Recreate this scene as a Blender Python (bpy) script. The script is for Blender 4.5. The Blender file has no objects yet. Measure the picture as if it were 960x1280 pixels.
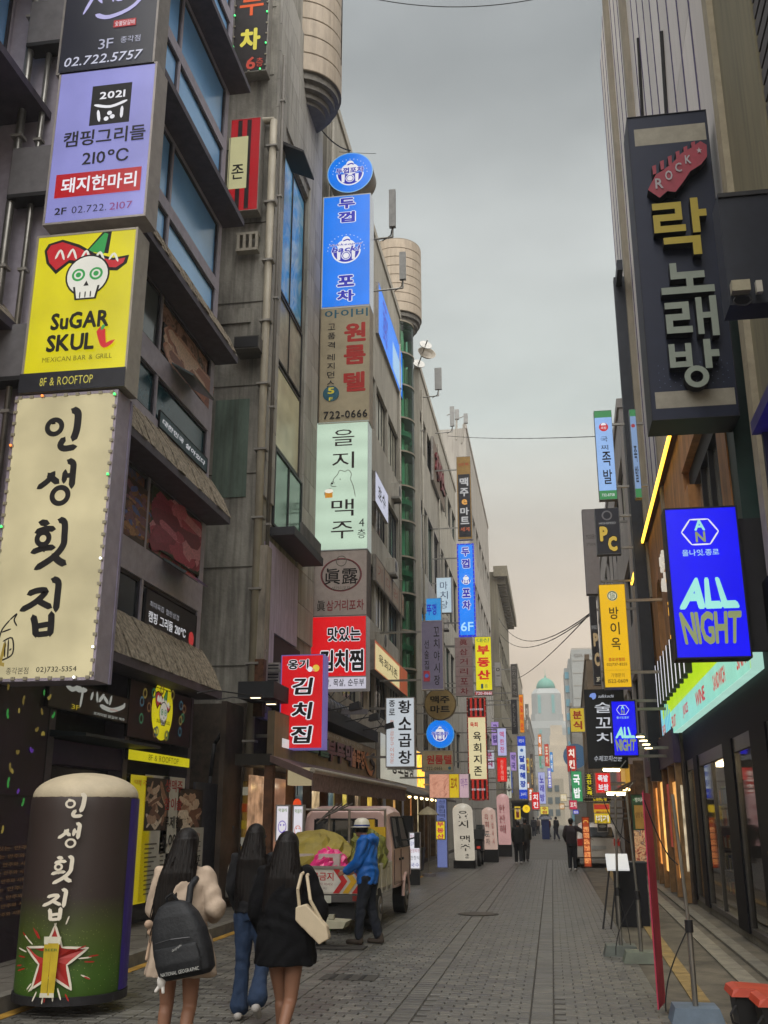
import bpy, bmesh, math, random
from mathutils import Vector, Matrix
random.seed(7)
S = bpy.context.scene
COL = S.collection
PI = math.pi
# ---------------------------------------------------------------- camera
F = 1250.0; VX, VY = 690.0, 1022.0; CH = 1.65
pitch = math.atan((VY-640)/F); yaw = math.atan((VX-480)/math.hypot(F, VY-640))
cam = bpy.data.objects.new('camera', bpy.data.cameras.new('camera')); COL.objects.link(cam)
cam.data.sensor_fit = 'VERTICAL'; cam.data.sensor_height = 24.0; cam.data.lens = F/1280*24.0
cam.data.clip_start = 0.1; cam.data.clip_end = 3000
cam.location = (0, 0, CH); cam.rotation_euler = (PI/2+pitch, 0, yaw)
S.camera = cam
fwv = Vector((-math.sin(yaw)*math.cos(pitch), math.cos(yaw)*math.cos(pitch), math.sin(pitch)))
rtv = Vector((math.cos(yaw), math.sin(yaw), 0)); upv = rtv.cross(fwv)
def ray(x, y): return fwv*F + rtv*(x-480) - upv*(y-640)
def atY(x, y, Y): r = ray(x, y); t = Y/r.y; return (r.x*t, r.z*t+CH)          # -> X, z
def atX(x, y, X): r = ray(x, y); t = X/r.x; return (r.y*t, r.z*t+CH)          # -> Y, z
def atG(x, y, z=0): r = ray(x, y); t = (z-CH)/r.z; return (r.x*t, r.y*t)
RA = math.radians(1.06)                                                       # the right-hand row of houses stands at this small angle
ca, sa = math.cos(RA), math.sin(RA)
def RR(x, y, z): return (x*ca+y*sa, -x*sa+y*ca, z)
def atRX(px, py, X):
    r = ray(px, py); lx = r.x*ca-r.y*sa; ly = r.x*sa+r.y*ca; t = X/lx; return (ly*t, r.z*t+CH)
# ---------------------------------------------------------------- colour, sky, sun
def s2l(c): return c/12.92 if c <= .04045 else ((c+.055)/1.055)**2.4
def hx(h, k=1.0):
    h = h.lstrip('#'); return tuple(min(1, s2l(int(h[i:i+2], 16)/255)*k) for i in (0, 2, 4))+(1,)
S.view_settings.view_transform = 'Standard'; S.view_settings.look = 'None'
S.view_settings.exposure = 1.9; S.view_settings.gamma = 1
W = bpy.data.worlds.new('World'); S.world = W; W.use_nodes = True
nt = W.node_tree; N = nt.nodes; L = nt.links
bg = N['Background']; bg.inputs['Strength'].default_value = 0.10
tc = N.new('ShaderNodeTexCoord'); sk = N.new('ShaderNodeTexSky'); sk.sky_type = 'NISHITA'; sk.sun_disc = False
SUN_EL, SUN_AZ = math.radians(62), math.radians(165); EXPO = 1.9
sk.sun_elevation = SUN_EL; sk.sun_rotation = SUN_AZ; sk.air_density = 1.5; sk.dust_density = 5
sep = N.new('ShaderNodeSeparateXYZ'); L.new(tc.outputs['Generated'], sep.inputs[0])
rmp = N.new('ShaderNodeValToRGB'); L.new(sep.outputs['Z'], rmp.inputs[0])
def ramp(r, stops):
    e = r.color_ramp.elements
    while len(e) < len(stops): e.new(0.5)
    for el, (p, c) in zip(e, stops): el.position = p; el.color = c
ramp(rmp, [(0.0, hx('b9a68e')), (.10, hx('bba892')), (.24, hx('aea598')), (.38, hx('a2a8a4')), (.52, hx('a3a7a5')), (.66, hx('878b8b')), (.8, hx('a0a4a5')), (1.0, hx('c4c8ca'))])
nz = N.new('ShaderNodeTexNoise'); nz.inputs['Scale'].default_value = 2.0; nz.inputs['Detail'].default_value = 6
mp = N.new('ShaderNodeMapping'); mp.inputs['Scale'].default_value = (1, 1, 2.2); mp.inputs['Location'].default_value = (.3, .2, .1)
L.new(tc.outputs['Generated'], mp.inputs[0]); L.new(mp.outputs[0], nz.inputs[0])
mr = N.new('ShaderNodeMapRange'); mr.inputs[1].default_value = .3; mr.inputs[2].default_value = .7; mr.inputs[3].default_value = .72; mr.inputs[4].default_value = 1.26
L.new(nz.outputs[0], mr.inputs[0])
# a brighter place in the cloud where the sun stands
sd = Vector((math.sin(SUN_AZ)*math.cos(SUN_EL), math.cos(SUN_AZ)*math.cos(SUN_EL), math.sin(SUN_EL)))
dt = N.new('ShaderNodeVectorMath'); dt.operation = 'DOT_PRODUCT'; dt.inputs[1].default_value = sd; L.new(tc.outputs['Generated'], dt.inputs[0])
mg = N.new('ShaderNodeMapRange'); mg.interpolation_type = 'SMOOTHSTEP'; mg.inputs[1].default_value = .93; mg.inputs[2].default_value = 1.0; mg.inputs[3].default_value = 1.0; mg.inputs[4].default_value = 1.45
L.new(dt.outputs['Value'], mg.inputs[0])
mm = N.new('ShaderNodeMath'); mm.operation = 'MULTIPLY'; L.new(mr.outputs[0], mm.inputs[0]); L.new(mg.outputs[0], mm.inputs[1])
m2 = N.new('ShaderNodeMath'); m2.operation = 'MULTIPLY'; m2.inputs[1].default_value = 15*.268; L.new(mm.outputs[0], m2.inputs[0])
vm = N.new('ShaderNodeVectorMath'); vm.operation = 'SCALE'; L.new(rmp.outputs[0], vm.inputs[0]); L.new(m2.outputs[0], vm.inputs['Scale'])
mx = N.new('ShaderNodeMix'); mx.data_type = 'RGBA'; mx.inputs[0].default_value = .98
L.new(sk.outputs[0], mx.inputs['A']); L.new(vm.outputs[0], mx.inputs['B']); L.new(mx.outputs['Result'], bg.inputs['Color'])
sl = bpy.data.lights.new('sun', 'SUN'); sl.energy = 1.5; sl.angle = math.radians(90); sl.color = (1, .97, .93)
so = bpy.data.objects.new('sun', sl); COL.objects.link(so); so.rotation_euler = sd.to_track_quat('Z', 'Y').to_euler()
try: S.cycles.max_bounces = 5; S.cycles.diffuse_bounces = 3; S.cycles.glossy_bounces = 2; S.cycles.transparent_max_bounces = 12; S.cycles.volume_bounces = 0; S.cycles.sample_clamp_indirect = 3
except Exception: pass
# ---------------------------------------------------------------- materials
MC = {}
def _new(name):
    m = bpy.data.materials.new(name); m.use_nodes = True; nt = m.node_tree
    b = nt.nodes['Principled BSDF']; return m, nt, b
def mat(h, rough=.7, metal=0.0, var=.12, scale=6.0, bump=0.0, spec=.4, name=None, streak=0.0, coat=0):
    key = ('m', h, rough, metal, var, scale, bump, spec, streak, coat)
    if key in MC: return MC[key]
    m, nt, b = _new(name or 'paint_'+h); c = hx(h)
    b.inputs['Roughness'].default_value = rough; b.inputs['Metallic'].default_value = metal
    b.inputs['Specular IOR Level'].default_value = spec; b.inputs['Coat Weight'].default_value = coat
    b.inputs['Base Color'].default_value = c
    if var or bump or streak:
        t = nt.nodes.new('ShaderNodeTexCoord'); n = nt.nodes.new('ShaderNodeTexNoise')
        n.inputs['Scale'].default_value = scale; n.inputs['Detail'].default_value = 6; n.inputs['Roughness'].default_value = .62
        mpn = nt.nodes.new('ShaderNodeMapping'); mpn.inputs['Scale'].default_value = (1, 1, .35 if streak else 1)
        g = nt.nodes.new('ShaderNodeNewGeometry')
        nt.links.new(g.outputs['Position'], mpn.inputs[0]); nt.links.new(mpn.outputs[0], n.inputs['Vector'])
        r = nt.nodes.new('ShaderNodeValToRGB')
        lo = tuple(x*(1-var*1.6) for x in c[:3])+(1,); hi = tuple(min(1, x*(1+var)) for x in c[:3])+(1,)
        ramp(r, [(.3, lo), (.68, hi)]); nt.links.new(n.outputs[0], r.inputs[0]); out = r.outputs[0]
        if streak:
            n2 = nt.nodes.new('ShaderNodeTexNoise'); n2.inputs['Scale'].default_value = 3.0; n2.inputs['Detail'].default_value = 5
            mp2 = nt.nodes.new('ShaderNodeMapping'); mp2.inputs['Scale'].default_value = (3, 3, .16)
            nt.links.new(g.outputs['Position'], mp2.inputs[0]); nt.links.new(mp2.outputs[0], n2.inputs['Vector'])
            r2 = nt.nodes.new('ShaderNodeMapRange'); r2.inputs[1].default_value = .45; r2.inputs[2].default_value = .75; r2.inputs[3].default_value = 0; r2.inputs[4].default_value = streak
            nt.links.new(n2.outputs[0], r2.inputs[0]); mi = nt.nodes.new('ShaderNodeMix'); mi.data_type = 'RGBA'
            nt.links.new(r2.outputs[0], mi.inputs[0]); nt.links.new(out, mi.inputs['A']); mi.inputs['B'].default_value = (.035, .032, .028, 1); out = mi.outputs['Result']
        nt.links.new(out, b.inputs['Base Color'])
        if bump:
            bn = nt.nodes.new('ShaderNodeBump'); bn.inputs['Strength'].default_value = bump; bn.inputs['Distance'].default_value = .02
            nb = nt.nodes.new('ShaderNodeTexNoise'); nb.inputs['Scale'].default_value = scale*6; nb.inputs['Detail'].default_value = 5
            nt.links.new(g.outputs['Position'], nb.inputs['Vector'])
            nt.links.new(nb.outputs[0], bn.inputs['Height']); nt.links.new(bn.outputs[0], b.inputs['Normal'])
    MC[key] = m; return m
def em(h, k=1.0, var=0.07, scale=2.0, tubes=0.0, gloss=.35):
    key = ('e', h, k, var, scale, tubes)
    if key in MC: return MC[key]
    m, nt, b = _new('lit_'+h); c = hx(h); k = k*.268
    b.inputs['Base Color'].default_value = tuple(x*.12+.004 for x in c[:3])+(1,); b.inputs['Roughness'].default_value = gloss
    b.inputs['Emission Color'].default_value = c; b.inputs['Emission Strength'].default_value = k
    if var or tubes:
        t = nt.nodes.new('ShaderNodeTexCoord'); n = nt.nodes.new('ShaderNodeTexNoise'); n.inputs['Scale'].default_value = scale; n.inputs['Detail'].default_value = 4
        nt.links.new(t.outputs['Object'], n.inputs['Vector'])
        r = nt.nodes.new('ShaderNodeMapRange'); r.inputs[1].default_value = .3; r.inputs[2].default_value = .7; r.inputs[3].default_value = k*(1-var); r.inputs[4].default_value = k*(1+var)
        nt.links.new(n.outputs[0], r.inputs[0]); o = r.outputs[0]
        if tubes:
            w = nt.nodes.new('ShaderNodeTexWave'); w.bands_direction = 'Z'; w.inputs['Scale'].default_value = .55; w.inputs['Distortion'].default_value = .3
            nt.links.new(t.outputs['Object'], w.inputs['Vector'])
            r2 = nt.nodes.new('ShaderNodeMapRange'); r2.inputs[3].default_value = 1-tubes; r2.inputs[4].default_value = 1+tubes; nt.links.new(w.outputs['Fac'], r2.inputs[0])
            q = nt.nodes.new('ShaderNodeMath'); q.operation = 'MULTIPLY'; nt.links.new(o, q.inputs[0]); nt.links.new(r2.outputs[0], q.inputs[1]); o = q.outputs[0]
        nt.links.new(o, b.inputs['Emission Strength'])
    MC[key] = m; return m
def photo(name, cols, scale=3.0, emit=0.0, dist=2.0, rough=.5):
    key = ('p', name)
    if key in MC: return MC[key]
    m, nt, b = _new(name); t = nt.nodes.new('ShaderNodeTexCoord'); n = nt.nodes.new('ShaderNodeTexNoise')
    n.inputs['Scale'].default_value = scale; n.inputs['Detail'].default_value = 5; n.inputs['Distortion'].default_value = dist
    nt.links.new(t.outputs['Object'], n.inputs['Vector']); r = nt.nodes.new('ShaderNodeValToRGB')
    k = len(cols); ramp(r, [(.28+.44*i/(k-1), hx(c)) for i, c in enumerate(cols)]); nt.links.new(n.outputs[0], r.inputs[0])
    nt.links.new(r.outputs[0], b.inputs['Base Color']); b.inputs['Roughness'].default_value = rough
    if emit: nt.links.new(r.outputs[0], b.inputs['Emission Color']); b.inputs['Emission Strength'].default_value = emit
    MC[key] = m; return m
def glass(h='8fa0a0', tint=.75, rough=.04):
    key = ('g', h, tint)
    if key in MC: return MC[key]
    m = bpy.data.materials.new('glass_'+h); m.use_nodes = True; nt = m.node_tree; nt.nodes.clear()
    o = nt.nodes.new('ShaderNodeOutputMaterial'); tr = nt.nodes.new('ShaderNodeBsdfTransparent'); gl = nt.nodes.new('ShaderNodeBsdfGlossy')
    c = hx(h); tr.inputs[0].default_value = tuple(x*tint for x in c[:3])+(1,); gl.inputs['Roughness'].default_value = rough; gl.inputs[0].default_value = (.9, .9, .9, 1)
    f = nt.nodes.new('ShaderNodeFresnel'); f.inputs[0].default_value = 1.28; mi = nt.nodes.new('ShaderNodeMixShader')
    nt.links.new(f.outputs[0], mi.inputs[0]); nt.links.new(tr.outputs[0], mi.inputs[1]); nt.links.new(gl.outputs[0], mi.inputs[2]); nt.links.new(mi.outputs[0], o.inputs[0])
    MC[key] = m; return m
BLACK = mat('1b1a1d', .6, var=.1); DARK = mat('2c2b30', .6, var=.15); STEEL = mat('8d8b86', .35, .8, var=.15); ALU = mat('96928c', .45, .35, var=.15)
GREY = mat('77747a', .6, var=.12); DGLASS = mat('1c2226', .12, 0, var=.3, scale=.7, spec=.7); RUST = mat('5d3c28', .85, var=.4, scale=9)
CONC = mat('96938a', .85, var=.3, scale=2.3, bump=.5, streak=.6); STONE = mat('a9a69f', .75, var=.13, scale=1.1, bump=.12, streak=.45)
# ---------------------------------------------------------------- mesh helpers
MW = {}
class MB:
    def __init__(s, T=None): s.v = []; s.f = []; s.T = T
    def add(s, vs, fs):
        n = len(s.v)
        if s.T: vs = [s.T(*p) for p in vs]
        s.v += [tuple(p) for p in vs]; s.f += [tuple(i+n for i in f) for f in fs]; return s
    def box(s, x0, x1, y0, y1, z0, z1):
        return s.add([(x0,y0,z0),(x1,y0,z0),(x1,y1,z0),(x0,y1,z0),(x0,y0,z1),(x1,y0,z1),(x1,y1,z1),(x0,y1,z1)],
                     [(0,3,2,1),(4,5,6,7),(0,1,5,4),(1,2,6,5),(2,3,7,6),(3,0,4,7)])
    def poly(s, pts): return s.add(pts, [tuple(range(len(pts)))])
    def prism(s, pts, d):
        n = len(pts); d = Vector(d); b = [Vector(p)+d for p in pts]
        return s.add([tuple(p) for p in pts]+[tuple(p) for p in b], [tuple(range(n))[::-1], tuple(range(n, 2*n))]+[(i, (i+1) % n, n+(i+1) % n, n+i) for i in range(n)])
    def cyl(s, a, b, r0, r1=None, n=10, caps=True):
        r1 = r0 if r1 is None else r1; a = Vector(a); b = Vector(b); d = (b-a)
        if d.length < 1e-6: return s
        q = d.to_track_quat('Z', 'Y'); vs = []
        for c, r in ((a, r0), (b, r1)):
            for i in range(n):
                t = 2*PI*i/n; vs.append(tuple(c+q@Vector((r*math.cos(t), r*math.sin(t), 0))))
        fs = [(i, (i+1) % n, n+(i+1) % n, n+i) for i in range(n)]
        if caps: fs += [tuple(range(n))[::-1], tuple(range(n, 2*n))]
        return s.add(vs, fs)
    def tube(s, pts, r, n=8):
        for a, b in zip(pts[:-1], pts[1:]): s.cyl(a, b, r, r, n)
        return s
    def sph(s, c, rx, ry=None, rz=None, n=12, m=8):
        ry = rx if ry is None else ry; rz = rx if rz is None else rz; vs = [(c[0], c[1], c[2]-rz)]; fs = []
        for j in range(1, m):
            p = -PI/2+PI*j/m
            for i in range(n): t = 2*PI*i/n; vs.append((c[0]+rx*math.cos(p)*math.cos(t), c[1]+ry*math.cos(p)*math.sin(t), c[2]+rz*math.sin(p)))
        vs.append((c[0], c[1], c[2]+rz)); k = len(vs)-1
        for i in range(n):
            fs.append((0, 1+(i+1) % n, 1+i)); fs.append((k, k-n+i, k-n+(i+1) % n))
            for j in range(m-2): a = 1+j*n; fs.append((a+i, a+(i+1) % n, a+n+(i+1) % n, a+n+i))
        return s.add(vs, fs)
    def loft(s, rings, caps=True):
        n = len(rings[0]); vs = [p for r in rings for p in r]; fs = []
        for j in range(len(rings)-1):
            for i in range(n): fs.append((j*n+i, j*n+(i+1) % n, (j+1)*n+(i+1) % n, (j+1)*n+i))
        if caps: fs += [tuple(range(n))[::-1], tuple(range((len(rings)-1)*n, len(rings)*n))]
        return s.add(vs, fs)
    def lathe(s, c, prof, n=24, a0=0, a1=2*PI):
        rings = [[(c[0]+r*math.cos(2*PI*i/n), c[1]+r*math.sin(2*PI*i/n), c[2]+z) for i in range(n)] for r, z in prof]
        return s.loft(rings)
    def mesh(s, name, m, smooth=False):
        me = bpy.data.meshes.new(name); me.from_pydata(s.v, [], s.f)
        if m: me.materials.append(m)
        if smooth: me.polygons.foreach_set('use_smooth', [True]*len(me.polygons))
        me.update(); return me
    def build(s, name, m, parent=None, world=False, smooth=False, kind=None, label=None, fix=True):
        if world and parent is not None:
            inv = MW[parent.name].inverted(); s.v = [tuple(inv@Vector(p)) for p in s.v]
        me = s.mesh(name, m, smooth)
        if fix:
            bm = bmesh.new(); bm.from_mesh(me); bmesh.ops.recalc_face_normals(bm, faces=bm.faces); bm.to_mesh(me); bm.free()
        return obj(name, me, parent, kind, label)
def obj(name, me, parent=None, kind=None, label=None):
    o = bpy.data.objects.new(name, me); COL.objects.link(o)
    if parent is not None: o.parent = parent
    MW[o.name] = MW[parent.name].copy() if parent is not None else Matrix()
    if kind: o['kind'] = kind
    if label: o['label'] = label
    return o
def thing(name, label, cat, loc=(0, 0, 0), rz=0.0, group=None, scale=1.0):
    o = bpy.data.objects.new(name, None); COL.objects.link(o); o.empty_display_size = .2
    o.location = loc; o.rotation_euler = (0, 0, rz); o.scale = (scale,)*3; o['label'] = label; o['category'] = cat
    if group: o['group'] = group
    MW[o.name] = Matrix.Translation(loc)@Matrix.Rotation(rz, 4, 'Z')@Matrix.Scale(scale, 4); return o
def inst(me, name, parent, loc, rz=0.0, scale=None):
    o = bpy.data.objects.new(name, me); COL.objects.link(o); o.parent = parent; o.location = loc; o.rotation_euler = (0, 0, rz)
    if scale: o.scale = scale
    MW[o.name] = MW[parent.name]@Matrix.Translation(loc)@Matrix.Rotation(rz, 4, 'Z'); return o
def tag(o, label, cat, group=None):
    o['label'] = label; o['category'] = cat
    if group: o['group'] = group
    return o
# ---------------------------------------------------------------- lettering
TC = {}
FCV = bpy.data.curves.new('t', 'FONT'); FCV.resolution_u = 2; FOB = bpy.data.objects.new('t', FCV); CH_ = {}
def char(c):
    if c not in CH_:
        FCV.body = c; me = FOB.to_mesh(); CH_[c] = ([(v.co.x, v.co.y) for v in me.vertices], [tuple(p.vertices) for p in me.polygons]); FOB.to_mesh_clear()
    return CH_[c]
def glyphs(body, shear=0.0):
    k = (body, shear)
    if k not in TC:
        vs = []; fs = []; cur = 0.0
        for c in body:
            if c == ' ' or not char(c)[0]: cur += .35; continue
            cv, cf = char(c); n = len(vs); x0 = min(a for a, b in cv); x1 = max(a for a, b in cv)
            if ord(c) > 0x1100: vs += [(a+cur, b) for a, b in cv]; cur += max(.9, x1+.06)
            else: vs += [(a-x0+cur+.03, b) for a, b in cv]; cur += x1-x0+.1
            fs += [tuple(i+n for i in f) for f in cf]
        vs = [(a+shear*b, b) for a, b in vs]
        if not vs: vs = [(0, 0), (1, 0), (1, 1)]
        xs = [a for a, b in vs]; ys = [b for a, b in vs]
        TC[k] = (vs, fs, min(xs), max(xs), min(ys), max(ys))
    return TC[k]
class Sign:
    """A box sign. Local x runs right, z up, the face looks to -y. u, v are 0..1 from the top left corner."""
    def __init__(s, name, label, cat, loc, rz, w, h, d, face, case, group=None, margin=.025, root=None, lip=.012, wrap=None):
        s.root = root or thing(name, label, cat, loc, rz, group); s.w = w; s.h = h; s.d = d; s.k = 0; s.ls = {}; s.y = -.006; s.wrap = wrap
        if case: MB().box(0, w, 0, d, 0, h).build('case', case, s.root)
        if face:
            m = margin; MB().box(m, w-m, -.006, .004, m, h-m).build('face', face, s.root)
            if lip:
                f = MB(); f.box(0, w, -lip, -.0005, 0, m*.95).box(0, w, -lip, -.0005, h-m*.95, h).box(0, m*.95, -lip, -.0005, m, h-m).box(w-m*.95, w, -lip, -.0005, m, h-m)
                f.build('frame', case, s.root)
    def _mb(s, m, name='lettering'):
        return s.ls.setdefault((name, m), MB())
    def raw(s, pts, fs, m, ext=0.0, name='lettering'):
        s.k += getattr(s, 'step', 1); y = s.y-.0012*s.k
        if getattr(s, 'warp', None):
            v0, v1, k0, k1 = s.warp; f_ = lambda z: k0+(k1-k0)*max(0, min(1, ((1-z/s.h)-v0)/(v1-v0))); pts = [((x-.5*s.w)*f_(z)+.5*s.w, z) for x, z in pts]
        b = s._mb(m, name)
        if ext:
            n = len(pts); b.add([(x, y-ext, z) for x, z in pts], fs)
            cnt = {}
            for f in fs:
                for a, c in zip(f, f[1:]+f[:1]): cnt[(a, c)] = 1
            side = [(a, c) for (a, c) in cnt if (c, a) not in cnt]; sb = s._mb(s.sidemat, 'letter_side') if getattr(s, 'sidemat', None) else b
            vs = [(x, y-ext, z) for x, z in pts]+[(x, y+.004, z) for x, z in pts]; sb.add(vs, [(a, c, c+n, a+n) for a, c in side])
        elif s.wrap:
            R, cx = s.wrap; b.add([s._wrap(x, z, R, cx) for x, z in pts], fs)
        else: b.add([(x, y, z) for x, z in pts], fs)
    def _wrap(s, x, z, R, cx):
        a = (x-cx)/R; r = R+.004+.0012*s.k; return (cx+r*math.sin(a), R-r*math.cos(a), z)
    def text(s, body, u, v, w, h, m, bold=0.0, shear=0.0, out=None, ob=.05, ext=0.0, name='lettering'):
        """fit the words into a w x h box (fractions of the sign) centred on u, v"""
        vs, fs, x0, x1, y0, y1 = glyphs(body, shear); x0 -= bold; x1 += bold; y0 -= bold; y1 += bold; W_ = w*s.w; H_ = h*s.h
        sx = W_/max(x1-x0, 1e-4); sz = H_/max(y1-y0, 1e-4); cx = u*s.w; cz = (1-v)*s.h; mx_, my_ = (x0+x1)/2, (y0+y1)/2
        def fat(r, m_, nm, e):
            offs = [(0, 0)]
            if r > 0:
                n = 4 if r < .03 else 8
                offs += [(r*math.cos(2*PI*(i+.5)/n), r*math.sin(2*PI*(i+.5)/n)) for i in range(n)]
                if r > .065: offs += [(r*.5*math.cos(2*PI*i/6), r*.5*math.sin(2*PI*i/6)) for i in range(6)]
            kk = s.k
            for j, (dx, dy) in enumerate(offs):
                s.k = kk+(len(offs)-1-j)/len(offs)*.8; s.raw([(cx+(a+dx-mx_)*sx, cz+(b_+dy-my_)*sz) for a, b_ in vs], fs, m_, e if j == 0 or e == 0 else e-.0004*j, nm)
            s.k = kk+1
        if out: fat(bold+ob*.75, out, 'outline', 0)
        fat(bold*.8, m, name, ext)
        return s
    def vtext(s, body, u, v0, v1, w, m, fill=.82, **k):
        n = len(body); st = (v1-v0)/n
        for i, c in enumerate(body):
            if c != ' ': s.text(c, u, v0+st*(i+.5), w, st*fill, m, **k)
        return s
    def rect(s, u0, v0, u1, v1, m, ext=0.0, name='lettering'):
        p = [(u0*s.w, (1-v1)*s.h), (u1*s.w, (1-v1)*s.h), (u1*s.w, (1-v0)*s.h), (u0*s.w, (1-v0)*s.h)]
        s.raw(p, [(0, 1, 2, 3)], m, ext, name); return s
    def shape(s, pts, m, ext=0.0, name='emblem'):
        p = [(u*s.w, (1-v)*s.h) for u, v in pts]; s.raw(p, [tuple(range(len(p)))], m, ext, name); return s
    def disc(s, u, v, r, m, n=28, ry=None, ring=None, a0=0, a1=2*PI, ext=0.0, name='emblem'):
        """r in fractions of the width; ring = inner radius / outer radius"""
        R = r*s.w; RY = (ry if ry else r)*s.w; cx = u*s.w; cz = (1-v)*s.h; full = abs(a1-a0-2*PI) < 1e-6
        an = [a0+(a1-a0)*i/(n if full else n-1) for i in range(n)]
        o = [(cx+R*math.cos(a), cz+RY*math.sin(a)) for a in an]
        if ring:
            i_ = [(cx+R*ring*math.cos(a), cz+RY*ring*math.sin(a)) for a in an]; lim = n if full else n-1
            s.raw(o+i_, [(j, (j+1) % n, n+(j+1) % n, n+j) for j in range(lim)], m, ext, name)
        else: s.raw(o, [tuple(range(n))], m, ext, name)
        return s
    def stroke(s, pts, wd, m, name='lettering', taper=None, ext=0.0):
        """brush stroke through the points; wd in fractions of the width"""
        P = [Vector((u*s.w, (1-v)*s.h)) for u, v in pts]; n = len(P); w = wd*s.w/2; lt = []; rt = []
        Q = []
        for i in range(n-1):                                   # smooth the path
            p0 = P[max(i-1, 0)]; p1 = P[i]; p2 = P[i+1]; p3 = P[min(i+2, n-1)]
            for k in range(4):
                t = k/4; Q.append(.5*((2*p1)+(-p0+p2)*t+(2*p0-5*p1+4*p2-p3)*t*t+(-p0+3*p1-3*p2+p3)*t**3))
        Q.append(P[-1]); n = len(Q)
        for i in range(n):
            d = (Q[min(i+1, n-1)]-Q[max(i-1, 0)]); d.normalize(); nn = Vector((-d.y, d.x)); t = i/(n-1)
            k = 1.0 if not taper else taper[0]+(taper[1]-taper[0])*t
            if i in (0, n-1): k *= .55
            lt.append(Q[i]+nn*w*k); rt.append(Q[i]-nn*w*k)
        cap0 = Q[0]-(Q[1]-Q[0]).normalized()*w*.6; cap1 = Q[-1]+(Q[-1]-Q[-2]).normalized()*w*.6
        pts2 = [tuple(p) for p in lt+rt]+[tuple(cap0), tuple(cap1)]
        fs = [(i, i+1, n+i+1, n+i) for i in range(n-1)]+[(0, n, 2*n), (n-1, 2*n+1, 2*n-1)]
        s.raw(pts2, fs, m, ext, name); return s
    def finish(s):
        for (name, m), b in s.ls.items():
            if s.wrap:
                me = b.mesh(name, m); bm = bmesh.new(); bm.from_mesh(me); bm.to_mesh(me); bm.free(); obj(name, me, s.root)
            else: b.build(name, m, s.root, fix=False)
        return s.root
def psign(name, label, tl, br, d, face, case=ALU, Y=10.0, cat='sign', group=None, arm=None, arms=(.15, .85), **k):
    """a sign that stands out from the wall at a right angle: tl and br are where its corners are seen"""
    x0, z1 = atY(*tl, Y); x1, z0 = atY(*br, Y); s = Sign(name, label, cat, (x0, Y, z0), 0, x1-x0, z1-z0, d, face, case, group, **k)
    if arm is not None:
        for f in arms:
            z = (z1-z0)*f; a = arm-x0
            MB().box(min(a, 0 if a < 0 else x1-x0), max(a, 0 if a < 0 else x1-x0), d*.4, d*.4+.06, z-.03, z+.03).build('bracket', STEEL, s.root)
    return s
def fsign(name, label, X, tl, br, d, face, case=ALU, cat='sign', group=None, right=False, **k):
    if right:
        ya, z1 = atRX(*tl, X); yb, z0 = atRX(*br, X); x_, y_, _ = RR(X, ya, 0)
        return Sign(name, label, cat, (x_, y_, z0), -PI/2-RA, ya-yb, z1-z0, d, face, case, group, **k)
    ya, z1 = atX(*tl, X); yb, z0 = atX(*br, X)
    return Sign(name, label, cat, (X, ya, z0), PI/2, yb-ya, z1-z0, d, face, case, group, **k)
# ================================================================ ground
g = MB(); g.add([(-250, -60, -.03), (250, -60, -.03), (250, 520, -.03), (-250, 520, -.03)], [(0, 1, 2, 3)]); g.build('ground', mat('5b564f', .9, var=.2, scale=.4), kind='structure')
def paving_mat():
    m, nt, b = _new('street_paving'); t = nt.nodes.new('ShaderNodeNewGeometry'); br = nt.nodes.new('ShaderNodeTexBrick')
    mp = nt.nodes.new('ShaderNodeMapping'); mp.inputs['Scale'].default_value = (1, 1, 1); nt.links.new(t.outputs['Position'], mp.inputs[0]); nt.links.new(mp.outputs[0], br.inputs['Vector'])
    br.inputs['Scale'].default_value = 1; br.inputs['Brick Width'].default_value = .2; br.inputs['Row Height'].default_value = .13; br.inputs['Mortar Size'].default_value = .006
    br.inputs['Color1'].default_value = hx('57524a'); br.inputs['Color2'].default_value = hx('4e4a42'); br.inputs['Mortar'].default_value = hx('2b2925')
    n = nt.nodes.new('ShaderNodeTexNoise'); n.inputs['Scale'].default_value = .7; n.inputs['Detail'].default_value = 6; nt.links.new(t.outputs['Position'], n.inputs['Vector'])
    r = nt.nodes.new('ShaderNodeMapRange'); r.inputs[1].default_value = .3; r.inputs[2].default_value = .7; r.inputs[3].default_value = .75; r.inputs[4].default_value = 1.15; nt.links.new(n.outputs[0], r.inputs[0])
    v = nt.nodes.new('ShaderNodeVectorMath'); v.operation = 'SCALE'; nt.links.new(br.outputs[0], v.inputs[0]); nt.links.new(r.outputs[0], v.inputs['Scale']); nt.links.new(v.outputs[0], b.inputs['Base Color'])
    r3 = nt.nodes.new('ShaderNodeMapRange'); r3.inputs[3].default_value = .38; r3.inputs[4].default_value = .7; nt.links.new(n.outputs[0], r3.inputs[0]); nt.links.new(r3.outputs[0], b.inputs['Roughness'])
    return m
YF = 44.0
st = MB(); st.add([(-4.9, -20, -.014), (1.0, -20, -.014), (1.0, YF, -.014), (-4.9, YF, -.014)], [(0, 1, 2, 3)])
street = st.build('street', mat('403d38', .9, var=.2), kind='structure')
fs_ = MB(); fs_.add([(-4.9, YF, 0), (5, YF, 0), (5, 230, 0), (-4.9, 230, 0)], [(0, 1, 2, 3)]); fs_.build('far_street', paving_mat(), kind='structure')
PV = [mat('5c5a54', .45, var=.14, scale=4, bump=.25, spec=.45), mat('52504b', .45, var=.14, scale=4, bump=.25, spec=.45), mat('64615a', .5, var=.14, scale=4, bump=.25, spec=.45), mat('4b4946', .4, var=.16, scale=4, bump=.25, spec=.5)]
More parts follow.
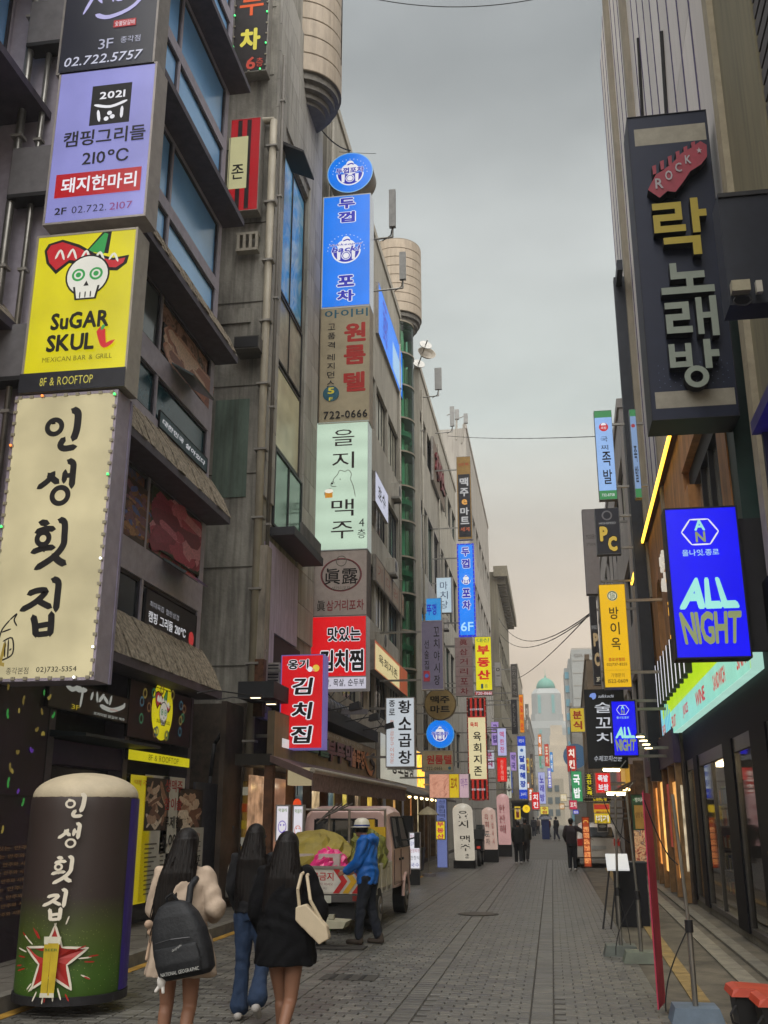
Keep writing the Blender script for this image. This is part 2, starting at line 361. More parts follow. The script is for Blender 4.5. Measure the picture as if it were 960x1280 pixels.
def paver_mesh(w, l, m):
    b = MB(); e = .006; z = -.001
    b.add([(0, 0, -.02), (w, 0, -.02), (w, l, -.02), (0, l, -.02), (e, e, z), (w-e, e, z), (w-e, l-e, z), (e, l-e, z)], [(4, 5, 6, 7), (0, 1, 5, 4), (1, 2, 6, 5), (2, 3, 7, 6), (3, 0, 4, 7)])
    return b.mesh('paver', m)
PW, PL = .2, .13
pm_ = [paver_mesh(PW-.008, PL-.008, m) for m in PV]; rest = [MB() for _ in PV]; cnt = 0; row = 0; y = 8.6
while y < YF-.02:
    x = -4.86; k = 0
    while x < .93:
        course = (k % 6 == 5); off = 0 if course else (PW/2 if row % 2 else 0)
        for xx in ([x] if not course else [x]):
            px = xx+(off if k % 6 != 4 else 0); wd = PW-.008
            if not course and off and k % 6 == 4: px = xx+off; wd = PW/2-.008
            q = random.choice((0, 0, 1, 1, 2, 3))
            inside = (px+480/1250*0 > (-4.4 if y > 10 else -3.7)+0*y)
            if cnt < 296 and y < 10.6 and px > -2.3 and wd > .15 and y > 9.1:
                o = inst(pm_[q], 'paver', street, (px, y, random.uniform(-.002, .001))); cnt += 1
            else:
                e = .006; z = random.uniform(-.003, 0); l = PL-.008
                rest[q].add([(px, y, -.02), (px+wd, y, -.02), (px+wd, y+l, -.02), (px, y+l, -.02), (px+e, y+e, z), (px+wd-e, y+e, z), (px+wd-e, y+l-e, z), (px+e, y+l-e, z)], [(4, 5, 6, 7), (0, 1, 5, 4), (1, 2, 6, 5), (2, 3, 7, 6), (3, 0, 4, 7)])
                if not course and off and k % 6 == 0: rest[q].add([(xx, y, -.02), (xx+PW/2-.008, y, -.02), (xx+PW/2-.008, y+l, -.02), (xx, y+l, -.02), (xx, y, z), (xx+PW/2-.008, y, z), (xx+PW/2-.008, y+l, z), (xx, y+l, z)], [(4, 5, 6, 7), (0, 1, 5, 4), (1, 2, 6, 5), (2, 3, 7, 6), (3, 0, 4, 7)])
        x += PW; k += 1
    row += 1; y += PL
for q, b in enumerate(rest): b.build('more_pavers', PV[q], street, kind='stuff', fix=False)
# left edge: yellow line, kerb, pavement slabs
MB().box(-4.84, -4.72, 4, 34, .0, .006).build('yellow_line', mat('a07a2c', .7, var=.3, scale=5), street)
MB().box(-3.9, -3.78, 29, 33, .002, .006).build('yellow_line', mat('a07a2c', .7, var=.3, scale=5), street)
lp = MB(); lp.box(-6.4, -5.02, -20, 240, -.02, .10); pav = lp.build('left_pavement', mat('57524b', .85, var=.2, scale=2), kind='structure')
kb = MB().box(0, .13, 0, .97, -.02, .125).mesh('kerb_stone', mat('6d685f', .75, var=.2, scale=6))
for i in range(26): inst(kb, 'kerb_stone', pav, (-5.03+random.uniform(-.004, .004), 8+i*.98, 0))
sb_ = MB().box(0, .44, 0, .44, .09, .112).mesh('slab', mat('5d5850', .8, var=.2, scale=3, bump=.3))
for i in range(28):
    for j in range(3): inst(sb_, 'slab', pav, (-6.38+j*.45, 8.6+i*.45, random.uniform(-.004, .003)))
# right edge: concrete strip with a tan band, a stone gutter and the shop step
def RT(x, y, z): return RR(x, y, z)
b = MB(RT); b.add([(.85, -20, -.008), (5.5, -20, -.008), (5.5, YF+.5, -.008), (.3, YF+.5, -.008)], [(0, 1, 2, 3)]); rp = b.build('right_pavement', mat('5c564b', .85, var=.35, scale=1.6, bump=.3), kind='structure')
tb = MB().box(0, .16, 0, .59, 0, .012).mesh('tan_tile', mat('8a7448', .8, var=.25, scale=5))
for i in range(50): p = RR(1.02, 7+i*.6, 0); inst(tb, 'tan_tile', rp, p, -RA)
gs = MB().box(0, .2, 0, .89, 0, .02).mesh('gutter_stone', mat('7b766a', .8, var=.2, scale=5))
for i in range(34): p = RR(1.62, 7.4+i*.9, 0); inst(gs, 'gutter_stone', rp, p, -RA)
gs2 = MB().box(0, .16, 0, .89, 0, .03).mesh('gutter_stone', mat('6d695f', .8, var=.2, scale=5))
for i in range(34): p = RR(1.95, 7.1+i*.9, 0); inst(gs2, 'gutter_stone', rp, p, -RA)
# manhole
t = thing('manhole_cover', 'round iron manhole cover set in the grey paving', 'manhole cover', (-1.38, 19.2, .001))
MB().cyl((0, 0, 0), (0, 0, .006), .37, n=32).build('rim', mat('3a352f', .6, .3), t); MB().cyl((0, 0, 0), (0, 0, .012), .33, n=32).build('lid', mat('4a433a', .55, .4, scale=20, var=.3), t)
gx, gy = atG(437, 1222); t = thing('drain_grate', 'dark slotted drain grate in the paving near the women', 'drain grate', (gx, gy, .001))
MB().box(-.3, .3, -.2, .2, 0, .004).build('frame', mat('3c3934', .7), t)
for i in range(3): MB().box(-.2+i*.16, -.15+i*.16, -.17, .17, .004, .009).build('bar', mat('1d1b19', .7), t)
# ================================================================ building kit
GL = {'dark': mat('20262a', .1, var=.4, scale=.5, spec=.8), 'blue': mat('7fbaf6', .2, .0, var=.12, scale=.4, spec=.8), 'green': mat('3f6d5c', .12, .1, var=.25, scale=.5, spec=.8), 'grey': mat('5d6568', .12, .1, var=.3, scale=.4, spec=.8), 'pale': mat('a6a493', .3, 0, var=.35, scale=2.2), 'warm': em('d8b070', .55, .4, 1.5), 'white': em('cfd6dc', .6, .3, 1.5)}
FC = {}
def wframe(w, h, m, nm=1, t=.05):
    k = (round(w, 3), round(h, 3), m.name, nm)
    if k not in FC:
        b = MB(); b.box(0, w, -.03, .05, 0, t).box(0, w, -.03, .05, h-t, h).box(0, t, -.03, .05, t, h-t).box(w-t, w, -.03, .05, t, h-t)
        for i in range(nm): x = w*(i+1)/(nm+1); b.box(x-t/2, x+t/2, -.025, .05, t, h-t)
        FC[k] = b.mesh('window', m)
    return FC[k]
def wpane(w, h, m):
    k = ('p', round(w, 3), round(h, 3), m.name)
    if k not in FC: FC[k] = MB().box(.03, w-.03, .0, .02, .03, h-.03).mesh('pane', m)
    return FC[k]
def window(root, x, z, w, h, frame=BLACK, pane=None, nm=1, y=.1):
    o = inst(wframe(w, h, frame, nm), 'window', root, (x, y, z)); inst(wpane(w, h, pane or GL['dark']), 'pane', o, (0, 0, 0)); return o
def building(name, label, loc, rz, wd, ht, dp, wall, bands, bays, pier=.25, recess=.2, frame=BLACK, pane=None, nm=1, cat='building', group=None, end0=None, end1=None, roof=True, base=0.0, core=None, y0=0.0):
    r = thing(name, label, cat, loc, rz, group); e0 = pier if end0 is None else end0; e1 = pier if end1 is None else end1
    MB().box(.005, wd-.005, recess+.03, dp, base, ht-.02).build('core', core or wall, r)
    w = MB(); zs = [base]+[z for bnd in bands for z in bnd]+[ht]
    for a, c in zip(zs[0::2], zs[1::2]):
        if c-a > .02: w.box(0, wd, 0, recess+.035, a, c)
    bw = (wd-e0-e1)/bays; edges = [e0+i*bw for i in range(bays+1)]
    for a, c in bands:
        w.box(0, e0, .004, recess+.035, a, c).box(wd-e1, wd, .004, recess+.035, a, c)
        for x in edges[1:-1]: w.box(x-pier/2, x+pier/2, .004, recess+.035, a, c)
    w.build('wall', wall, r)
    for bi, (a, c) in enumerate(bands):
        for i in range(bays):
            x0 = edges[i]+(0 if i == 0 else pier/2); x1 = edges[i+1]-(0 if i == bays-1 else pier/2)
            p = pane(bi, i) if callable(pane) else pane
            if p == 'skip': continue
            window(r, x0, a, x1-x0, c-a, frame, p, nm, y=recess-.06)
    if roof: MB().box(-.04, wd+.04, -.06, .22, ht-.02, ht+.3).build('parapet', wall, r)
    return r
def Lloc(X, Y): return (X, Y, 0)
# ================================================================ left: dark building with thatched ledges
B1W = -6.15; b1y = 10.85; MUL = mat('a39daa', .5, .2, var=.1, name='purple_grey_metal')
meat = photo('poster_meat', ['2a1c1e', '7d2b40', 'b0566a', '5c6b3a', 'c9a6a2'], 2.2); meat2 = photo('poster_grill', ['241c1c', '6a4636', 'b08a78', '3a3230', 'd0bcae'], 2.4)
def pb1(bi, i):
    return {0: GL['dark'], 1: (meat if i == 1 else photo('poster_sauce', ['2c1c14', '7d4a2a', '3a4a7a', 'a06a3a'], 2.5)), 2: GL['grey'] if i < 0 else mat('1f4450', .15, var=.2), 3: (meat2 if i == 1 else GL['grey'])}.get(bi, GL['blue'])
bands1 = [(4.5, 5.22), (5.72, 6.9), (7.95, 8.72), (9.15, 10.2), (10.95, 11.75), (12.0, 13.25), (14.2, 15.05), (15.3, 16.55), (17.5, 18.3), (18.6, 19.8)]
B1 = building('thatched_ledge_building', 'dark restaurant building at the near left with blue glass and thatched ledges', Lloc(B1W, b1y), PI/2, 6.4, 23, 6, MUL, bands1, 2, pier=.07, recess=.12, frame=mat('2e2d36', .5), pane=pb1, nm=0, base=3.75, end0=1.1, end1=.2)
THATCH = mat('9a8f7f', .95, var=.45, scale=14, bump=1.0, name='rough_thatch')
for z, th in ((3.66, 1), (6.9, 1), (10.2, 1), (13.3, 0), (16.6, 0), (19.9, 0)):
    MB().prism([(-.1, -.45, z), (-.1, .02, z), (-.1, .02, z+.13), (-.1, -.45, z+.13)], (6.55, 0, 0)).build('ledge', mat('4b4551', .6, var=.2), B1)
    if th:
        tm = MB(); n = 40; hh = .75
        for i in range(n):
            x0 = -.1+6.55*i/n; x1 = x0+6.55/n; a = random.uniform(-.02, .02)
            tm.prism([(x0, -.46+a, z+.13), (x0, .02, z+.13), (x0, .02, z+.13+hh), (x0, -.05+a, z+.13+hh), (x0, -.3+a, z+.5+a)], (x1-x0, 0, 0))
        tm.build('thatch', THATCH, B1)
# recessed part of the same front, behind the pipes at the left edge
NB = building('recessed_glass_front', 'recessed dark glass front behind the steel pipes at the left edge', (-7.2, 5.5, 0), PI/2, 5.4, 21, 5, MUL, [(4.6, 7.6), (8.0, 10.0), (11.9, 13.6), (14.2, 17)], 2, pier=.1, recess=.12, frame=mat('2e2d36', .5), pane=lambda a_, b_: [photo('poster_pork', ['3a1c1c', '8a5a48', 'c8a088', '5c2a2a'], 1.2), GL['dark'], GL['blue'], GL['grey']][a_], nm=1, base=3.75, cat='building', y0=0)
for z in (3.8, 7.55, 10.95, 13.7):
    MB().prism([(0, -.75, z), (0, .02, z), (0, .02, z+.12), (0, -.75, z+.12)], (5.35, 0, 0)).build('ledge', mat('4b4551', .6, var=.2), NB)
    MB().prism([(0, -.74, z+.12), (0, .02, z+.12), (0, .02, z+.8), (0, -.4, z+.55)], (5.35, 0, 0)).build('thatch', THATCH, NB)
# ground floor of B1
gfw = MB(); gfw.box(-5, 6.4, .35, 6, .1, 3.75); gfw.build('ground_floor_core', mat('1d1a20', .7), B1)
for x in (1.1, 3.43, 6.13): MB().box(x-.08, x+.08, -.02, .3, .1, 3.75).build('post', mat('55505c', .5, .2), B1)
for (x0, x1) in ((1.2, 3.35), (3.53, 6.05)): MB().box(x0, x1, .2, .24, .1, 2.3).build('shop_glass', DGLASS, B1)
# open top-hung windows
for zz, xx in ((5.72, 4.35), (9.15, 4.15)):
    MB().prism([(xx, -.02, zz+.0), (xx, -.42, zz-.25), (xx, -.44, zz-.22), (xx, -.02, zz+.04)], (1.1, 0, 0)).build('open_window', GL['grey'], B1)
# confetti poster wall
CONF = mat('251428', .5, var=.35, scale=1.2, name='purple_poster')
s = Sign('confetti_poster', 'dark purple wall poster with gold confetti behind the inflatable column', 'poster', (B1W+.05, 8.0, .1), PI/2, 3.78, 3.6, .04, CONF, BLACK, margin=.01)
cc = [em('b9a44c', .35), em('3fbf57', .3), em('6a35b5', .4), em('a08a40', .3)]
for i in range(85):
    u, v = random.uniform(.02, .98), random.uniform(.03, .62); r = random.uniform(.006, .015); a = random.uniform(0, 6)
    s.stroke([(u+r*math.cos(a+k), v+r*1.4*math.sin(a+k)) for k in (0, .8, 1.6)], .012, cc[i % 4])
for i in range(9): s.text('맛있는 안주와 시원한 맥주'[:8+i % 5], .8-.01*(i % 3), .66+i*.024, .26, .012, em('a3784a', .25))
s.text('Buenas', .78, .085, .36, .075, em('c7a94a', .45), bold=.02, shear=.2); s.finish()
MB().box(0, 3.78, -.02, -.012, 1.78, 1.8).build('seam', BLACK, s.root)
# 3F panel + canopy
s = fsign('floor_guide_sign', 'dark grey restaurant sign reading 3F in yellow with white brush script above the doorway', B1W+.1, (62, 846), (159, 905), .1, mat('33362f', .45, var=.3, scale=1), BLACK, margin=.015)
lw = em('b9bcb4', .5)
for p in ([(.18, .1), (.25, .22), (.33, .08), (.36, .2)], [(.38, .05), (.36, .75)], [(.3, .2), (.42, .12)], [(.5, .15), (.48, .4)], [(.55, .1), (.56, .42)], [(.64, .12), (.58, .4)], [(.64, .2), (.7, .38)], [(.74, .1), (.72, .42)], [(.6, .55), (.75, .62), (.9, .4), (.93, .25)]): s.stroke(p, .025, lw)
s.text('3F', .3, .82, .1, .17, em('c8b32e', .5)); s.text('프리미엄 닭갈비 맥주', .73, .88, .42, .12, lw, bold=.02); s.text('닭한마리', .78, .6, .1, .08, em('b34a36', .5)); s.finish()
cn = MB(); cn.prism([(1.05, -.5, 2.62), (1.05, .2, 2.62), (1.05, .2, 2.72), (1.05, -.5, 2.66)], (2.5, 0, 0)); cn.build('canopy', mat('16262c', .5), B1)
MB().box(1.1, 3.45, .0, .2, 2.3, 2.6).build('lintel', mat('30204a', .6), B1)
# sugar skull logo
def skull(s, u, v, k, col_w, col_k, red, grn):
    f = lambda q: [(u+a*k, v+b*k*s.w/s.h) for a, b in q]
    s.shape(f([(-.02, -.17), (.18, -.42), (.26, -.40), (.24, -.12)]), col_k); s.shape(f([(0, -.17), (.18, -.38), (.22, -.36), (.19, -.12)]), grn)
    s.shape(f([(-.5, -.22), (-.46, -.3), (-.3, -.34), (-.1, -.26), (.08, -.14), (.3, -.06), (.48, -.08), (.46, .02), (.36, .1), (.2, .08), (0, .0), (-.2, -.04), (-.34, .08), (-.46, -.06)]), col_k)
    s.shape(f([(-.47, -.21), (-.43, -.28), (-.3, -.31), (-.1, -.22), (.08, -.1), (.3, -.03), (.44, -.05), (.42, .01), (.34, .06), (.2, .04), (0, -.04), (-.2, -.08), (-.34, .03), (-.43, -.07)]), red)
    for a in (-.36, -.22, -.06, .1, .26): s.stroke(f([(a, -.12+abs(a+.3)*.14), (a+.05, -.22+abs(a+.3)*.2), (a+.1, -.1+abs(a+.3)*.16)]), .022, col_w)
    s.disc(u+.03*k, v+.13*k*s.w/s.h, .25*k, col_k, ry=.25*k); s.disc(u+.03*k, v+.13*k*s.w/s.h, .23*k, col_w, ry=.23*k)
    s.shape(f([(-.12, .26), (.18, .26), (.15, .42), (-.09, .42)]), col_k); s.shape(f([(-.1, .24), (.16, .24), (.13, .4), (-.07, .4)]), col_w)
    for a in (-.07, .13): s.disc(u+a*k, v+.12*k*s.w/s.h, .075*k, grn); s.disc(u+a*k, v+.12*k*s.w/s.h, .05*k, col_w); s.disc(u+a*k, v+.12*k*s.w/s.h, .03*k, grn)
    s.shape(f([(.03, .2), (.0, .26), (.06, .26)]), col_k)
    for a in (-.03, .03, .09): s.stroke(f([(a, .33), (a, .4)]), .012, col_k)
YEL = em('c9be12', .75, .18, 1.6); SK = mat('1c1a1c', .6)
s = fsign('skull_window_poster', 'dark window poster with a yellow oval skull badge above the yellow rooftop band', B1W+.06, (163, 848), (236, 935), .04, mat('2e1a24', .5, var=.3, scale=2), BLACK, margin=.01)
s.disc(.5, .4, .17, YEL, ry=.33*s.h/s.w*.55+.12); skull(s, .5, .34, .26, em('d8d4c4', .5), SK, em('a8323a', .5), em('3f8a52', .5)); s.text('SUGAR SKULL', .5, .62, .22, .07, SK, bold=.03)
for i in range(16):
    a = i*1.9; u = .5+.4*math.cos(a)*(.8+.2*math.sin(i)); v = .45+.42*math.sin(a); s.disc(u, v, .03, em(['2f7f58', '7a5a34', '94823a', '356a7a'][i % 4], .35), ring=.6)
s.finish()
s = fsign('rooftop_band', 'yellow band reading 8F ROOFTOP under the skull poster', B1W+.08, (160, 936), (236, 960), .04, YEL, BLACK, margin=.004); s.text('8F & ROOFTOP', .55, .5, .5, .6, SK); s.finish()
PAPER = mat('b9b5ae', .6, var=.08); pm2 = photo('poster_dish', ['2a201e', '8a6a58', 'c8b0a0', '4a3a34', 'd8c8bc'], 4)
def food(s, u0, v0, u1, v1, cols, n=26, bg='241c1a', plate=None):
    s.rect(u0, v0, u1, v1, mat(bg, .5)); W_, H_ = u1-u0, v1-v0
    if plate: s.disc((u0+u1)/2, (v0+v1)/2, W_*.42, mat(plate, .5), ry=min(W_*.42, H_*s.h/s.w*.45))
    ms = [mat(c, .45, var=.25, scale=30) for c in cols]
    for i in range(n):
        u = u0+W_*random.uniform(.12, .88); v = v0+H_*random.uniform(.1, .9); a = random.uniform(-.9, .9); l = random.uniform(.12, .3)*W_
        s.step = .06; s.stroke([(max(u0, min(u1, u-l*math.cos(a))), max(v0, v-l*.5*math.sin(a))), (u, v+random.uniform(-.04, .04)*H_), (max(u0, min(u1, u+l*math.cos(a))), min(v1, v+l*.5*math.sin(a)))], random.uniform(.05, .13)*W_, ms[i % len(ms)], name='picture')
    s.step = 1
def board(label, tl, br, face, X=B1W+.1, name='menu_poster', rows=0, head=None, pic=None):
    s = fsign(name, label, X, tl, br, .02, face, None, lip=0, margin=.0)
    if pic: food(s, .04, .02, .96, .45, ('b0907a', 'c8b09c', '8a6450', 'd8c8b8', '6f4a3c'), 22)
    if head: s.text(head, .5, .1 if not pic else .5, .7, .07, mat('9c2f33', .6))
    for i in range(rows): v = (.55 if pic else .2)+i*(.42 if pic else .75)/max(rows, 1); s.rect(.12, v, .6-.1*(i % 3), v+.012, mat('55504c', .7)); s.rect(.74, v, .88, v+.012, mat('55504c', .7))
    return s
for nm_, lb_, tl_, br_, cs_, bg_, pl_ in (('meat_poster', 'window picture of marbled pink meat on the lowest office floor', (190, 604), (250, 722), ('b0405a', '8a2440', 'd08a98', '7a1c34', 'c86a80', '9a3450'), '2c3a24', None), ('wood_board_poster', 'window picture with blue flower plate on a wooden board', (158, 592), (185, 690), ('8a5a30', '4a5a9a', 'a87848', '6a3c20', '7a4a58'), '3a2418', None), ('grill_poster', 'window picture of grilled meat on a pale plate two floors up', (205, 402), (265, 512), ('b0785a', 'c89a80', '8a5440', 'd8b8a0', 'a86a50'), '3c3632', '8f8a80')):
    s = fsign(nm_, lb_, B1W-.02, tl_, br_, .02, mat(bg_, .4), BLACK, cat='poster', margin=.01, lip=0); food(s, .03, .03, .97, .97, cs_, 95, bg_, pl_); s.finish()
s = board('yellow narrow poster edge beside the inflatable column', (164, 968), (181, 1128), em('c9b512', .5)); s.text('맥주', .5, .06, .7, .05, mat('9c2f33', .6)); s.finish()
board('tall white menu poster headed by grilled meat nearest the yellow poster', (182, 968), (203, 1122), PAPER, rows=12, pic=pm2).finish()
s = board('white poster with large red and black words and the price 7,000', (204, 970), (226, 1065), PAPER)
for i, (t_, c) in enumerate((('생맥주', '9c2f33'), ('참이슬', '9c2f33'), ('무제한', '1c1a1c'), ('7,000', '1c1a1c'))): s.text(t_, .5, .12+i*.24, .8, .17, mat(c, .6), bold=.03)
s.finish()
board('dark menu poster with a grilled meat picture nearest the grey panel', (223, 985), (248, 1100), mat('2d2a2a', .6), rows=0, pic=pm2).finish()
board('white menu list under the dark meat poster', (226, 1035), (250, 1120), PAPER, X=B1W+.13, rows=11, head='안주 메뉴').finish()
t = thing('partition_screen', 'plain grey metal panel standing between the two buildings', 'panel', (B1W, 17.45, .1), PI/2); MB().box(0, 1.5, 0, .05, 0, 2.15).build('board', mat('4e4b51', .6, var=.2), t); MB().box(1.5, 1.56, -.02, .06, 0, 2.2).build('edge_strip', ALU, t)
# ledge lamps
for k, Yl in enumerate((16.0, 17.0)):
    t = thing('spot_lamp', ('nearer' if k == 0 else 'farther')+' thin arm lamp reaching out below the lowest thatched ledge', 'lamp', (-5.7, Yl, 3.62), group='arm lamps on the ledge')
    MB().tube([(0, 0, 0), (.25, .15, .06), (.75, .6, .02)], .012, 6).build('arm', BLACK, t); MB().box(.72, .92, .56, .66, -.02, .03).build('head', BLACK, t); MB().box(.74, .9, .57, .65, -.03, -.021).build('lens', em('ffe9c0', 3), t)
# boxy brackets and steel pipes beside stack 1
def pipe(name, label, pts, r, m=STEEL, cat='pipe', group=None, clips=0):
    o = pts[0]; t = thing(name, label, cat, tuple(o), group=group); q = [tuple(Vector(p)-Vector(o)) for p in pts]; MB().tube(q, r, 10).build('tube', m, t, smooth=True)
    a, b = Vector(q[0]), Vector(q[1])
    for i in range(clips): c = a.lerp(b, (i+.5)/clips); MB().box(c.x-r*1.5, c.x+r*1.5, c.y-r*1.3, c.y+r*1.3, c.z-.02, c.z+.02).build('clamp', ALU, t)
    return t
pipe('steel_pipe', 'thicker bright steel pipe rising left of the near sign stack', [(-6.74, 10.6, 3.5), (-6.74, 10.6, 15.5)], .055, clips=6, group='steel pipes by the sign stack')
pipe('steel_pipe', 'thinner steel pipe closest to the near sign stack', [(-6.5, 10.7, 3.5), (-6.5, 10.7, 15.5)], .04, clips=6, group='steel pipes by the sign stack')
# ================================================================ left: stone building with round turret
B2 = building('stone_turret_building', 'stone clad building with a ribbed round turret near its top, second on the left', Lloc(-5.6, 19.0), PI/2, 4.6, 26, 7, CONC, [(8.2, 17.3)], 1, pier=.2, recess=.22, end0=.75, end1=1.35, pane='skip', base=3.75, core=CONC, roof=True)
stn = [MB().box(0, 0.9, -.05, 0, 0, .8).mesh('stone_panel', m) for m in (STONE, mat('a3a098', .75, var=.15, scale=1.2, bump=.12, streak=.55), mat('b0ada6', .75, var=.12, scale=1.2, bump=.12, streak=.35))]
def stone_row(root, xs, z, h=.8, y=0):
    for x0, x1 in xs:
        if x1-x0 < .08: continue
        inst(random.choice(stn), 'stone_panel', root, (x0+.006, y, z+.006), 0, ((x1-x0-.012)/.9, 1, (h-.012)/.8))
z = 5.6
while z < 21.4:
    if 8.2-.4 < z < 17.3-.2: stone_row(B2, [(0, .73), (3.27, 3.93), (3.93, 4.6)], z)
    elif z > 8: stone_row(B2, [(0, .9), (.9, 1.8), (1.8, 2.7), (2.7, 3.6), (3.6, 4.6)], z)
    else: stone_row(B2, [(2.9, 3.75), (3.75, 4.6)], z)
    z += .8
# windows of the stone building, seen from bottom to top
WX0, WX1 = .77, 3.22; ww = WX1-WX0
window(B2, WX0, 7.6, ww, 1.75, mat('2b2d30', .5), GL['green'], 1, y=-.02)
window(B2, WX0, 9.5, ww, 2.0, mat('3a3834', .5), em('b5ac86', .35, .3), 0, y=.08)
window(B2, WX0, 11.6, ww, 1.7, mat('1c1c1e', .5), GL['pale'], 1, y=.08)
window(B2, WX0, 13.4, ww, 3.8, mat('2a2622', .5), photo('blue_film', ['3a88b8', '4aa8e0', '9ac8e0', '4498cf'], 1.0, rough=.2), 1, y=.1)
MB().box(.6, 3.4, -.55, -.02, 7.32, 7.5).build('window_shelf', mat('34343a', .6), B2)
gr = MB()
for i in range(16): x = 1.5+i*.12; gr.box(x, x+.05, -.5, -.44, 7.5, 7.85)
gr.build('grating', mat('5f5c5a', .6, .3), B2)
MB().prism([(.3, -.02, 16.9), (.3, -.6, 16.55), (.3, -.6, 16.5), (.3, -.02, 16.8)], (1.1, 0, 0)).build('open_window', BLACK, B2)
# mauve panel and rusty column at the foot
MB().box(.25, 2.75, -.12, -.01, 5.3, 7.1).build('mauve_panel', mat('b0a4bc', .6, var=.12, streak=.3), B2)
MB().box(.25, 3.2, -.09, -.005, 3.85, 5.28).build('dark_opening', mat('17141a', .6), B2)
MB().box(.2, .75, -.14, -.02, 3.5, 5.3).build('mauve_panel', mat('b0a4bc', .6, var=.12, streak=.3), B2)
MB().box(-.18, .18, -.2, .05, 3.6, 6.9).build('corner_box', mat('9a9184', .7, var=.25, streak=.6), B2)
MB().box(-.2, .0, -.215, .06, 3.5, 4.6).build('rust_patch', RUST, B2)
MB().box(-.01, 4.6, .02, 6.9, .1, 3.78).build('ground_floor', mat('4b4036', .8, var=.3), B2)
# green stains panel on the bare side wall (old paint)
MB().box(-.014, -.004, .35, 1.1, 8.0, 10.2).build('green_paint', mat('66776c', .85, var=.35, scale=1.6, streak=.6), B2)
MB().box(-.05, -.002, .4, 3, 12.0, 12.35).build('wall_beam', CONC, B2)
def turret(root, cx, cy, R, z0, z1, n=40, ribs=9):
    b = MB(); pr = [(R*.55, 0), (R*.62, .0), (R*.62, .10), (R*.72, .12), (R*.72, .28), (R*.84, .30), (R*.84, .48), (R*.94, .5), (R*.94, .68), (R, .7)]
    b.lathe((cx, cy, z0), pr, n); b.build('turret_base', mat('6a665f', .6, .2, var=.15), root)
    H_ = (z1-z0-.72)/ribs
    for i in range(ribs): zz = z0+.72+i*H_; MB().lathe((cx, cy, zz), [(R*.985, 0), (R, .02), (R, H_-.03), (R*.985, H_-.012), (R*.97, H_-.01)], n).build('band', mat('a89a88', .55, .15, var=.08, streak=.25), root)
    MB().cyl((cx, cy, z1-.02), (cx, cy, z1+.05), R*.98, n=n).build('turret_roof', mat('8f8475', .7), root)
turret(B2, 3.2, .28, 1.12, 19.75, 25.5)
# pipes on the corner
pipe('drain_pipe', 'long pale drain pipe running down the corner of the stone building', [(-5.62, 18.86, 2.3), (-5.62, 18.86, 17.1), (-6.5, 18.86, 17.15)], .085, mat('a09886', .55, var=.12, streak=.2), clips=10)
pipe('drain_pipe', 'thin dark pipe beside the long pale drain pipe', [(-5.45, 18.98, 3.5), (-5.45, 18.98, 19.0)], .04, mat('5d5850', .6), clips=6)
t = pipe('warning_wrap', 'orange and yellow notices wrapped round the foot of the drain pipe', [(-5.62, 18.86, .1), (-5.62, 18.86, 2.3)], .1, mat('a88a3a', .6, var=.1), cat='post')
for i in range(5): MB().cyl((0, 0, .75+i*.3), (0, 0, .9+i*.3), .103, n=12).build('label_band', em(['b86a1a', 'c9c4b4', 'b89a1a', 'b0480f', 'cfc8b0'][i], .25), t)
# cables
pipe('black_cable', 'loop of thick black cable hanging on the bare wall beside the drain pipe', [tuple(p) for p in [(-6.35, 18.8, .6), (-6.35, 18.8, 2.4), (-6.3, 18.8, 3.0), (-6.1, 18.8, 3.3), (-5.95, 18.8, 3.2), (-5.85, 18.8, 2.7), (-5.9, 18.8, 1.6), (-6.05, 18.8, 1.1), (-5.85, 18.8, .4)]], .035, BLACK, cat='cable')
pipe('leaning_pole', 'dark pole leaning on the wall between the buildings', [(-6.2, 18.3, .1), (-5.8, 18.6, 1.5)], .04, BLACK, cat='pole')
pipe('leaning_pole', 'white rolled banner pole leaning on the wall near the drain pipe', [(-5.75, 18.3, .3), (-5.95, 18.6, 1.45)], .045, mat('b0aca4', .6), cat='pole')
# ================================================================ left: third, with green glass tube; fourth; fifth; farther ones
def pB3(bi, i): return [GL['pale'], GL['grey'], GL['dark'], GL['grey'], GL['pale']][(bi*2+i) % 5]
SAND = mat('a39e92', .8, var=.14, scale=1.2, bump=.1, streak=.3)
B3 = building('glass_tube_building', 'beige building with a green glass stair tube and a ribbed turret on top', Lloc(-5.6, 24.3), PI/2, 16.9, 22.6, 8, SAND, [(4.9, 6.6), (7.9, 9.8), (11.2, 13.2), (14.8, 16.8)], 5, pier=.3, pane=pB3, nm=3, end1=2.6, roof=True)
MB().box(3.5, 9, .6, 6, 22.6, 24.6).build('roof_room', SAND, B3)
tb_ = MB(); cx, cy, R = 15.6, .35, .85
GT = mat('6f9f86', .08, .0, var=.15, scale=1.0, spec=.9, name='green_glass')
for i in range(10):
    a0 = PI+(i)*PI/10; a1 = PI+(i+1)*PI/10
    p0 = (cx+R*math.cos(a0), cy+R*math.sin(a0)); p1 = (cx+R*math.cos(a1), cy+R*math.sin(a1))
    for zz in range(6): MB().add([(p0[0], p0[1], 4.3+zz*3.05), (p1[0], p1[1], 4.3+zz*3.05), (p1[0], p1[1], 7.3+zz*3.05), (p0[0], p0[1], 7.3+zz*3.05)], [(0, 1, 2, 3)]).build('glass_panel', glass('c4ecd6', .85, .08), B3, fix=False)
for zz in range(13): MB().lathe((cx, cy, 4.2+zz*1.525), [(R*.9, 0), (R*1.04, .0), (R*1.04, .07), (R*.9, .07)], 28).build('ring', mat('8c8474', .55, .3), B3)
for i in range(5): MB().lathe((cx, cy, 5.0+i*3.05), [(.1, 0), (R*.86, .0), (R*.86, .22), (.1, .22)], 24).build('stair_landing', mat('7da892', .6), B3)
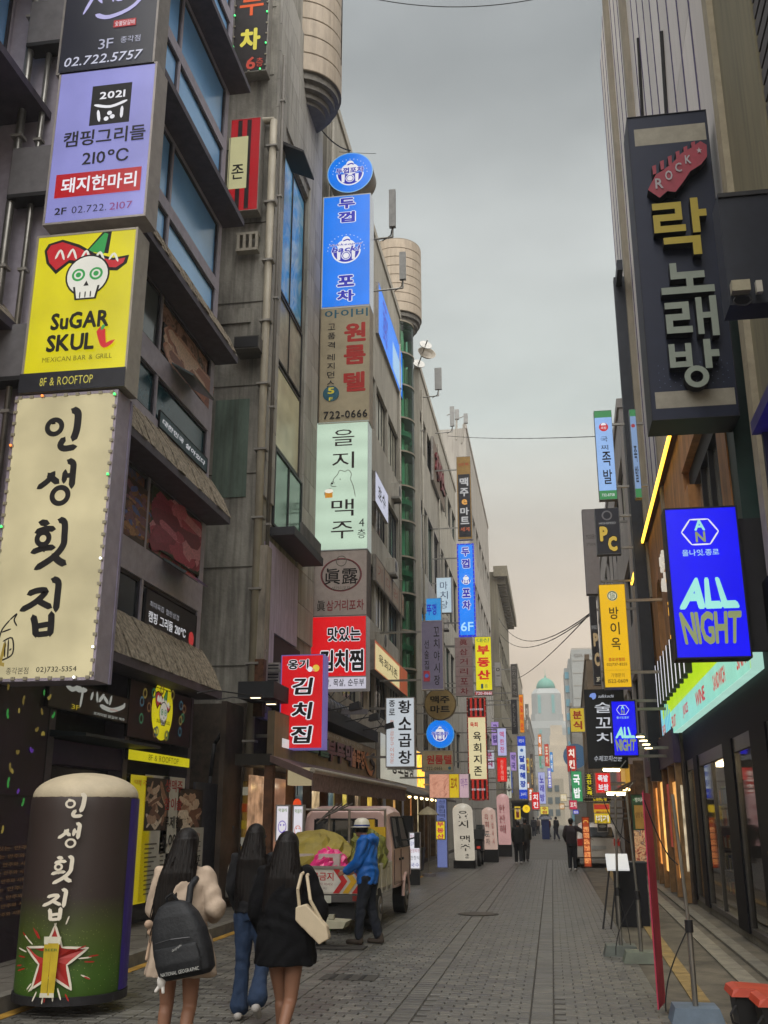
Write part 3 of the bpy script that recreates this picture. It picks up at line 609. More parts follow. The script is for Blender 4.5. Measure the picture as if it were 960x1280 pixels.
MB().cyl((cx, cy+.1, 4.2), (cx, cy+.1, 22.6), R*.62, n=20).build('tube_core', mat('b0dcc2', .5, var=.2, scale=.8), B3)
turret(B3, 15.9, .3, 1.15, 22.3, 26.6, ribs=8)
def pB4(bi, i): return [GL['dark'], GL['green'], GL['grey'], GL['pale']][(bi+i*3) % 4]
B4 = building('corniced_office_building', 'brown building past the glass tube with a row of tall windows and a side banner', Lloc(-5.25, 43.0), PI/2, 19, 22.0, 8, SAND, [(4.4, 6.4), (8.0, 10.6), (12.4, 15.6), (18.2, 20)], 7, pier=.35, pane=pB4, nm=2)
B5 = building('grey_slab_building', 'tall grey building with long vertical fins behind the blue toad banner', Lloc(-4.75, 66.0), PI/2, 26, 28.0, 9, mat('a5a098', .8, var=.1, scale=.8, streak=.3), [(5, 8), (10, 13), (15, 18), (20, 23)], 7, pier=.6, recess=.5, pane=lambda a, b_: GL['grey'], nm=1)
B6 = building('classical_cornice_building', 'old grey building with a heavy bracketed cornice on the left in the distance', Lloc(-4.1, 93.0), PI/2, 26, 24.0, 9, mat('7c7666', .85, var=.15, scale=.6, streak=.4), [(4, 6), (8, 10), (12, 14), (16, 18)], 6, pier=.5, pane=lambda a, b_: [GL['dark'], GL['pale']][(a+b_) % 2], nm=1, roof=False)
MB().box(-.6, 26, -1.0, .3, 23.4, 24.4).build('cornice', mat('7c7666', .85, var=.15), B6)
cb = MB().box(0, .4, -.75, 0, 0, .6).mesh('cornice_bracket', mat('6c6658', .85))
for i in range(18): inst(cb, 'cornice_bracket', B6, (.1+i*1.4, 0, 22.8))
B7 = building('distant_narrow_building', 'narrow beige building on the left with warm lit windows far down the street', Lloc(-3.3, 121.0), PI/2, 22, 19, 9, mat('8d8576', .85, var=.15, scale=.5), [(4, 6), (8, 10), (12, 14)], 5, pier=.5, pane=lambda a, b_: [GL['dark'], GL['warm'], GL['grey']][(a+b_) % 3])
B8 = building('distant_grey_building', 'grey building farthest away on the left side of the street', Lloc(-2.5, 146.0), PI/2, 40, 15, 9, mat('7d7a74', .85, var=.15, scale=.5), [(4, 6), (8, 10), (11, 13)], 7, pier=.5, pane=lambda a, b_: [GL['grey'], GL['dark'], GL['white']][(a+2*b_) % 3])
# ================================================================ right side (stands at a slight angle): local x runs from far to near
def Rloc(X, Y): return RR(X, Y, 0)
R_ = -PI/2-RA
# black framed shop
SX = 2.35
R1 = thing('black_framed_shop', 'black framed convenience shop front with wide glass under the green and yellow sign', 'shop', Rloc(SX, 22.0), R_)
L1 = 14.6
MB().box(0, L1, 0, .6, 2.75, 4.3).build('beam', mat('0e0e13', .6, spec=.12), R1)
MB().box(0, L1, .02, .35, 0, .12).build('sill', mat('6a665c', .8, var=.2), R1)
cols = [(0, .4), (1.7, 2.3), (5.6, 6.5), (8.1, 9.2), (12.0, 12.6)]
for a, c in cols: MB().box(a, c, -.03, .3, .121, 2.749).build('column', mat('0a0b12', .6, var=.1, spec=.12), R1)
edges_ = [c for a, c in cols]+[L1]; st_ = [a for a, c in cols[1:]]+[L1]
for a, c in zip(edges_[:-1], st_):
    o = MB().box(a, c, .0, .08, .121, .2).box(a, c, .0, .08, 2.55, 2.749).box(a, a+.05, .0, .08, .2, 2.55).box(c-.05, c, .0, .08, .2, 2.55)
    if c-a > 2: o.box((a+c)/2-.025, (a+c)/2+.025, .0, .08, .2, 2.55)
    fo = o.build('window_frame', mat('4a4845', .4, .5), R1); MB().add([(a+.05, .03, .2), (c-.05, .03, .2), (c-.05, .03, 2.55), (a+.05, .03, 2.55)], [(0, 1, 2, 3)]).build('pane', glass('e0e2dc', .9), fo, fix=False)
MB().box(0, L1, 2.2, 2.3, 0, 2.7).build('back_wall', mat('7b7266', .8, var=.2), R1); MB().box(0, L1, .35, 2.2, .0, .05).build('floor', mat('8a8376', .5), R1)
MB().box(0, L1, .35, 2.2, 2.7, 2.74).build('shop_ceiling', mat('8a8376', .8), R1)
for i, xx in enumerate((1, 3.6, 6.4, 9.6, 12.4)): MB().box(xx, xx+1.3, .38, .6, 2.6, 2.64).build('ceiling_lamp', em('ffe4b8', 26), R1)
# shelves with goods inside
for k, (x0, x1) in enumerate(((.6, 2.4), (3.1, 5.1), (6.0, 7.9), (9.2, 11.3))):
    t = thing('shop_shelf', ['farthest', 'second farthest', 'second nearest', 'nearest'][k]+' rack of packaged goods behind the black framed shop glass', 'shelf', RR(SX+.5, 22.0-x0, 0), R_, 'goods racks in the shop')
    w = x1-x0
    for z in (.3, .7, 1.1, 1.5, 1.9): MB().box(0, w, 0, .4, z-.03, z).build('shelf_board', mat('4c4038', .6), t)
    for xx in (0, w-.03): MB().box(xx, xx+.03, 0, .4, .05, 2.2).build('upright', mat('3a3836', .5), t)
    cl = ['a8492e', 'b98d3a', 'c9c2b0', '6a2f28', '3f5a7a', '8a4a56', 'd8d0c0', '5f6a3a']; grp = {}
    for z in (.3, .7, 1.1, 1.5, 1.9):
        x = .05
        while x < w-.2:
            q = random.uniform(.08, .18); hh = random.uniform(.15, .3) if z < 1.9 else random.uniform(.2, .34); grp.setdefault(random.choice(cl), MB()).box(x, x+q-.01, .03, .3, z+.001, z+hh); x += q
    for c, bb in grp.items(): bb.build('goods', mat(c, .5, var=.35, scale=12), t, kind='stuff')
# hazard column
t = thing('hazard_guard', 'yellow and black striped corner guard on the dark column at the right edge', 'corner guard', Rloc(SX-.09, 12.95), R_)
MB().box(0, .32, -.02, 0, .15, 1.25).build('plate', BLACK, t)
for i in range(7): z = .17+i*.155; MB().add([(0, -.024, z+.1), (.32, -.024, z-.0), (.32, -.024, z+.075), (0, -.024, z+.175)], [(0, 1, 2, 3)]).build('stripe', mat('b0952a', .6), t, fix=False)
# upper wall of R1 + purple neighbour
UP = thing('striped_cladding_building', 'dark building at the top right with slanting ribbed cladding and a beige pillar', 'building', Rloc(2.45, 11.9), R_)
MB().box(0, 12, .1, 8, 3.6, 26).build('core', mat('3c382f', .8, var=.2), UP)
MB().box(0.3, 2.2, -.0, .6, 4.3, 26).build('pillar', mat('7d7760', .8, var=.12, scale=1, streak=.3), UP)
MB().box(.0, .3, -.08, .6, 4.3, 26).build('pillar_edge', mat('9a917c', .8, var=.12), UP)
rb = MB().box(0, 6, 0, .1, 0, .16).mesh('rib', mat('4a4644', .6, .2, var=.15))
for i in range(90): inst(rb, 'rib', UP, (2.3, 0, 4.4+i*.22))
MB().box(5.4, 5.75, -.3, .3, 4.3, 26).build('steel_fin', mat('5d666c', .5, .3), UP)
# wood fronted building with arches
WOOD = mat('b5804e', .55, var=.3, scale=3, streak=.35, name='brown_wood'); X2 = 2.3
R2 = thing('wood_arch_building', 'brown wood fronted building with arched windows and a glowing gold strip along its top', 'building', Rloc(X2, 30.8), R_)
L2 = 18.0; zt = 8.45
wa = MB(); archs = [(1.2, 2.5), (3.6, 4.9), (6.2, 7.5)]
xs_ = [0]+[q for a in archs for q in a]+[13.0]
for a, c in zip(xs_[0::2], xs_[1::2]): wa.box(a, c, 0, .3, 3.6, zt)
for a, c in archs:
    n = 12; cxx = (a+c)/2; r = (c-a)/2; zc = 6.4; pts = [(a, 0, zc)]+[(cxx-r*math.cos(PI*i/n), 0, zc+r*math.sin(PI*i/n)) for i in range(1, n)]+[(c, 0, zc), (c, 0, zt), (a, 0, zt)]
    wa.prism(pts, (0, .3, 0)); wa.box(a, c, 0, .3, 3.6, 4.1)
wa.build('wood_wall', WOOD, R2)
for a, c in archs: MB().box(a-.05, c+.05, .2, .24, 4.05, 7.3).build('arched_pane', GL['dark'], R2)
MB().box(0, L2, .301, 8, 3.6, zt-.01).build('core', mat('2c2622', .8), R2)
MB().box(13.0, 13.6, -.02, .5, 3.6, 7.2).build('wood_pier', WOOD, R2); MB().box(17.1, 17.8, -.04, .5, 3.6, 7.2).build('wood_pier', WOOD, R2)
MB().box(13.0, L2, -.03, .3, 7.6, zt-.002).build('wood_head', WOOD, R2); MB().box(13.0, L2, .1, .3, 7.2, 7.6).build('recess_shadow', mat('15171c', .5), R2); MB().box(17.8, 18.3, -.02, .4, 3.6, zt).build('green_post', mat('16332e', .5), R2)  # near-black strip under the head: shadow of the recess painted as colour
MB().box(13.6, 17.1, .18, .2, 4.1, 7.2).build('big_pane', mat('b5b2a6', .06, .5, var=.35, scale=.8, spec=.9), R2)
for xx in (14.4, 15.3, 16.2): MB().box(xx, xx+.06, .1, .18, 4.1, 7.2).build('mullion', BLACK, R2)
MB().box(-.1, L2, -.1, .35, zt+.01, zt+.2).build('top_rail', mat('5d3a1e', .5), R2); MB().box(-.1, L2, -.15, -.101, zt+.03, zt+.11).build('light_strip', em('ffc13a', 4), R2)
s = Sign('wood_wall_lettering', '', '', (0, 0, 0), 0, 1, 1, 0, None, None, root=thing('wall_lettering', 'raised white and gold letters fixed on the brown wood wall', 'lettering', RR(X2-.02, 22.8, 4.7), R_)); s.w, s.h = 3.2, 2.6
s.vtext('방이', .2, .0, .4, .24, em('d8cfc0', .8), bold=.03, ext=.05); s.vtext('설렁탕', .55, .2, 1.0, .26, em('ffb52e', 1.6), bold=.03, ext=.05); s.vtext('곰탕', .85, .4, 1.0, .2, em('ffb52e', 1.2), bold=.03, ext=.05); s.finish()
MB().box(0, 8.7, .0, 7.9, 0, 3.6).build('ground_floor', mat('463a30', .7, var=.3), R2)
# white panel facade above
R3 = thing('white_panel_building', 'tall off white metal panel facade with dark vertical joints on the upper right', 'building', Rloc(2.4, 30.6), R_)
MB().box(0, 18.6, .06, 8, 8.7, 27.5).build('core', mat('43345a', .7), R3)
PN = [mat('d6cfca', .5, .1, var=.05, scale=.8, streak=.12), mat('cac3be', .5, .1, var=.05, scale=.8, streak=.12)]
pnm = [MB().box(0, .92, 0, .06, 0, 4.63).mesh('panel', m) for m in PN]
for i in range(18):
    for j in range(4): inst(pnm[(i*7+j*3) % 2], 'panel', R3, (.3+i*1.02, 0, 8.85+j*4.65))
jm = MB().box(0, .07, -.012, .05, 0, 18.7).mesh('joint_strip', mat('3a2c58', .6))
for i in range(18): inst(jm, 'joint_strip', R3, (.245+i*1.02, 0, 8.8))
for xx, zz in ((4.6, 26), (9.2, 22)): MB().box(xx, xx+.3, -.16, .2, 7, zz).build('fin', mat('8c8474', .7, var=.12, streak=.3), R3)
for (xa, za, xb, zb, xc, zc) in ((14.9, 15.5, 14.4, 13.3, 14.4, 11.5), (11.5, 18.4, 11.0, 16.6, 11.0, 14.8)): MB().tube([(xa, -.03, za), (xb, -.03, zb), (xc, -.03, zc)], .035, 6).build('downpipe', BLACK, R3)
# frame carrying signs, grey building behind
R4 = building('grey_sign_building', 'plain grey building behind the yellow sign on the right', Rloc(2.2, 62), R_, 30.8, 14.5, 9, mat('a39e9a', .8, var=.1, scale=.8, streak=.2), [(4, 6), (7.5, 9.5), (11, 13)], 10, pier=.5, pane=lambda a, b_: [GL['dark'], GL['grey'], GL['pale']][(a+b_*2) % 3])
t = thing('steel_sign_frame', 'tall dark steel frame carrying the pigs feet sign and the PC sign', 'frame', RR(1.95, 26.2, 0), R_)
MB().box(0, .28, 0, .3, 2.5, 16.3).build('post', mat('2c2f36', .5, .4), t); MB().box(-.5, -.3, 0, .2, 3, 12).build('post', mat('6a6c70', .5, .4), t)
MB().box(.28, 1.2, .05, .2, 16.0, 16.3).build('top_arm', mat('2c2f36', .5, .4), t)
for z in (6, 8, 10, 12): MB().box(-.32, .0, .02, .18, z, z+.25).build('rung', mat('77787c', .5, .4), t)
R5 = building('brown_far_shop_building', 'brown building in the middle distance on the right with a round blue sign', Rloc(1.35, 96), R_, 33, 11, 9, mat('7f6f5c', .8, var=.2, scale=.8), [(4, 6), (7.5, 9.5)], 7, pier=.5, pane=lambda a, b_: [GL['dark'], GL['warm'], GL['pale']][(a+b_) % 3])
R6 = building('far_right_low_building', 'low grey building far off on the right side of the street', Rloc(.4, 150), R_, 50, 12, 9, mat('8a867e', .8, var=.2, scale=.8), [(4, 6), (8, 10)], 9, pier=.5, pane=lambda a, b_: [GL['grey'], GL['warm']][(a+b_) % 2])
# far white tower and domed tower
PALE = mat('8f918e', .8, var=.06, scale=.2)
Wx, Wz = atY(704, 812, 190); Wx2, _ = atY(740, 812, 190)
WT = thing('white_office_tower', 'pale stepped office tower with a column of square blue windows', 'tower', (Wx, 190, 0))
MB().box(.0, 1.4, 2, 14, 0, Wz-3.2).build('side_block', PALE, WT); MB().box(1.4, 9, 0, 14, 0, Wz).build('main_block', PALE, WT); MB().box(.8, 1.4, 1, 14, 0, Wz-1.6).build('step_block', PALE, WT)
bw = MB().box(0, 1.25, -.1, .1, 0, 1.25).mesh('window', mat('5f8fa0', .3, .2, spec=.6))
for i in range(11): inst(bw, 'window', WT, (.05+.02, 1.9, Wz-5.2-i*2.55))
fl = MB().box(0, 7.4, -.06, .02, 0, .12).mesh('floor_line', mat('8d8980', .8))
for i in range(14): inst(fl, 'floor_line', WT, (1.5, 0, 2+i*2.3))
s = Sign('tower_lettering', '', '', (0, 0, 0), 0, 7.5, 3, 0, None, None, root=thing('tower_logo', 'red mark and grey letters near the top of the pale tower', 'sign', (Wx+1.5, 189.93, Wz-3.4))); s.text('GROUP', .35, .25, .6, .2, mat('77736c', .8), bold=.02); s.stroke([(.55, .45), (.7, .4), (.66, .6), (.8, .5)], .05, mat('a8464a', .7)); s.finish()
# domed tower
Dx0, Dz = atY(583, 858, 300); Dx1, _ = atY(641, 858, 300); Dc = (Dx0+Dx1)/2+1.2
DT = thing('domed_tower', 'tall pale tower with a green copper dome and spire on the skyline', 'tower', (Dc+3.5, 300, 0))
DM = mat('8f9290', .8, var=.05, scale=.15)
a = atY(655, 960, 300); hw = 9.2
DT.location = ((atY(668, 900, 300)[0]+atY(700, 900, 300)[0])/2, 300, 0); MW[DT.name] = Matrix.Translation(DT.location)
zt_ = atY(684, 862, 300)[1]; zd = atY(684, 848, 300)[1]
def rect_ring(hx_, hy_, ch, z): return [(x, y, z) for x, y in ((-hx_+ch, -hy_), (hx_-ch, -hy_), (hx_, -hy_+ch), (hx_, hy_-ch), (hx_-ch, hy_), (-hx_+ch, hy_), (-hx_, hy_-ch), (-hx_, -hy_+ch))]
MB().loft([rect_ring(4.6, 4.6, 1.2, 0), rect_ring(4.6, 4.6, 1.2, zt_-7.5)]).build('shaft', DM, DT)
MB().loft([rect_ring(4.3, 4.3, 1.5, zt_-7.5), rect_ring(4.2, 4.2, 1.5, zt_-1.5), rect_ring(3.2, 3.2, 1.1, zt_)]).build('upper_shaft', DM, DT)
MB().loft([rect_ring(6.2, 5.4, 1, 0), rect_ring(6.2, 5.4, 1, zt_-11.5), rect_ring(5.2, 5, 1, zt_-9.5)]).build('shoulder', DM, DT)
MB().lathe((0, 0, zt_), [(2.7, 0), (2.75, .9), (2.5, 1.7), (1.9, 2.6), (1.0, 3.2), (.3, 3.4), (.25, 3.9), (.05, 4.3), (.04, 6.2)], 20).build('dome', mat('58887a', .7, var=.15), DT, smooth=True)
dw = MB().box(0, .75, -.1, .1, 0, 1.0).mesh('window', mat('6f9a98', .4)); dl = MB().box(0, .8, -.12, .1, 0, 5.2).mesh('tall_window', mat('6f9a98', .4))
for xx in (-2.4, 1.5): inst(dl, 'tall_window', DT, (xx, -4.32, zt_-7.2))
for i in range(10):
    for xx in (-2.35, 1.55): inst(dw, 'window', DT, (xx, -5.45, zt_-13-i*2.4))
t = thing('distant_terrace', 'stepped pale building in front of the domed tower', 'building', (DT.location.x+3.5, 260, 0))
for i in range(5): MB().box(-4+i*.3, 5-i*1.2, i*1.5, 20, 0, 14+i*2.6).build('tier', mat('aaa08f', .8, var=.08, scale=.3), t)
t = thing('crane_top_building', 'grey block at the very end of the street between the rows', 'building', (-.5, 235, 0)); MB().box(-6, 3.4, 0, 12, 0, 10).build('block', mat('98907f', .8, var=.1, scale=.3), t)
for i in range(3):
    for j in range(5): MB().box(-5+j*1.6, -4+j*1.6, -.1, .1, 2+i*2.6, 3.4+i*2.6).build('window', mat('4f5a5c', .4), t)
# ================================================================ SIGNS
INK = mat('141214', .6, var=.05); WHT = em('e8e8ee', .9); NAVY = em('1c22b4', .8)
def led(s, n_u, n_v, cols=('40ff70',), k=3.0, every=5, r=.014):
    """clip lights round the rim of a sign"""
    base = MB().box(-.022, .022, -.02, .0, -.018, .018).mesh('bulb_clip', mat('9a937f', .5)); bulbs = [MB().sph((0, -.03, 0), r, n=8, m=6).mesh('bulb', em(c, k)) for c in cols]
    pts = [(s.w*(i+.5)/n_u, s.h-.03) for i in range(n_u)]+[(s.w*(i+.5)/n_u, .03) for i in range(n_u)]+[(.03, s.h*(i+.5)/n_v) for i in range(n_v)]+[(s.w-.03, s.h*(i+.5)/n_v) for i in range(n_v)]
    for i, (x, z) in enumerate(pts):
        inst(base, 'bulb_clip', s.root, (x, -.012, z))
        if i % every == 2: inst(bulbs[i % len(bulbs)], 'bulb', s.root, (x, -.02, z))
# ---- near stack, left
YS = 10.4
# brush sign (cream)
s = psign('white_brush_sign', 'tall cream lit sign with four black brush characters and clip lights round its rim', (20, 496), (118, 850), .36, em('c7bb93', .86, .22, 1.3), mat('a39aa8', .5, .2, var=.1), Y=YS, margin=.035)
x0_, z0_ = atY(-22, 852, YS)
def cp(x, y):
    le = 62-(y-70)*.1155; ri = 480-(y-45)*.0695; return ((x-le)/(ri-le), (y-58)/(1222-58-8)*1.0)
def brush(pts, wd=.062, m=INK, **k): s.stroke([cp(*p) for p in pts], wd, m, **k)
def brushring(cx, cy, r, wd=.05, m=INK): u, v = cp(cx, cy); s.disc(u, v, (r+11)/418, m, ring=(r-9)/(r+11), name='lettering')
CH4 = [([(206, 172), (222, 186)], .045), ([(296, 132), (316, 146), (317, 180), (311, 225), (298, 262)], .07), ([(262, 254), (246, 282), (262, 298), (308, 293)], .06),
       ([(222, 396), (196, 430), (156, 458)], .055), ([(200, 402), (214, 420), (238, 440)], .06), ([(268, 392), (262, 440)], .05), ([(280, 350), (300, 364), (299, 400), (294, 462)], .06), ([(262, 414), (296, 412)], .045),
       ([(166, 600), (200, 606)], .06), ([(150, 640), (190, 628), (226, 630)], .055), ([(180, 690), (184, 716)], .05), ([(134, 720), (180, 706), (226, 704)], .055), ([(246, 594), (268, 606), (268, 660), (262, 700), (222, 744), (150, 786)], .06), ([(222, 734), (246, 758), (272, 772)], .065),
       ([(122, 884), (160, 872), (196, 876), (150, 918), (92, 946)], .055), ([(158, 908), (186, 924), (216, 938)], .055), ([(222, 830), (246, 842), (244, 890), (238, 952)], .06), ([(144, 970), (152, 1000), (156, 1046)], .06), ([(220, 960), (220, 1000), (216, 1044)], .06), ([(156, 1010), (216, 1002)], .05), ([(156, 1042), (216, 1038)], .05)]
RING4 = [(226, 206, 28), (250, 496, 30), (182, 668, 22)]
for p, w in CH4: brush(p, w)
for c in RING4: brushring(*c)
# the carp
for p in ([(-.02, .86), (.0, .83), (.06, .8)], [(.06, .8), (.12, .78), (.1, .8), (.13, .82)], [(.02, .87), (.1, .86), (.12, .91), (.04, .93), (-.0, .93)], [(.0, .84), (.08, .83)], [(.04, .87), (.05, .92)], [(.07, .865), (.08, .925)], [(.09, .9), (.105, .895)]): s.stroke([(a+.14, b) for a, b in p], .014, INK)
s.text('종각본점', .32, .967, .2, .022, INK); s.text('02)732-5354', .67, .967, .36, .022, INK, bold=.01)
s.finish(); led(s, 9, 24, ('40ff70', 'ffffff', 'ff7a30', '40ff70', 'ffffff'), 3, every=7)
MB().box(s.w*.02, s.w+.01, .36, .42, 0, s.h).build('side_rail', mat('8f88a0', .5, .2), s.root)
# yellow
s = psign('yellow_skull_sign', 'bright yellow lit sign with a skull in a red sombrero above the cream brush sign', (47, 296), (157, 484), .36, em('cfc40e', .95, .15, 1.4), mat('a39c90', .5, .2, var=.1), Y=YS, margin=.03)
SKb = INK; skull(s, .52, .22, .86, em('e2e0d4', .85), SKb, em('c4202a', .8), em('2f9e4a', .8))
s.text('SuGAR', .52, .575, .56, .11, SKb, bold=.045, shear=0); s.text('SKUL', .45, .71, .46, .11, SKb, bold=.045); s.stroke([(.73, .64), (.75, .7), (.78, .745), (.86, .72)], .075, em('c8141e', .9), taper=(1.2, .4)); s.stroke([(.74, .645), (.76, .62)], .03, em('2f9e4a', .8))
s.text('MEXICAN BAR & GRILL', .53, .81, .66, .03, mat('4b470f', .6)); s.rect(.0, .885, 1, 1.0, mat('23242c', .5)); s.text('8F & ROOFTOP', .45, .943, .5, .05, em('c9be50', .8)); s.finish()
# lavender
s = psign('lavender_grill_sign', 'lavender lit sign with a black stamp reading 2021 and a red band of white letters', (75, 92), (182, 270), .36, em('8f8fd0', .82, .16, 1.2), mat('a39c98', .5, .2, var=.1), Y=YS, margin=.03)
s.rect(.36, .12, .76, .385, INK, name='stamp')
s.text('2021', .57, .19, .26, .05, WHT, bold=.03); s.stroke([(.4, .25), (.56, .27), (.72, .24)], .03, WHT)
for p in ([(.44, .29), (.46, .36)], [(.68, .28), (.68, .35)]): s.stroke(p, .03, WHT)
for u, v in ((.53, .35), (.59, .34), (.56, .315)): s.disc(u, v, .024, WHT)
s.text('캠핑그리들', .53, .465, .82, .105, INK, bold=.03); s.text('210℃', .56, .6, .46, .085, INK, bold=.02)
s.rect(.09, .69, .93, .84, em('b3141e', .85), name='band'); s.text('돼지한마리', .52, .765, .74, .1, WHT, bold=.03)
s.text('2F', .17, .925, .12, .045, INK, bold=.03); s.text('02.722.', .45, .925, .34, .045, mat('2b2a44', .6)); s.text('2107', .76, .925, .22, .045, em('a02a80', .5)); s.finish()
# dark top
s = psign('dark_script_sign', 'dark navy lit sign with flowing white script at the top left', (95, -120), (193, 80), .36, em('23242f', .8), mat('8d8884', .5, .2), Y=YS, margin=.03)
for p in ([(.3, .55), (.36, .52), (.22, .67)], [(.33, .56), (.4, .62)], [(.47, .45), (.42, .6)], [(.5, .5), (.52, .62)], [(.55, .53), (.56, .61), (.64, .6), (.63, .52), (.56, .53)], [(.72, .45), (.7, .62)], [(.7, .53), (.78, .52)], [(.36, .69), (.5, .71), (.75, .66), (.95, .52)]): s.stroke(p, .05, em('b4b0e0', .9), taper=(1.1, .6))
s.rect(.55, .735, .78, .775, em('b3141e', .8)); s.text('숯불닭갈비', .665, .755, .2, .028, WHT); s.text('3F', .49, .86, .15, .055, em('b8bad0', .8)); s.text('종각점', .74, .85, .2, .035, em('b8bad0', .8)); s.text('02.722.5757', .48, .94, .8, .05, em('c4c6d8', .9), shear=.2, bold=.01); s.finish()
MB().box(0.1, s.w-.1, .1, .3, -.14, 0).build('underside', GREY, s.root)
# connector boxes between stack and wall
for z, n in ((12.0, 'top'), (9.55, 'middle'), (6.9, 'lowest')):
    t = thing('bracket_box', n+' grey metal box joining the near sign stack to the wall', 'bracket', (-6.75, YS+.12, z), group='boxes behind the near sign stack'); MB().box(0, .72, 0, .22, 0, .72).build('box', mat('6f6d70', .6, .2, var=.12), t); MB().box(0, .74, -.01, .24, -.06, -.001).build('bottom_lip', BLACK, t)
t = thing('sign_mast', 'steel mast inside the near stack of signs holding all four boxes', 'mast', (-5.45, YS+.4, 3.2)); MB().box(-.06, .06, 0, .12, 0, 12).build('mast', STEEL, t)
# window lettering signs on building 1
for nm, lb, tl, br, txt, y_ in (('window_banner', 'black window banner with white letters and red stamp on the lowest office floor', (183, 735), (243, 818), '캠핑 그리들 210℃', 0),
                                ('window_banner', 'teal window banner with flowing white script below the grilled meat picture', (200, 512), (258, 592), '대한민국 살아있다', 1)):
    s = fsign(nm, lb, B1W+.02, tl, (br[0], br[1]), .03, mat(('1d1c22', '1b4450')[y_], .4, var=.1), BLACK, margin=.01); s.h = s.h
    if y_ == 0: s.text('최대육즙 철판삼겹', .35, .3, .55, .14, em('a8a8b0', .6)); s.text(txt, .42, .6, .72, .26, em('d0d0d4', .8), bold=.02); s.disc(.9, .66, .055, em('b03030', .8))
    else: s.text(txt, .5, .5, .9, .35, em('d0d0d4', .8), shear=.2, bold=.02)
    s.finish()
# ---- second stack (Y 24)
Y2 = 24.0; g2 = 'signs of the tall stack'
def st2(name, label, tl, br, face, case=None, **k): return psign(name, label, tl, br, .5, face, case or mat('9c8f7c', .6, .2, var=.15), Y=Y2, **k)
BLU = em('0a78ea', .95, .1, 1.2)
def toad(s, u, v, r, navy=NAVY, wht=WHT, blue=BLU):
    A = s.w/s.h
    s.disc(u, v, r, wht, a0=PI, a1=2*PI, ry=r); s.disc(u, v, r*.9, navy, a0=PI, a1=2*PI, ry=r*.9)
    for k in (-.5, 0, .5): s.shape([(u+(k-.13)*r, v+.05*r*A), (u+(k+.13)*r, v+.05*r*A), (u+(k+.1)*r, v+.72*r*A), (u+(k-.1)*r, v+.72*r*A)], wht)
    s.disc(u, v+.42*r*A, .32*r, wht); s.disc(u, v+.42*r*A, .26*r, navy, ring=.8)
    s.disc(u, v-.35*r*A, .62*r, wht, ry=.45*r); s.disc(u, v-.75*r*A, .28*r, wht, ry=.3*r); s.stroke([(u-.2*r, v-.7*r*A), (u+.1*r, v-.8*r*A), (u+.25*r, v-.7*r*A)], .1*r, navy)
    for i in range(15): a = PI*i/14; s.disc(u+1.25*r*math.cos(a), v-1.15*r*A*math.sin(a), .035*r, wht, n=6)
s = st2('blue_toad_sign', 'bright blue lit banner high up with navy characters above and below a toad badge', (404, 247), (463, 382), BLU, em('c9ccd0', .5), margin=.03)
for c, v in (('두', .075), ('껍', .2), ('포', .77), ('차', .9)): s.text(c, .5, v, .36, .1, NAVY, bold=.06, out=WHT, ob=.055)
toad(s, .5, .5, .3); s.text('dukkeopos', .5, .455, .66, .025, NAVY, bold=.02, shear=.2, out=WHT); s.text('back!', .5, .495, .6, .05, NAVY, bold=.04, shear=.2, out=WHT, ob=.04); s.finish()
# round one on top
cx_, cz_ = atY(438, 217, Y2); rr_ = .66
t = thing('round_toad_sign', 'round blue drum sign sitting on top of the tall stack of signs', 'sign', (cx_, Y2-.05, cz_-rr_)); b = MB(); b.cyl((0, 0, rr_), (0, .6, rr_), rr_, n=40); b.build('drum', mat('7d7468', .5, .3, streak=.3), t, smooth=False)
s = Sign('x', '', '', 0, 0, 2*rr_, 2*rr_, 0, None, None, root=t); s.w = s.h = 2*rr_; s.y = 0
class _: pass
def shift(s, dx):
    for b in s.ls.values(): b.v = [(x+dx, y, z) for x, y, z in b.v]
s.disc(.5, .5, .5, em('7fb8e8', .8), n=40); s.disc(.5, .5, .48, BLU, n=40); toad(s, .5, .52, .3); s.text('두껍포차', .5, .46, .62, .15, NAVY, bold=.05, out=WHT, ob=.05); shift(s, -rr_); s.finish()
s = st2('studio_room_sign', 'beige sign with big red characters, a navy 5F disc and a phone number', (401, 385), (462, 527), mat('b0a488', .6, var=.1, scale=2), margin=.02)
TEAL = mat('2c6478', .6); RDM = mat('b32a22', .6)
s.text('아이비', .52, .065, .88, .075, TEAL, bold=.03)
for c, v in (('원', .235), ('룸', .43), ('텔', .66)): s.text(c, .7, v, .45, .17, RDM, bold=.05)
for i, c in enumerate('고품격'): s.text(c, .23, .175+i*.08, .15, .055, INK, bold=.01)
for i, c in enumerate('레지던스'): s.text(c, .23, .44+i*.075, .15, .055, INK, bold=.01)
s.disc(.24, .75, .16, TEAL, n=30); s.text('5', .24, .725, .14, .055, em('d8c83a', .5), bold=.04); s.text('F', .24, .795, .08, .03, em('d8c83a', .5), bold=.03); s.text('722-0666', .53, .93, .86, .065, INK, bold=.02); s.finish()
s = st2('pale_green_pub_sign', 'pale green lit sign with dark characters and a drawn bear holding a beer mug', (396, 529), (460, 686), em('bfd6c0', .88, .06, 1.0, .06), em('c0ccc4', .4), margin=.02)
for c, v in (('을', .13), ('지', .31), ('맥', .68), ('주', .85)): s.text(c, .52, v, .42, .13, mat('2b1d1e', .6), bold=.0)
s.text('4', .88, .8, .1, .06, INK); s.text('층', .88, .885, .15, .07, INK)
LN = mat('6b6a62', .6)
for p in ([(.36, .49), (.34, .46), (.42, .42), (.46, .39), (.56, .4), (.62, .39), (.68, .42), (.66, .46)], [(.34, .47), (.3, .49), (.31, .51), (.4, .515)], [(.66, .46), (.72, .52), (.76, .6)], [(.3, .53), (.2, .54), (.18, .58)]): s.stroke(p, .012, LN)
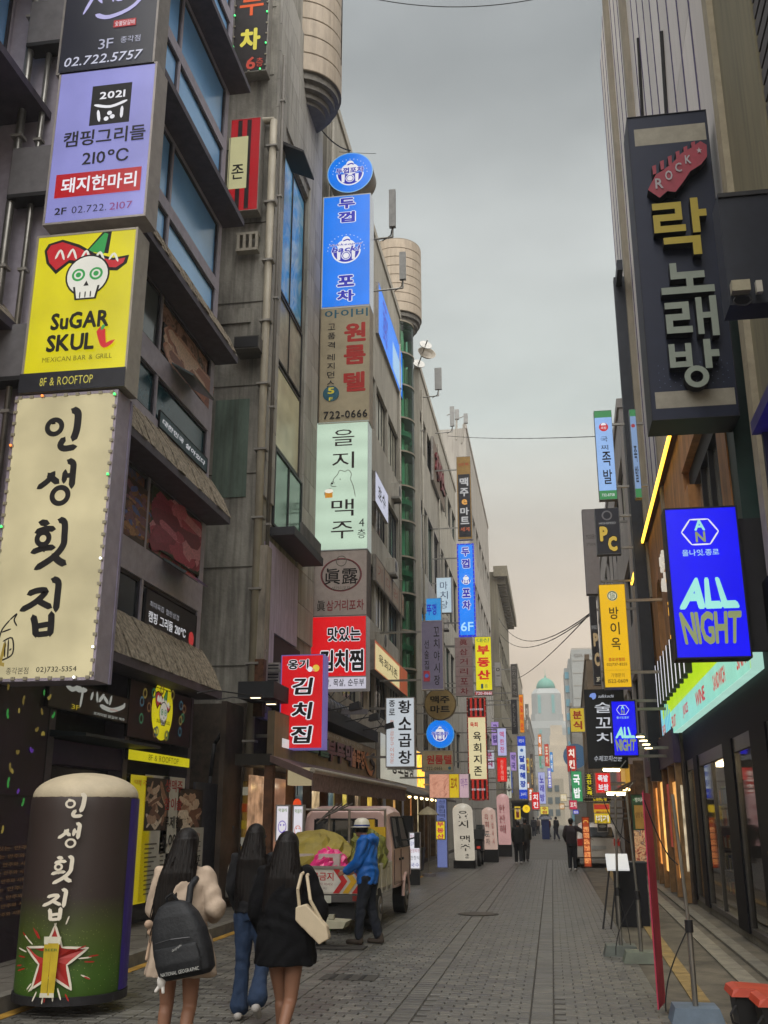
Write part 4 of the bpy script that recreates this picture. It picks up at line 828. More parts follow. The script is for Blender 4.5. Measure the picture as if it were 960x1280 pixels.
s.disc(.47, .46, .012, LN, n=8); s.disc(.32, .49, .02, INK, n=8); s.rect(.19, .55, .33, .6, em('d08a20', .8)); s.disc(.26, .548, .08, em('ece8d8', .9), ry=.04); s.finish()
s = st2('round_emblem_sign', 'pinkish grey sign with two Chinese characters inside a dark red oval', (392, 689), (459, 769), mat('aca09a', .6, var=.08), mat('5a5250', .6), margin=.02)
s.disc(.52, .38, .38, mat('7d2a34', .6), ry=.31*1.0, ring=.94, n=40); s.disc(.52, .38, .355, INK, ry=.29, ring=.97, n=40); s.text('眞露', .52, .4, .62, .25, INK, bold=.015); s.disc(.52, .17, .1, LN, ring=.85); s.text('삼거리포차', .52, .58, .34, .05, LN)
s.text('眞', .16, .84, .15, .16, INK); s.text('삼거리포차', .6, .84, .68, .16, mat('8d2430', .6), bold=.01); s.finish()
s = st2('red_stew_sign', 'red lit sign with white outlined black characters above a white strip', (389, 771), (458, 846), em('cf1119', .95, .1, 1.5), em('8d8684', .4), margin=.02)
s.text('맛있는', .6, .3, .6, .24, INK, bold=.05, out=WHT, ob=.05); s.text('김치찜', .56, .73, .78, .36, INK, bold=.05, out=WHT, ob=.05); s.finish()
s = st2('white_menu_strip', 'white lit strip of black letters at the bottom of the tall sign stack', (389, 846), (458, 861), em('c9c6d4', .85), em('8d8684', .4), margin=.01); s.text('삼겹살, 목살, 순두부', .5, .5, .92, .6, INK, bold=.02); s.finish()
t = thing('sign_mast', 'pale steel casing behind the tall sign stack on the stone building', 'mast', (-4.35, Y2+.5, 4.2)); MB().box(-.1, .0, 0, .25, 0, 14.4).build('casing', mat('a09482', .6, .2, streak=.4), t); MB().box(-1.2, 0, 0, .1, -.12, 0).build('foot', GREY, t)
for z in (2, 5.5, 9, 12.5): MB().box(-1.25, -.1, .05, .12, z, z+.07).build('arm', STEEL, t)
# ---- kimchi house sign
s = psign('red_kimchi_sign', 'red lit box sign with white outlined black characters and a mauve side over the restaurant', (352, 819), (403, 936), .42, em('c90f19', .95, .1, 1.5), em('7a6ab0', .6), Y=19.0, margin=.02, arm=-5.6)
s.text('옹기', .4, .105, .5, .11, INK, bold=.05, out=WHT, ob=.05); s.disc(.68, .16, .06, WHT); s.disc(.82, .15, .08, em('e8c84a', .8)); s.disc(.76, .17, .03, em('e88a7a', .8))
for c, v in (('김', .34), ('치', .6), ('집', .85)): s.text(c, .52, v, .5, .185, INK, bold=.04, shear=.1, out=WHT, ob=.06)
s.finish()
# ---- signs in the gap
s = psign('red_striped_sign', 'half hidden sign with red and black stripes round a cream field in the gap', (289, 150), (322, 262), .3, em('b01822', .7), ALU, Y=18.6, margin=.02)
for k in (.25, .55): s.rect(k, .02, k+.14, .98, mat('1d1418', .6))
s.rect(-.02, .2, .6, .76, em('b8b488', .85)); s.text('존', .3, .58, .4, .16, INK, bold=.02); s.finish()
s = psign('dark_bulb_sign', 'dark sign with yellow character and dotted lights at the very top of the gap', (297, -60), (333, 88), .3, mat('241c1e', .5), ALU, Y=18.7, margin=.02)
s.text('차', .5, .74, .6, .18, em('d8cc50', .9), bold=.06, out=INK); s.text('두', .5, .45, .7, .2, em('e05a20', .9), bold=.02); s.text('6', .55, .93, .28, .1, em('c04a3a', .8), bold=.03); s.text('층', .8, .93, .2, .07, em('c04a3a', .8)); s.finish(); led(s, 3, 12, ('ffffff', '3060ff', '40ff80'), 2.5, every=3, r=.02)
t = thing('vent_box', 'small barred white window frame on the bare wall under the striped sign', 'vent', (-6.35, 18.95, atY(300, 318, 18.9)[1])); MB().box(0, .5, -.2, 0, 0, .06).box(0, .5, -.2, 0, .4, .46).build('frame', mat('a8a294', .6, streak=.3), t)
for i in range(4): MB().box(.02+i*.14, .08+i*.14, -.2, -.15, .06, .4).build('bar', mat('a8a294', .6), t)
t = thing('outdoor_unit', 'boxy metal duct end on the bare wall near the second ledge', 'duct', (-6.2, 18.6, atY(285, 440, 18.6)[1])); MB().box(0, .55, -.1, .4, 0, .3).build('duct', mat('5d5a55', .6, .3), t); MB().box(.02, .53, -.12, -.1, .03, .27).build('louvre', BLACK, t)
# ---- restaurant front under the stone and tube buildings
XE = -4.9
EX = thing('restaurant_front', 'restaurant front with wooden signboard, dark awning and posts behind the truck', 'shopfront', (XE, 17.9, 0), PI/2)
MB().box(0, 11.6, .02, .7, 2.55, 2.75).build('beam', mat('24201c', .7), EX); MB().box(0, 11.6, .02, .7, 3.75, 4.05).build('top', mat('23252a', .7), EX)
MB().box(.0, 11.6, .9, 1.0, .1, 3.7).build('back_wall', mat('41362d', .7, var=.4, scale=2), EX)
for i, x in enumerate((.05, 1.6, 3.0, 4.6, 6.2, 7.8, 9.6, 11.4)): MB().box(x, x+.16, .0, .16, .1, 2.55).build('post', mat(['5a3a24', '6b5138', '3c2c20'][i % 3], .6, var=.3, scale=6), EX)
for i, (x, c) in enumerate(((.4, '8a6a50'), (2.0, '6a4a38'), (3.4, '2a3a40'), (5.0, 'a08a68'), (6.6, '33454a'), (8.3, '9a8a3a'), (10.0, '6a5a48'))): MB().box(x, x+1.1, .5, .55, .9, 2.4).build('interior_glow', em(c, 1.3, .6, 5), EX)  # glowing sheets stand in for the warm light inside the restaurant
for i in range(6): MB().cyl((1+i*1.9, .3, 2.45), (1+i*1.9, .3, 2.53), .05, n=10).build('downlight', em('fff0c8', 4), EX)
MB().prism([(-.1, -.75, 2.28), (-.1, -.75, 2.42), (-.1, .02, 2.72), (-.1, .02, 2.6)], (11.8, 0, 0)).build('awning', mat('5d4a48', .8, var=.25, scale=3), EX)
MB().prism([(-.1, -.77, 2.1), (-.1, -.75, 2.1), (-.1, -.75, 2.42), (-.1, -.77, 2.42)], (11.8, 0, 0)).build('awning_valance', mat('6a5653', .85, var=.4, scale=12), EX)
MB().cyl((-.1, -.76, 2.45), (11.7, -.76, 2.45), .05, n=10).build('awning_roller', mat('9c9488', .5, .2), EX)
MB().box(-.05, .35, -.75, -.3, 2.2, 2.5).build('awning_end', em('c9b890', .5), EX)
s = fsign('wooden_letter_sign', 'long brown signboard with raised orange, black and green characters above the awning', XE+.0, (343, 888), (470, 974), .12, mat('8c7a5a', .6, var=.18, scale=2, streak=.2), mat('5c5040', .6), margin=.01)
ORG = mat('b8702a', .5)
s.sidemat = mat('3a2a1c', .6)
s.text('황토골', .26, .5, .3, .5, mat('2f5a34', .5), bold=.05, ext=.06); s.text('부뚜막', .52, .5, .28, .62, mat('6b2a20', .5), bold=.06, ext=.06); s.text('솥뚜껑', .72, .52, .16, .6, ORG, bold=.05, ext=.06)
s.stroke([(.86, .25), (.82, .5), (.88, .85), (.94, .8)], .012, ORG, ext=.04); s.stroke([(.95, .2), (.9, .4), (.96, .6), (.92, .9)], .01, INK, ext=.04)
s.text('참나무 장작구이 전문', .6, .1, .4, .1, mat('b8b0a0', .6)); s.rect(.05, .55, .13, .75, em('d8d8d8', .7)); s.finish()
# clutter on the sign top: spot lamps and duct
for i, Yl in enumerate((22.0, 24.5, 27.0)):
    t = thing('flood_lamp', ['nearest', 'middle', 'farthest'][i]+' black flood lamp on an arm above the wooden signboard', 'lamp', (-4.9, Yl, 3.9), group='flood lamps over the signboard'); MB().tube([(0, 0, 0), (.7, 0, .12)], .015, 6).build('arm', BLACK, t); MB().prism([(.6, -.15, .0), (.85, -.15, .05), (.82, -.15, .2), (.62, -.15, .14)], (0, .3, 0)).build('head', BLACK, t)
t = thing('silver_duct', 'grey silver duct lying on top of the signboard', 'duct', (-5.2, 22.2, 4.1)); MB().cyl((0, 0, .1), (0, 3.5, .1), .2, n=14).build('duct', mat('6f7278', .4, .5), t)
for i in range(8): MB().cyl((0, .3+i*.4, .1), (0, .33+i*.4, .1), .215, n=14).build('duct_ring', mat('5d6066', .4, .5), t)
t = thing('air_conditioner', 'outdoor air conditioner unit beside the red kimchi sign', 'air conditioner', (-5.55, 19.3, 4.0)); MB().box(-.0, .35, 0, .85, 0, .6).build('housing', mat('9a948a', .6, streak=.3), t)
for i in range(9): MB().box(.02, .33, -.01, .0, .05+i*.06, .08+i*.06).build('slat', BLACK, t)
# white sign of next shop
s = fsign('white_shop_sign', 'white lit shop sign with black characters and an orange picture at its far end', -4.9, (475, 915), (531, 986), .15, em('c4c4b4', .62, .1, 1), ALU, margin=.01)
s.text('황소곱창', .45, .62, .5, .4, INK, bold=.04); s.rect(.78, .02, .99, .98, photo('orange_food', ['b85a10', 'e89a20', 'f0b848', 'a03c10'], 2, emit=.6)); s.finish()
E2 = thing('second_shop_front', 'narrow shop front with grey awning beyond the restaurant', 'shopfront', (-4.9, 29.8, 0), PI/2)
MB().box(0, 16, .9, 1.0, .1, 4.3).build('back_wall', mat('3d342c', .7, var=.4, scale=2), E2)
for i in range(8): MB().box(.3+i*2, .5+i*2, 0, .2, .1, 2.6).build('post', mat('6b5a40', .6, var=.3), E2)
for i, c in enumerate(('c0a040', '2b3136', 'b88a4a', '3a3c40', 'a86a3a', 'c8b890')): MB().box(.8+i*2.4, 2.0+i*2.4, .5, .55, .6, 2.4).build('interior_glow', em(c, 1.0, .5, 3), E2)  # sheets glow in place of the shop's interior light
MB().prism([(-.1, -.95, 2.25), (-.1, -.95, 2.33), (-.1, .02, 2.72), (-.1, .02, 2.62)], (14, 0, 0)).build('awning', mat('55504a', .8, var=.25, scale=3), E2)
for i in range(5): MB().cyl((1+i*2.2, .2, 2.5), (1+i*2.2, .2, 2.56), .06, n=10).build('downlight', em('fff0c8', 4), E2)
# ---- beyond
def ps(name, label, Y, tl, br, face, d=.25, arm=-5.3, **k): return psign(name, label, tl, br, d, face, Y=Y, arm=arm, **k)
s = ps('white_bull_sign', 'white lit vertical sign with large black characters and small red writing', 27.0, (482, 872), (519, 959), em('bfc6cc', .9, .06, 1)); 
s.vtext('황소곱창', .66, .02, .98, .46, INK, bold=.035); s.vtext('종로', .22, .03, .27, .22, INK, bold=.03); s.vtext('한우곱창구이전문', .22, .32, .95, .13, em('c86a40', .7)); s.finish()
s = ps('mauve_skewer_sign', 'mauve sign with handwritten black characters and a small red and blue stamp', 32.0, (526, 776), (555, 862), mat('857f9c', .5, var=.06), case=mat('b0a8a0', .5))
s.vtext('꼬치야시장', .7, .08, .95, .26, INK, bold=.01); s.vtext('선술집', .25, .27, .72, .2, INK); s.rect(.1, .73, .38, .88, em('8a2430', .7)); s.disc(.24, .8, .09, em('3a5a9a', .7)); s.finish()
def round_sign(name, label, Y, c, r, face, rim, fn, arm=-5.3):
    x, z = atY(*c, Y); R = r*Y/1330; t = thing(name, label, 'sign', (x, Y, z-R)); MB().cyl((0, 0, R), (0, .22, R), R, n=32).build('drum', rim, t); MB().box(arm-x, 0, .08, .14, R-.03, R+.03).build('bracket', STEEL, t)
    s = Sign('x', '', '', 0, 0, 2*R, 2*R, 0, None, None, root=t); s.y = 0; s.disc(.5, .5, .47, face, n=32); fn(s); shift(s, -R); s.finish()
def f1(s): s.text('맥주', .5, .36, .62, .24, INK, bold=.04); s.text('마트', .5, .66, .62, .24, INK, bold=.04)

round_sign('gold_disc_sign', 'round tan sign with four black characters under the mauve sign', 34.0, (550, 880), 21, mat('9a8558', .6), mat('6a5a3a', .6), f1)
def f2(s): toad(s, .5, .52, .26); s.text('두껍포차', .5, .5, .6, .14, NAVY, bold=.05, out=WHT)
round_sign('blue_disc_sign', 'round bright blue sign with a white badge under the tan disc', 35.0, (550, 917), 18, BLU, em('2a90e0', .8), f2)
s = ps('tan_room_sign', 'small tan sign with red characters and a phone number', 31.0, (527, 938), (567, 964), mat('a59676', .6)); s.text('원룸텔', .55, .45, .8, .45, RDM, bold=.04); s.text('722-0666', .4, .86, .5, .15, INK); s.disc(.88, .85, .05, TEAL); s.finish()
# boxed canopy sign with three panels
s = ps('three_panel_sign', 'low box sign with a brown, a yellow and a white panel', 33.5, (536, 967), (587, 998), mat('9a7264', .5), d=.6)
s.rect(.0, .02, .5, .98, photo('brown_menu', ['8a5a48', 'a87a66', '7a4a3c'], 3, emit=.35)); s.rect(.51, .02, .74, .98, em('d8b820', .8)); s.text('꼬치', .62, .4, .16, .5, RDM, bold=.03); s.rect(.76, .02, .99, .98, em('c8a8b0', .8)); s.text('맥주', .875, .4, .17, .4, em('8a5a9a', .6)); s.finish()
# facade signs on B3
s = fsign('slanted_blue_banner', 'blue banner with navy characters on the upper wall of the glass tube building', -5.5, (473, 352), (503, 500), .1, BLU, ALU, margin=.01); s.vtext('두껍포차', .25, .05, .9, .2, NAVY, bold=.05); s.rect(.55, .35, .95, .9, em('9fc8ee', .8)); s.finish()
s = fsign('white_wall_sign', 'white lit wall sign with black characters beside the tall stack', -5.35, (469, 588), (485, 655), .1, em('b6bad0', .85), ALU, margin=.01); s.text('호수', .5, .5, .6, .5, INK, bold=.03); s.finish()
s = fsign('window_card_row', 'row of brown cards with red characters in the windows above the striped sign', -5.5, (469, 692), (507, 776), .08, mat('6a584c', .6), ALU, margin=.01)
for i, c in enumerate('기다려라'): s.rect(.03+i*.245, .05, .24+i*.245, .95, mat('94836f', .6)); s.text(c, .135+i*.245, .5, .12, .5, mat('8a4434', .6))
s.finish()
s = fsign('red_striped_wall_sign', 'wall sign with orange red stripes and a cream lit field reading black characters', -5.3, (468, 799), (509, 871), .25, em('c85a30', .55), ALU, margin=.01)
s.rect(.02, .1, .72, .95, em('d4c490', .85)); s.text('육회지존', .38, .5, .55, .35, INK, bold=.02)
for i in range(5): s.rect(.75+i*.05, .02, .77+i*.05, .98, em('6a2014', .6))
s.finish()
# ---- stack 3 (Y 48)
def s3(name, label, tl, br, face, Y=48.0, **k): return ps(name, label, Y, tl, br, face, **k)
s = s3('ochre_beer_mart_sign', 'ochre framed dark sign with white characters and a yellow letter e', (570, 571), (591, 674), mat('8f7038', .6, var=.1)); s.rect(.1, .22, .9, .97, mat('26252a', .6)); s.vtext('맥주', .5, .25, .5, .6, em('c4c4c4', .7), bold=.04); s.text('e', .5, .555, .4, .07, em('e0a040', .8), bold=.04); s.vtext('마트', .5, .61, .83, .6, em('c4c4c4', .7), bold=.04); s.text('세계', .5, .88, .6, .05, em('d86a40', .7)); s.text('신선한 맥주', .5, .1, .7, .04, RDM); s.finish()
s = s3('blue_toad_banner', 'blue lit banner with navy rim lights reading 6F at its foot', (571, 680), (595, 795), em('1580f0', 1.0), case=em('1020d0', .9), margin=.06)
for c, v in (('두', .09), ('껍', .22), ('포', .54), ('차', .67)): s.text(c, .5, v, .5, .1, NAVY, bold=.06, out=WHT, ob=.06)
toad(s, .5, .4, .28); s.text('6F', .5, .9, .75, .1, em('a8d8f8', 1), bold=.02); s.finish(); led(s, 3, 22, ('2030ff',), 2.5, every=2, r=.035)
s = s3('stacked_name_sign', 'pinkish sign of six stacked panels each with one red character', (568, 797), (592, 870), mat('8f7876', .6), Y=44)
for i, c in enumerate('眞삼거리포차'): s.rect(.03, i/6+.008, .97, (i+1)/6-.008, mat('9c8684', .6)); s.text(c, .5, (i+.5)/6, .45, .11, mat('7d1c24', .6), bold=.02)
s.finish()
s = s3('yellow_realty_sign', 'yellow lit sign with big red characters and a green 1 beside the stacked panels', (593, 796), (616, 863), em('dcd014', .95), Y=44); s.text('대신', .5, .07, .75, .08, em('2a7a4a', .8), bold=.02)
for c, v in (('부', .25), ('동', .48), ('산', .71)): s.text(c, .5, v, .78, .18, em('c81a1a', .9), bold=.06)
s.text('1', .38, .92, .15, .09, TEAL, bold=.05); s.text('층', .62, .92, .2, .07, TEAL); s.finish()
s = s3('red_phone_strip', 'thin red strip with a phone number under the yellow realty sign', (593, 864), (616, 869), em('a02020', .8), Y=44, arms=(.5,)); s.text('720-0661', .5, .5, .85, .7, WHT); s.finish()
s = ps('red_striped_hanging_sign', 'tall lit sign with red and black stripes above and below a cream field', 40.0, (583, 872), (611, 1000), em('b02418', .8), case=mat('5d1a1a', .5))
for v0, v1 in ((0.01, .19), (.81, .99)):
    for i in range(4): s.rect(.05+i*.24, v0, .17+i*.24, v1, mat('1c1416', .6))
s.rect(.06, .2, .94, .8, em('d8cca0', .92)); s.vtext('육회지존', .5, .33, .78, .42, INK, bold=.03); s.text('육회', .35, .27, .4, .05, em('c03020', .8), bold=.04); s.text('신선한육회전문', .5, .12, .7, .02, WHT); s.text('포장 배달전문', .5, .9, .7, .02, WHT); s.finish(); led(s, 4, 18, ('ffffff',), 2.5, every=2, r=.03)
s = ps('lavender_handwritten_sign', 'small lavender lit sign with pink handwriting', 52.0, (621, 910), (634, 945), em('b4b4dc', .9)); s.vtext('맥한잔', .5, .1, .9, .45, em('c03060', .8), bold=.03); s.finish()
s = ps('small_red_sign', 'small plain red lit sign with white characters under the lavender sign', 51.0, (621, 947), (634, 977), em('d8201a', .95), case=em('b01a14', .8)); s.vtext('신장개업', .5, .08, .95, .3, em('f0b0a0', .9)); s.finish()
s = ps('blue_white_soup_sign', 'white lit sign with bold blue characters and blue ends', 60.0, (646, 920), (660, 999), em('c4d0e0', .95), arm=-4.7); s.rect(0, 0, 1, .16, em('1840c0', .9)); s.rect(0, .85, 1, 1, em('1840c0', .9)); s.vtext('달래해장', .5, .3, .83, .66, em('1238a0', .9), bold=.07); s.disc(.5, .23, .18, em('2860a8', .8)); s.text('24시', .5, .92, .6, .06, WHT); s.text('해장국', .5, .08, .6, .06, WHT); s.finish()
s = ps('brown_vertical_sign', 'dark brown vertical sign with pale characters high on the left', 62.0, (638, 830), (648, 872), mat('4a443e', .6), arm=-4.7); s.vtext('한잔의추억', .5, .04, .97, .6, mat('8c8880', .6)); s.finish()
s = ps('charcoal_vertical_sign', 'charcoal vertical sign below the brown one', 62.0, (638, 874), (648, 918), mat('2e2c30', .6), arm=-4.7); s.vtext('FOLKS', .5, .12, .8, .35, mat('8c8880', .6)); s.finish()
s = ps('orange_vertical_sign', 'orange lit vertical sign with red and white characters', 64.0, (648, 868), (656, 916), em('e08a1a', .85), arm=-4.7); s.vtext('막걸리전', .5, .04, .95, .6, em('c02818', .9), bold=.05); s.finish()
s = ps('white_round_mark_sign', 'white panel with a black round mark on the left building', 55.0, (618, 828), (627, 858), mat('a8a49c', .6), arm=-4.8); s.disc(.5, .3, .28, INK, ring=.6); s.rect(.25, .55, .75, .58, INK); s.finish()
s = ps('sloping_white_lightbox', 'tilted white and blue lit box on the wall past the glass tube', 46.0, (545, 722), (565, 766), em('b8ccd8', .85), arm=-5.2); s.vtext('마치당', .5, .1, .9, .5, em('2a3a5a', .7)); s.finish()
s = ps('small_blue_box_sign', 'small blue box sign behind the mauve skewer sign', 45.0, (527, 748), (552, 776), em('2a90d8', .85), arm=-5.2); s.text('뚜껑', .5, .5, .5, .5, NAVY, bold=.04); s.finish()
s = fsign('metal_letter_sign', 'dark raised red letters on a ledge high on the brown building', -5.1, (541, 545), (556, 640), .1, mat('6a5a4c', .6), ALU, margin=.01); s.text('치어스', .5, .5, .8, .6, mat('6b1c20', .5), bold=.06, ext=.1); s.finish()
# ---- far left small signs
far = [(632, 958, 640, 998, 70, 'b8b8a8', '국수', '3a3a3a'), (650, 1006, 0, 0, 0, '', '', ''), (672, 918, 678, 945, 90, 'd87a30', '족발', 'ffffff'), (673, 928, 677, 960, 100, '7fc0a0', '김밥', '2a6a4a'), (672, 965, 683, 1005, 88, 'b0b4e0', '노래방', '3a2aa0'), (664, 990, 675, 1012, 82, 'd82020', '치킨', 'ffffff'), (680, 930, 687, 958, 110, 'c84a3a', '포차', 'f0e0c0'), (684, 960, 690, 985, 120, '8a8ad8', '호프', 'ffffff'), (675, 1008, 686, 1018, 85, 'e0d050', '주점', 'a02020'),
       (656, 880, 662, 915, 80, '6a6258', '이층', 'b8b0a0'), (662, 942, 668, 985, 84, '4a423c', '다방', 'b89a60'), (687, 940, 692, 965, 130, '3a8ad0', '약국', 'ffffff')]
FL = ['white', 'none', 'orange', 'pale green', 'lavender', 'plain red', 'brick red', 'violet', 'yellow', 'grey brown', 'dark brown', 'sky blue']
for i, (a, b_, c, d_, Y_, h, tx, tc_) in enumerate(far):
    if not Y_: continue
    s = psign('small_far_sign', 'small '+FL[i]+' vertical sign among the distant signs on the left side', (a, b_), (c, d_), .3, em(h, .85), Y=float(Y_), arm=-4.3 if Y_ < 100 else -3.4, arms=(.5,)); s.vtext(tx, .5, .08, .95, .6, em(tc_, .8), bold=.04); s.finish()
# ================ right signs
s = psign('guitar_karaoke_sign', 'tall dark navy sign with raised yellow and grey characters and a red guitar head', (783, 148), (925, 520), .55, mat('171e33', .45, .2, var=.08), mat('23232c', .5, .3), Y=12.0, margin=.01, lip=.02)
s.rect(.08, .045, .97, .105, mat('8f8a7c', .5)); s.rect(.06, .915, .97, .965, mat('8f8a7c', .5))
s.sidemat = mat('14161f', .6)
YL_ = mat('a08e2c', .5, var=.05); GY_ = mat('80897f', .5, var=.05)
gp = [(.2, .27), (.28, .235), (.36, .225), (.5, .2), (.62, .17), (.74, .155), (.86, .135), (.93, .15), (.92, .19), (.84, .215), (.7, .235), (.6, .27), (.5, .3), (.4, .295), (.3, .315), (.17, .285)]
gp = [(u, v) for u, v in gp]
s.shape(gp, mat('8f3040', .5), ext=.16, name='guitar')
for i in range(6): u = .27+i*.1; v = .222-i*.0135; s.shape([(u-.02, v+.012), (u+.02, v+.008), (u+.025, v-.022), (u-.025, v-.018)], mat('8f3040', .5), ext=.15, name='tuning_peg')
WR = mat('a39aa0', .5); y_k = s.y; s.y = -.17
for i, c in enumerate('ROCK'): s.text(c, .31+i*.125, .268-i*.024, .1-.008*i, .036-.002*i, WR, bold=.03)
s.text('★', .83, .168, .07, .02, WR); s.y = y_k
def blk(rects, m):                                                    # block letters made of straight bars
    for r in rects:
        s.shape(r, m, ext=.14, name='raised_letter')
def R4_(u0, v0, u1, v1): return [(u0, v0), (u1, v0), (u1, v1), (u0, v1)]
bars = [ # rak
 ([(.2,.333,.55,.355),(.47,.355,.55,.372),(.2,.372,.55,.394),(.2,.394,.28,.41),(.2,.41,.58,.432),(.66,.325,.75,.44),(.75,.365,.84,.388),(.3,.45,.74,.472),(.64,.472,.74,.512)], YL_),
 ([(.34,.535,.42,.587),(.42,.565,.74,.587),(.52,.587,.6,.612),(.22,.612,.84,.634)], GY_),
 ([(.24,.66,.52,.68),(.44,.68,.52,.697),(.24,.697,.52,.717),(.24,.717,.32,.737),(.24,.737,.54,.757),(.6,.65,.67,.765),(.67,.698,.76,.716),(.76,.648,.84,.772)], GY_),
 ([(.24,.79,.31,.862),(.43,.79,.5,.862),(.31,.815,.43,.831),(.31,.845,.43,.862),(.64,.782,.72,.87),(.72,.815,.81,.836)], GY_)]
for rs_, m_ in bars:
    for (a, b_, c, d_) in rs_: s.shape(R4_(a, b_, c, d_), m_, ext=.14, name='raised_letter')
s.disc(.53, .893-.0, .14, GY_, ring=.52, ext=.14, name='raised_letter', n=24)
dots = mat('4f5a78', .6)
for i in range(14):
    for j in range(7):
        if (i+j) % 2 == 0: s.disc(.12+i*.06, .925-.105+.0+j*.011+.02, .006, dots, n=5, name='perforation')
s.finish()
t = thing('sign_support_box', 'dark box beam fixing the guitar karaoke sign to the wall', 'bracket', (atY(903, 300, 9.6)[0], 9.6, atY(930, 380, 9.6)[1])); hh_ = atY(930, 240, 9.6)[1]-atY(930, 380, 9.6)[1]; MB().box(0, .9, 0, .35, 0, hh_).build('box', mat('22252e', .5, .3), t); MB().box(.0, .9, -.02, -.001, hh_-.05, hh_).build('lip', BLACK, t)
t = thing('flood_light', 'small pale flood light with a coiled cable on the dark box beam', 'lamp', (atY(914, 350, 9.45)[0], 9.45, atY(935, 362, 9.45)[1])); MB().box(0, .18, 0, .1, 0, .12).build('head', mat('9a937c', .5), t); MB().box(.24, .3, .02, .08, -.02, .11).build('driver', mat('b0aca0', .5), t); MB().tube([(.05, .1, 0), (.05, .3, -.05), (.1, .4, -.05)], .012, 6).build('stem', BLACK, t); MB().tube([(.1+.09*math.cos(a*.6), .05, -.06+.06*math.sin(a*.6)-.03) for a in range(11)], .008, 6).build('cable', BLACK, t)
# ALL NIGHT
BL2 = em('0b06f2', .95)
def allnight(s, full=True):
    MINT = em('9fe6dc', .95); OLV = em('8f9a6a', .85)
    hx_ = [(.47+.25*math.cos(a), .17+.25*.62*s.w/s.h*1.35*math.sin(a)) for a in [i*PI/3 for i in range(6)]]
    for i in range(6): s.stroke([hx_[i], hx_[(i+1) % 6]], .022, WHT)
    s.text('A', .47, .125, .15, .075, MINT, bold=.04); s.text('N', .47, .205, .14, .075, OLV, bold=.04); s.text('올나잇.종로', .45, .31, .5, .045, em('9fc8e8', .9), bold=.03)
    s.warp = (.47, .69, .58, 1.0); s.text('ALL', .5, .58, .84, .215, MINT, bold=.07); s.warp = (.7, .92, 1.0, .86); s.text('NIGHT', .5, .805, .84, .22, OLV, bold=.05); s.warp = None
s = psign('all_night_sign', 'large glowing royal blue sign reading ALL NIGHT with a hexagon badge', (829, 636), (941, 822), .3, BL2, mat('101018', .5), Y=12.0, margin=.02); allnight(s); s.finish()
t = thing('sign_support_box', 'black bracket under the large glowing blue sign', 'bracket', (2.36, 12.1, 3.5)); MB().box(0, .3, 0, .1, 0, 1.6).build('plate', BLACK, t)
for z in (.2, 1.3): MB().box(.0, .6, .02, .08, z, z+.06).build('arm', BLACK, t)
s = psign('small_all_night_sign', 'smaller glowing blue sign reading ALL NIGHT below the yellow sign', (763, 876), (799, 945), .3, BL2, mat('101018', .5), Y=23.0, margin=.02, arm=2.6); allnight(s); s.finish()
# green/yellow shop sign
s = fsign('green_convenience_sign', 'long slanting lime and mint lit shop sign with raised white letters and red words', 2.2, (824, 862), (939, 836), .3, em('b4dc1c', .95), em('b8e8d8', .8), right=True, margin=.01, lip=0)
MINT2 = em('8fd8c4', .95); s.rect(0, .62, 1, 1, MINT2); s.shape([(0, .1), (.04, .1), (.04, 1), (0, 1)], em('7fd0e8', .9)); 
for i, w_ in enumerate(('FRESH', 'FRUIT', 'JUICE', 'WINE', 'SANDWICH', 'SNACK')): s.text(w_, .05+i*.185, .82, .07+.03*(i > 2), .2, em('c03038', .9), bold=.04)
for i in range(4): s.shape([(.08+i*.03, .2+i*.12), (.095+i*.03, .2+i*.12), (.095+i*.03, .9), (.08+i*.03, .9)], em('4ab0e0', .8))
s.y = -.03; s.sidemat = mat('20241c', .5)
for i in range(9): s.rect(.1+i*.058, -.32, .112+i*.058, .45-.0*i, em('e8e8f4', 1.0), ext=.12, name='raised_letter')
s.finish()
# yellow, black, pc, jokbal, blue
s = psign('yellow_soup_sign', 'yellow lit sign with dark handwritten characters and a round green seal', (748, 731), (790, 859), .4, em('e6b40c', .95, .05, 1), mat('8d7a3a', .5), Y=22.0, arm=2.6, margin=.01)
s.disc(.5, .115, .2, em('e8e4c8', .8)); s.disc(.5, .115, .19, em('1f5a34', .6), ring=.8); s.text('鍋', .5, .115, .2, .07, em('1f5a34', .6)); s.vtext('방이옥', .52, .21, .66, .36, mat('2b2416', .6), bold=.02)
s.text('종로관철점', .5, .735, .6, .035, RDM, bold=.03); s.text('02)737-8255', .5, .785, .76, .035, mat('3a2c14', .6), bold=.02); s.rect(.05, .835, .95, .838, mat('8d7a1a', .6)); s.text('가맹문의', .5, .885, .5, .04, mat('3a2c14', .6)); s.text('1522-0609', .5, .94, .74, .035, mat('3a2c14', .6), bold=.02); s.finish()
s = psign('black_skewer_sign', 'black sign with white handwritten characters behind the small blue sign', (730, 862), (786, 960), .25, mat('10121a', .5, var=.05), BLACK, Y=23.6, arm=2.6, margin=.01); 
s.vtext('술꼬치', .45, .14, .72, .42, em('c8ccd4', .85), fill=.7, bold=.01); s.text('수제꼬치전문', .5, .88, .7, .07, em('c8ccd4', .8), shear=.2); s.stroke([(.15, .09), (.25, .07), (.22, .12)], .1, em('7f9ae0', .8)); s.text('sulkkochi', .55, .09, .4, .04, em('c8ccd4', .8), shear=.3); s.finish()
s = psign('pigs_feet_sign', 'pale blue lit banner with green ends and black characters on the steel frame', (742, 514), (772, 624), .2, em('8fb4e8', .92), mat('6d7378', .5), Y=25.8, arm=2.6, margin=.01)
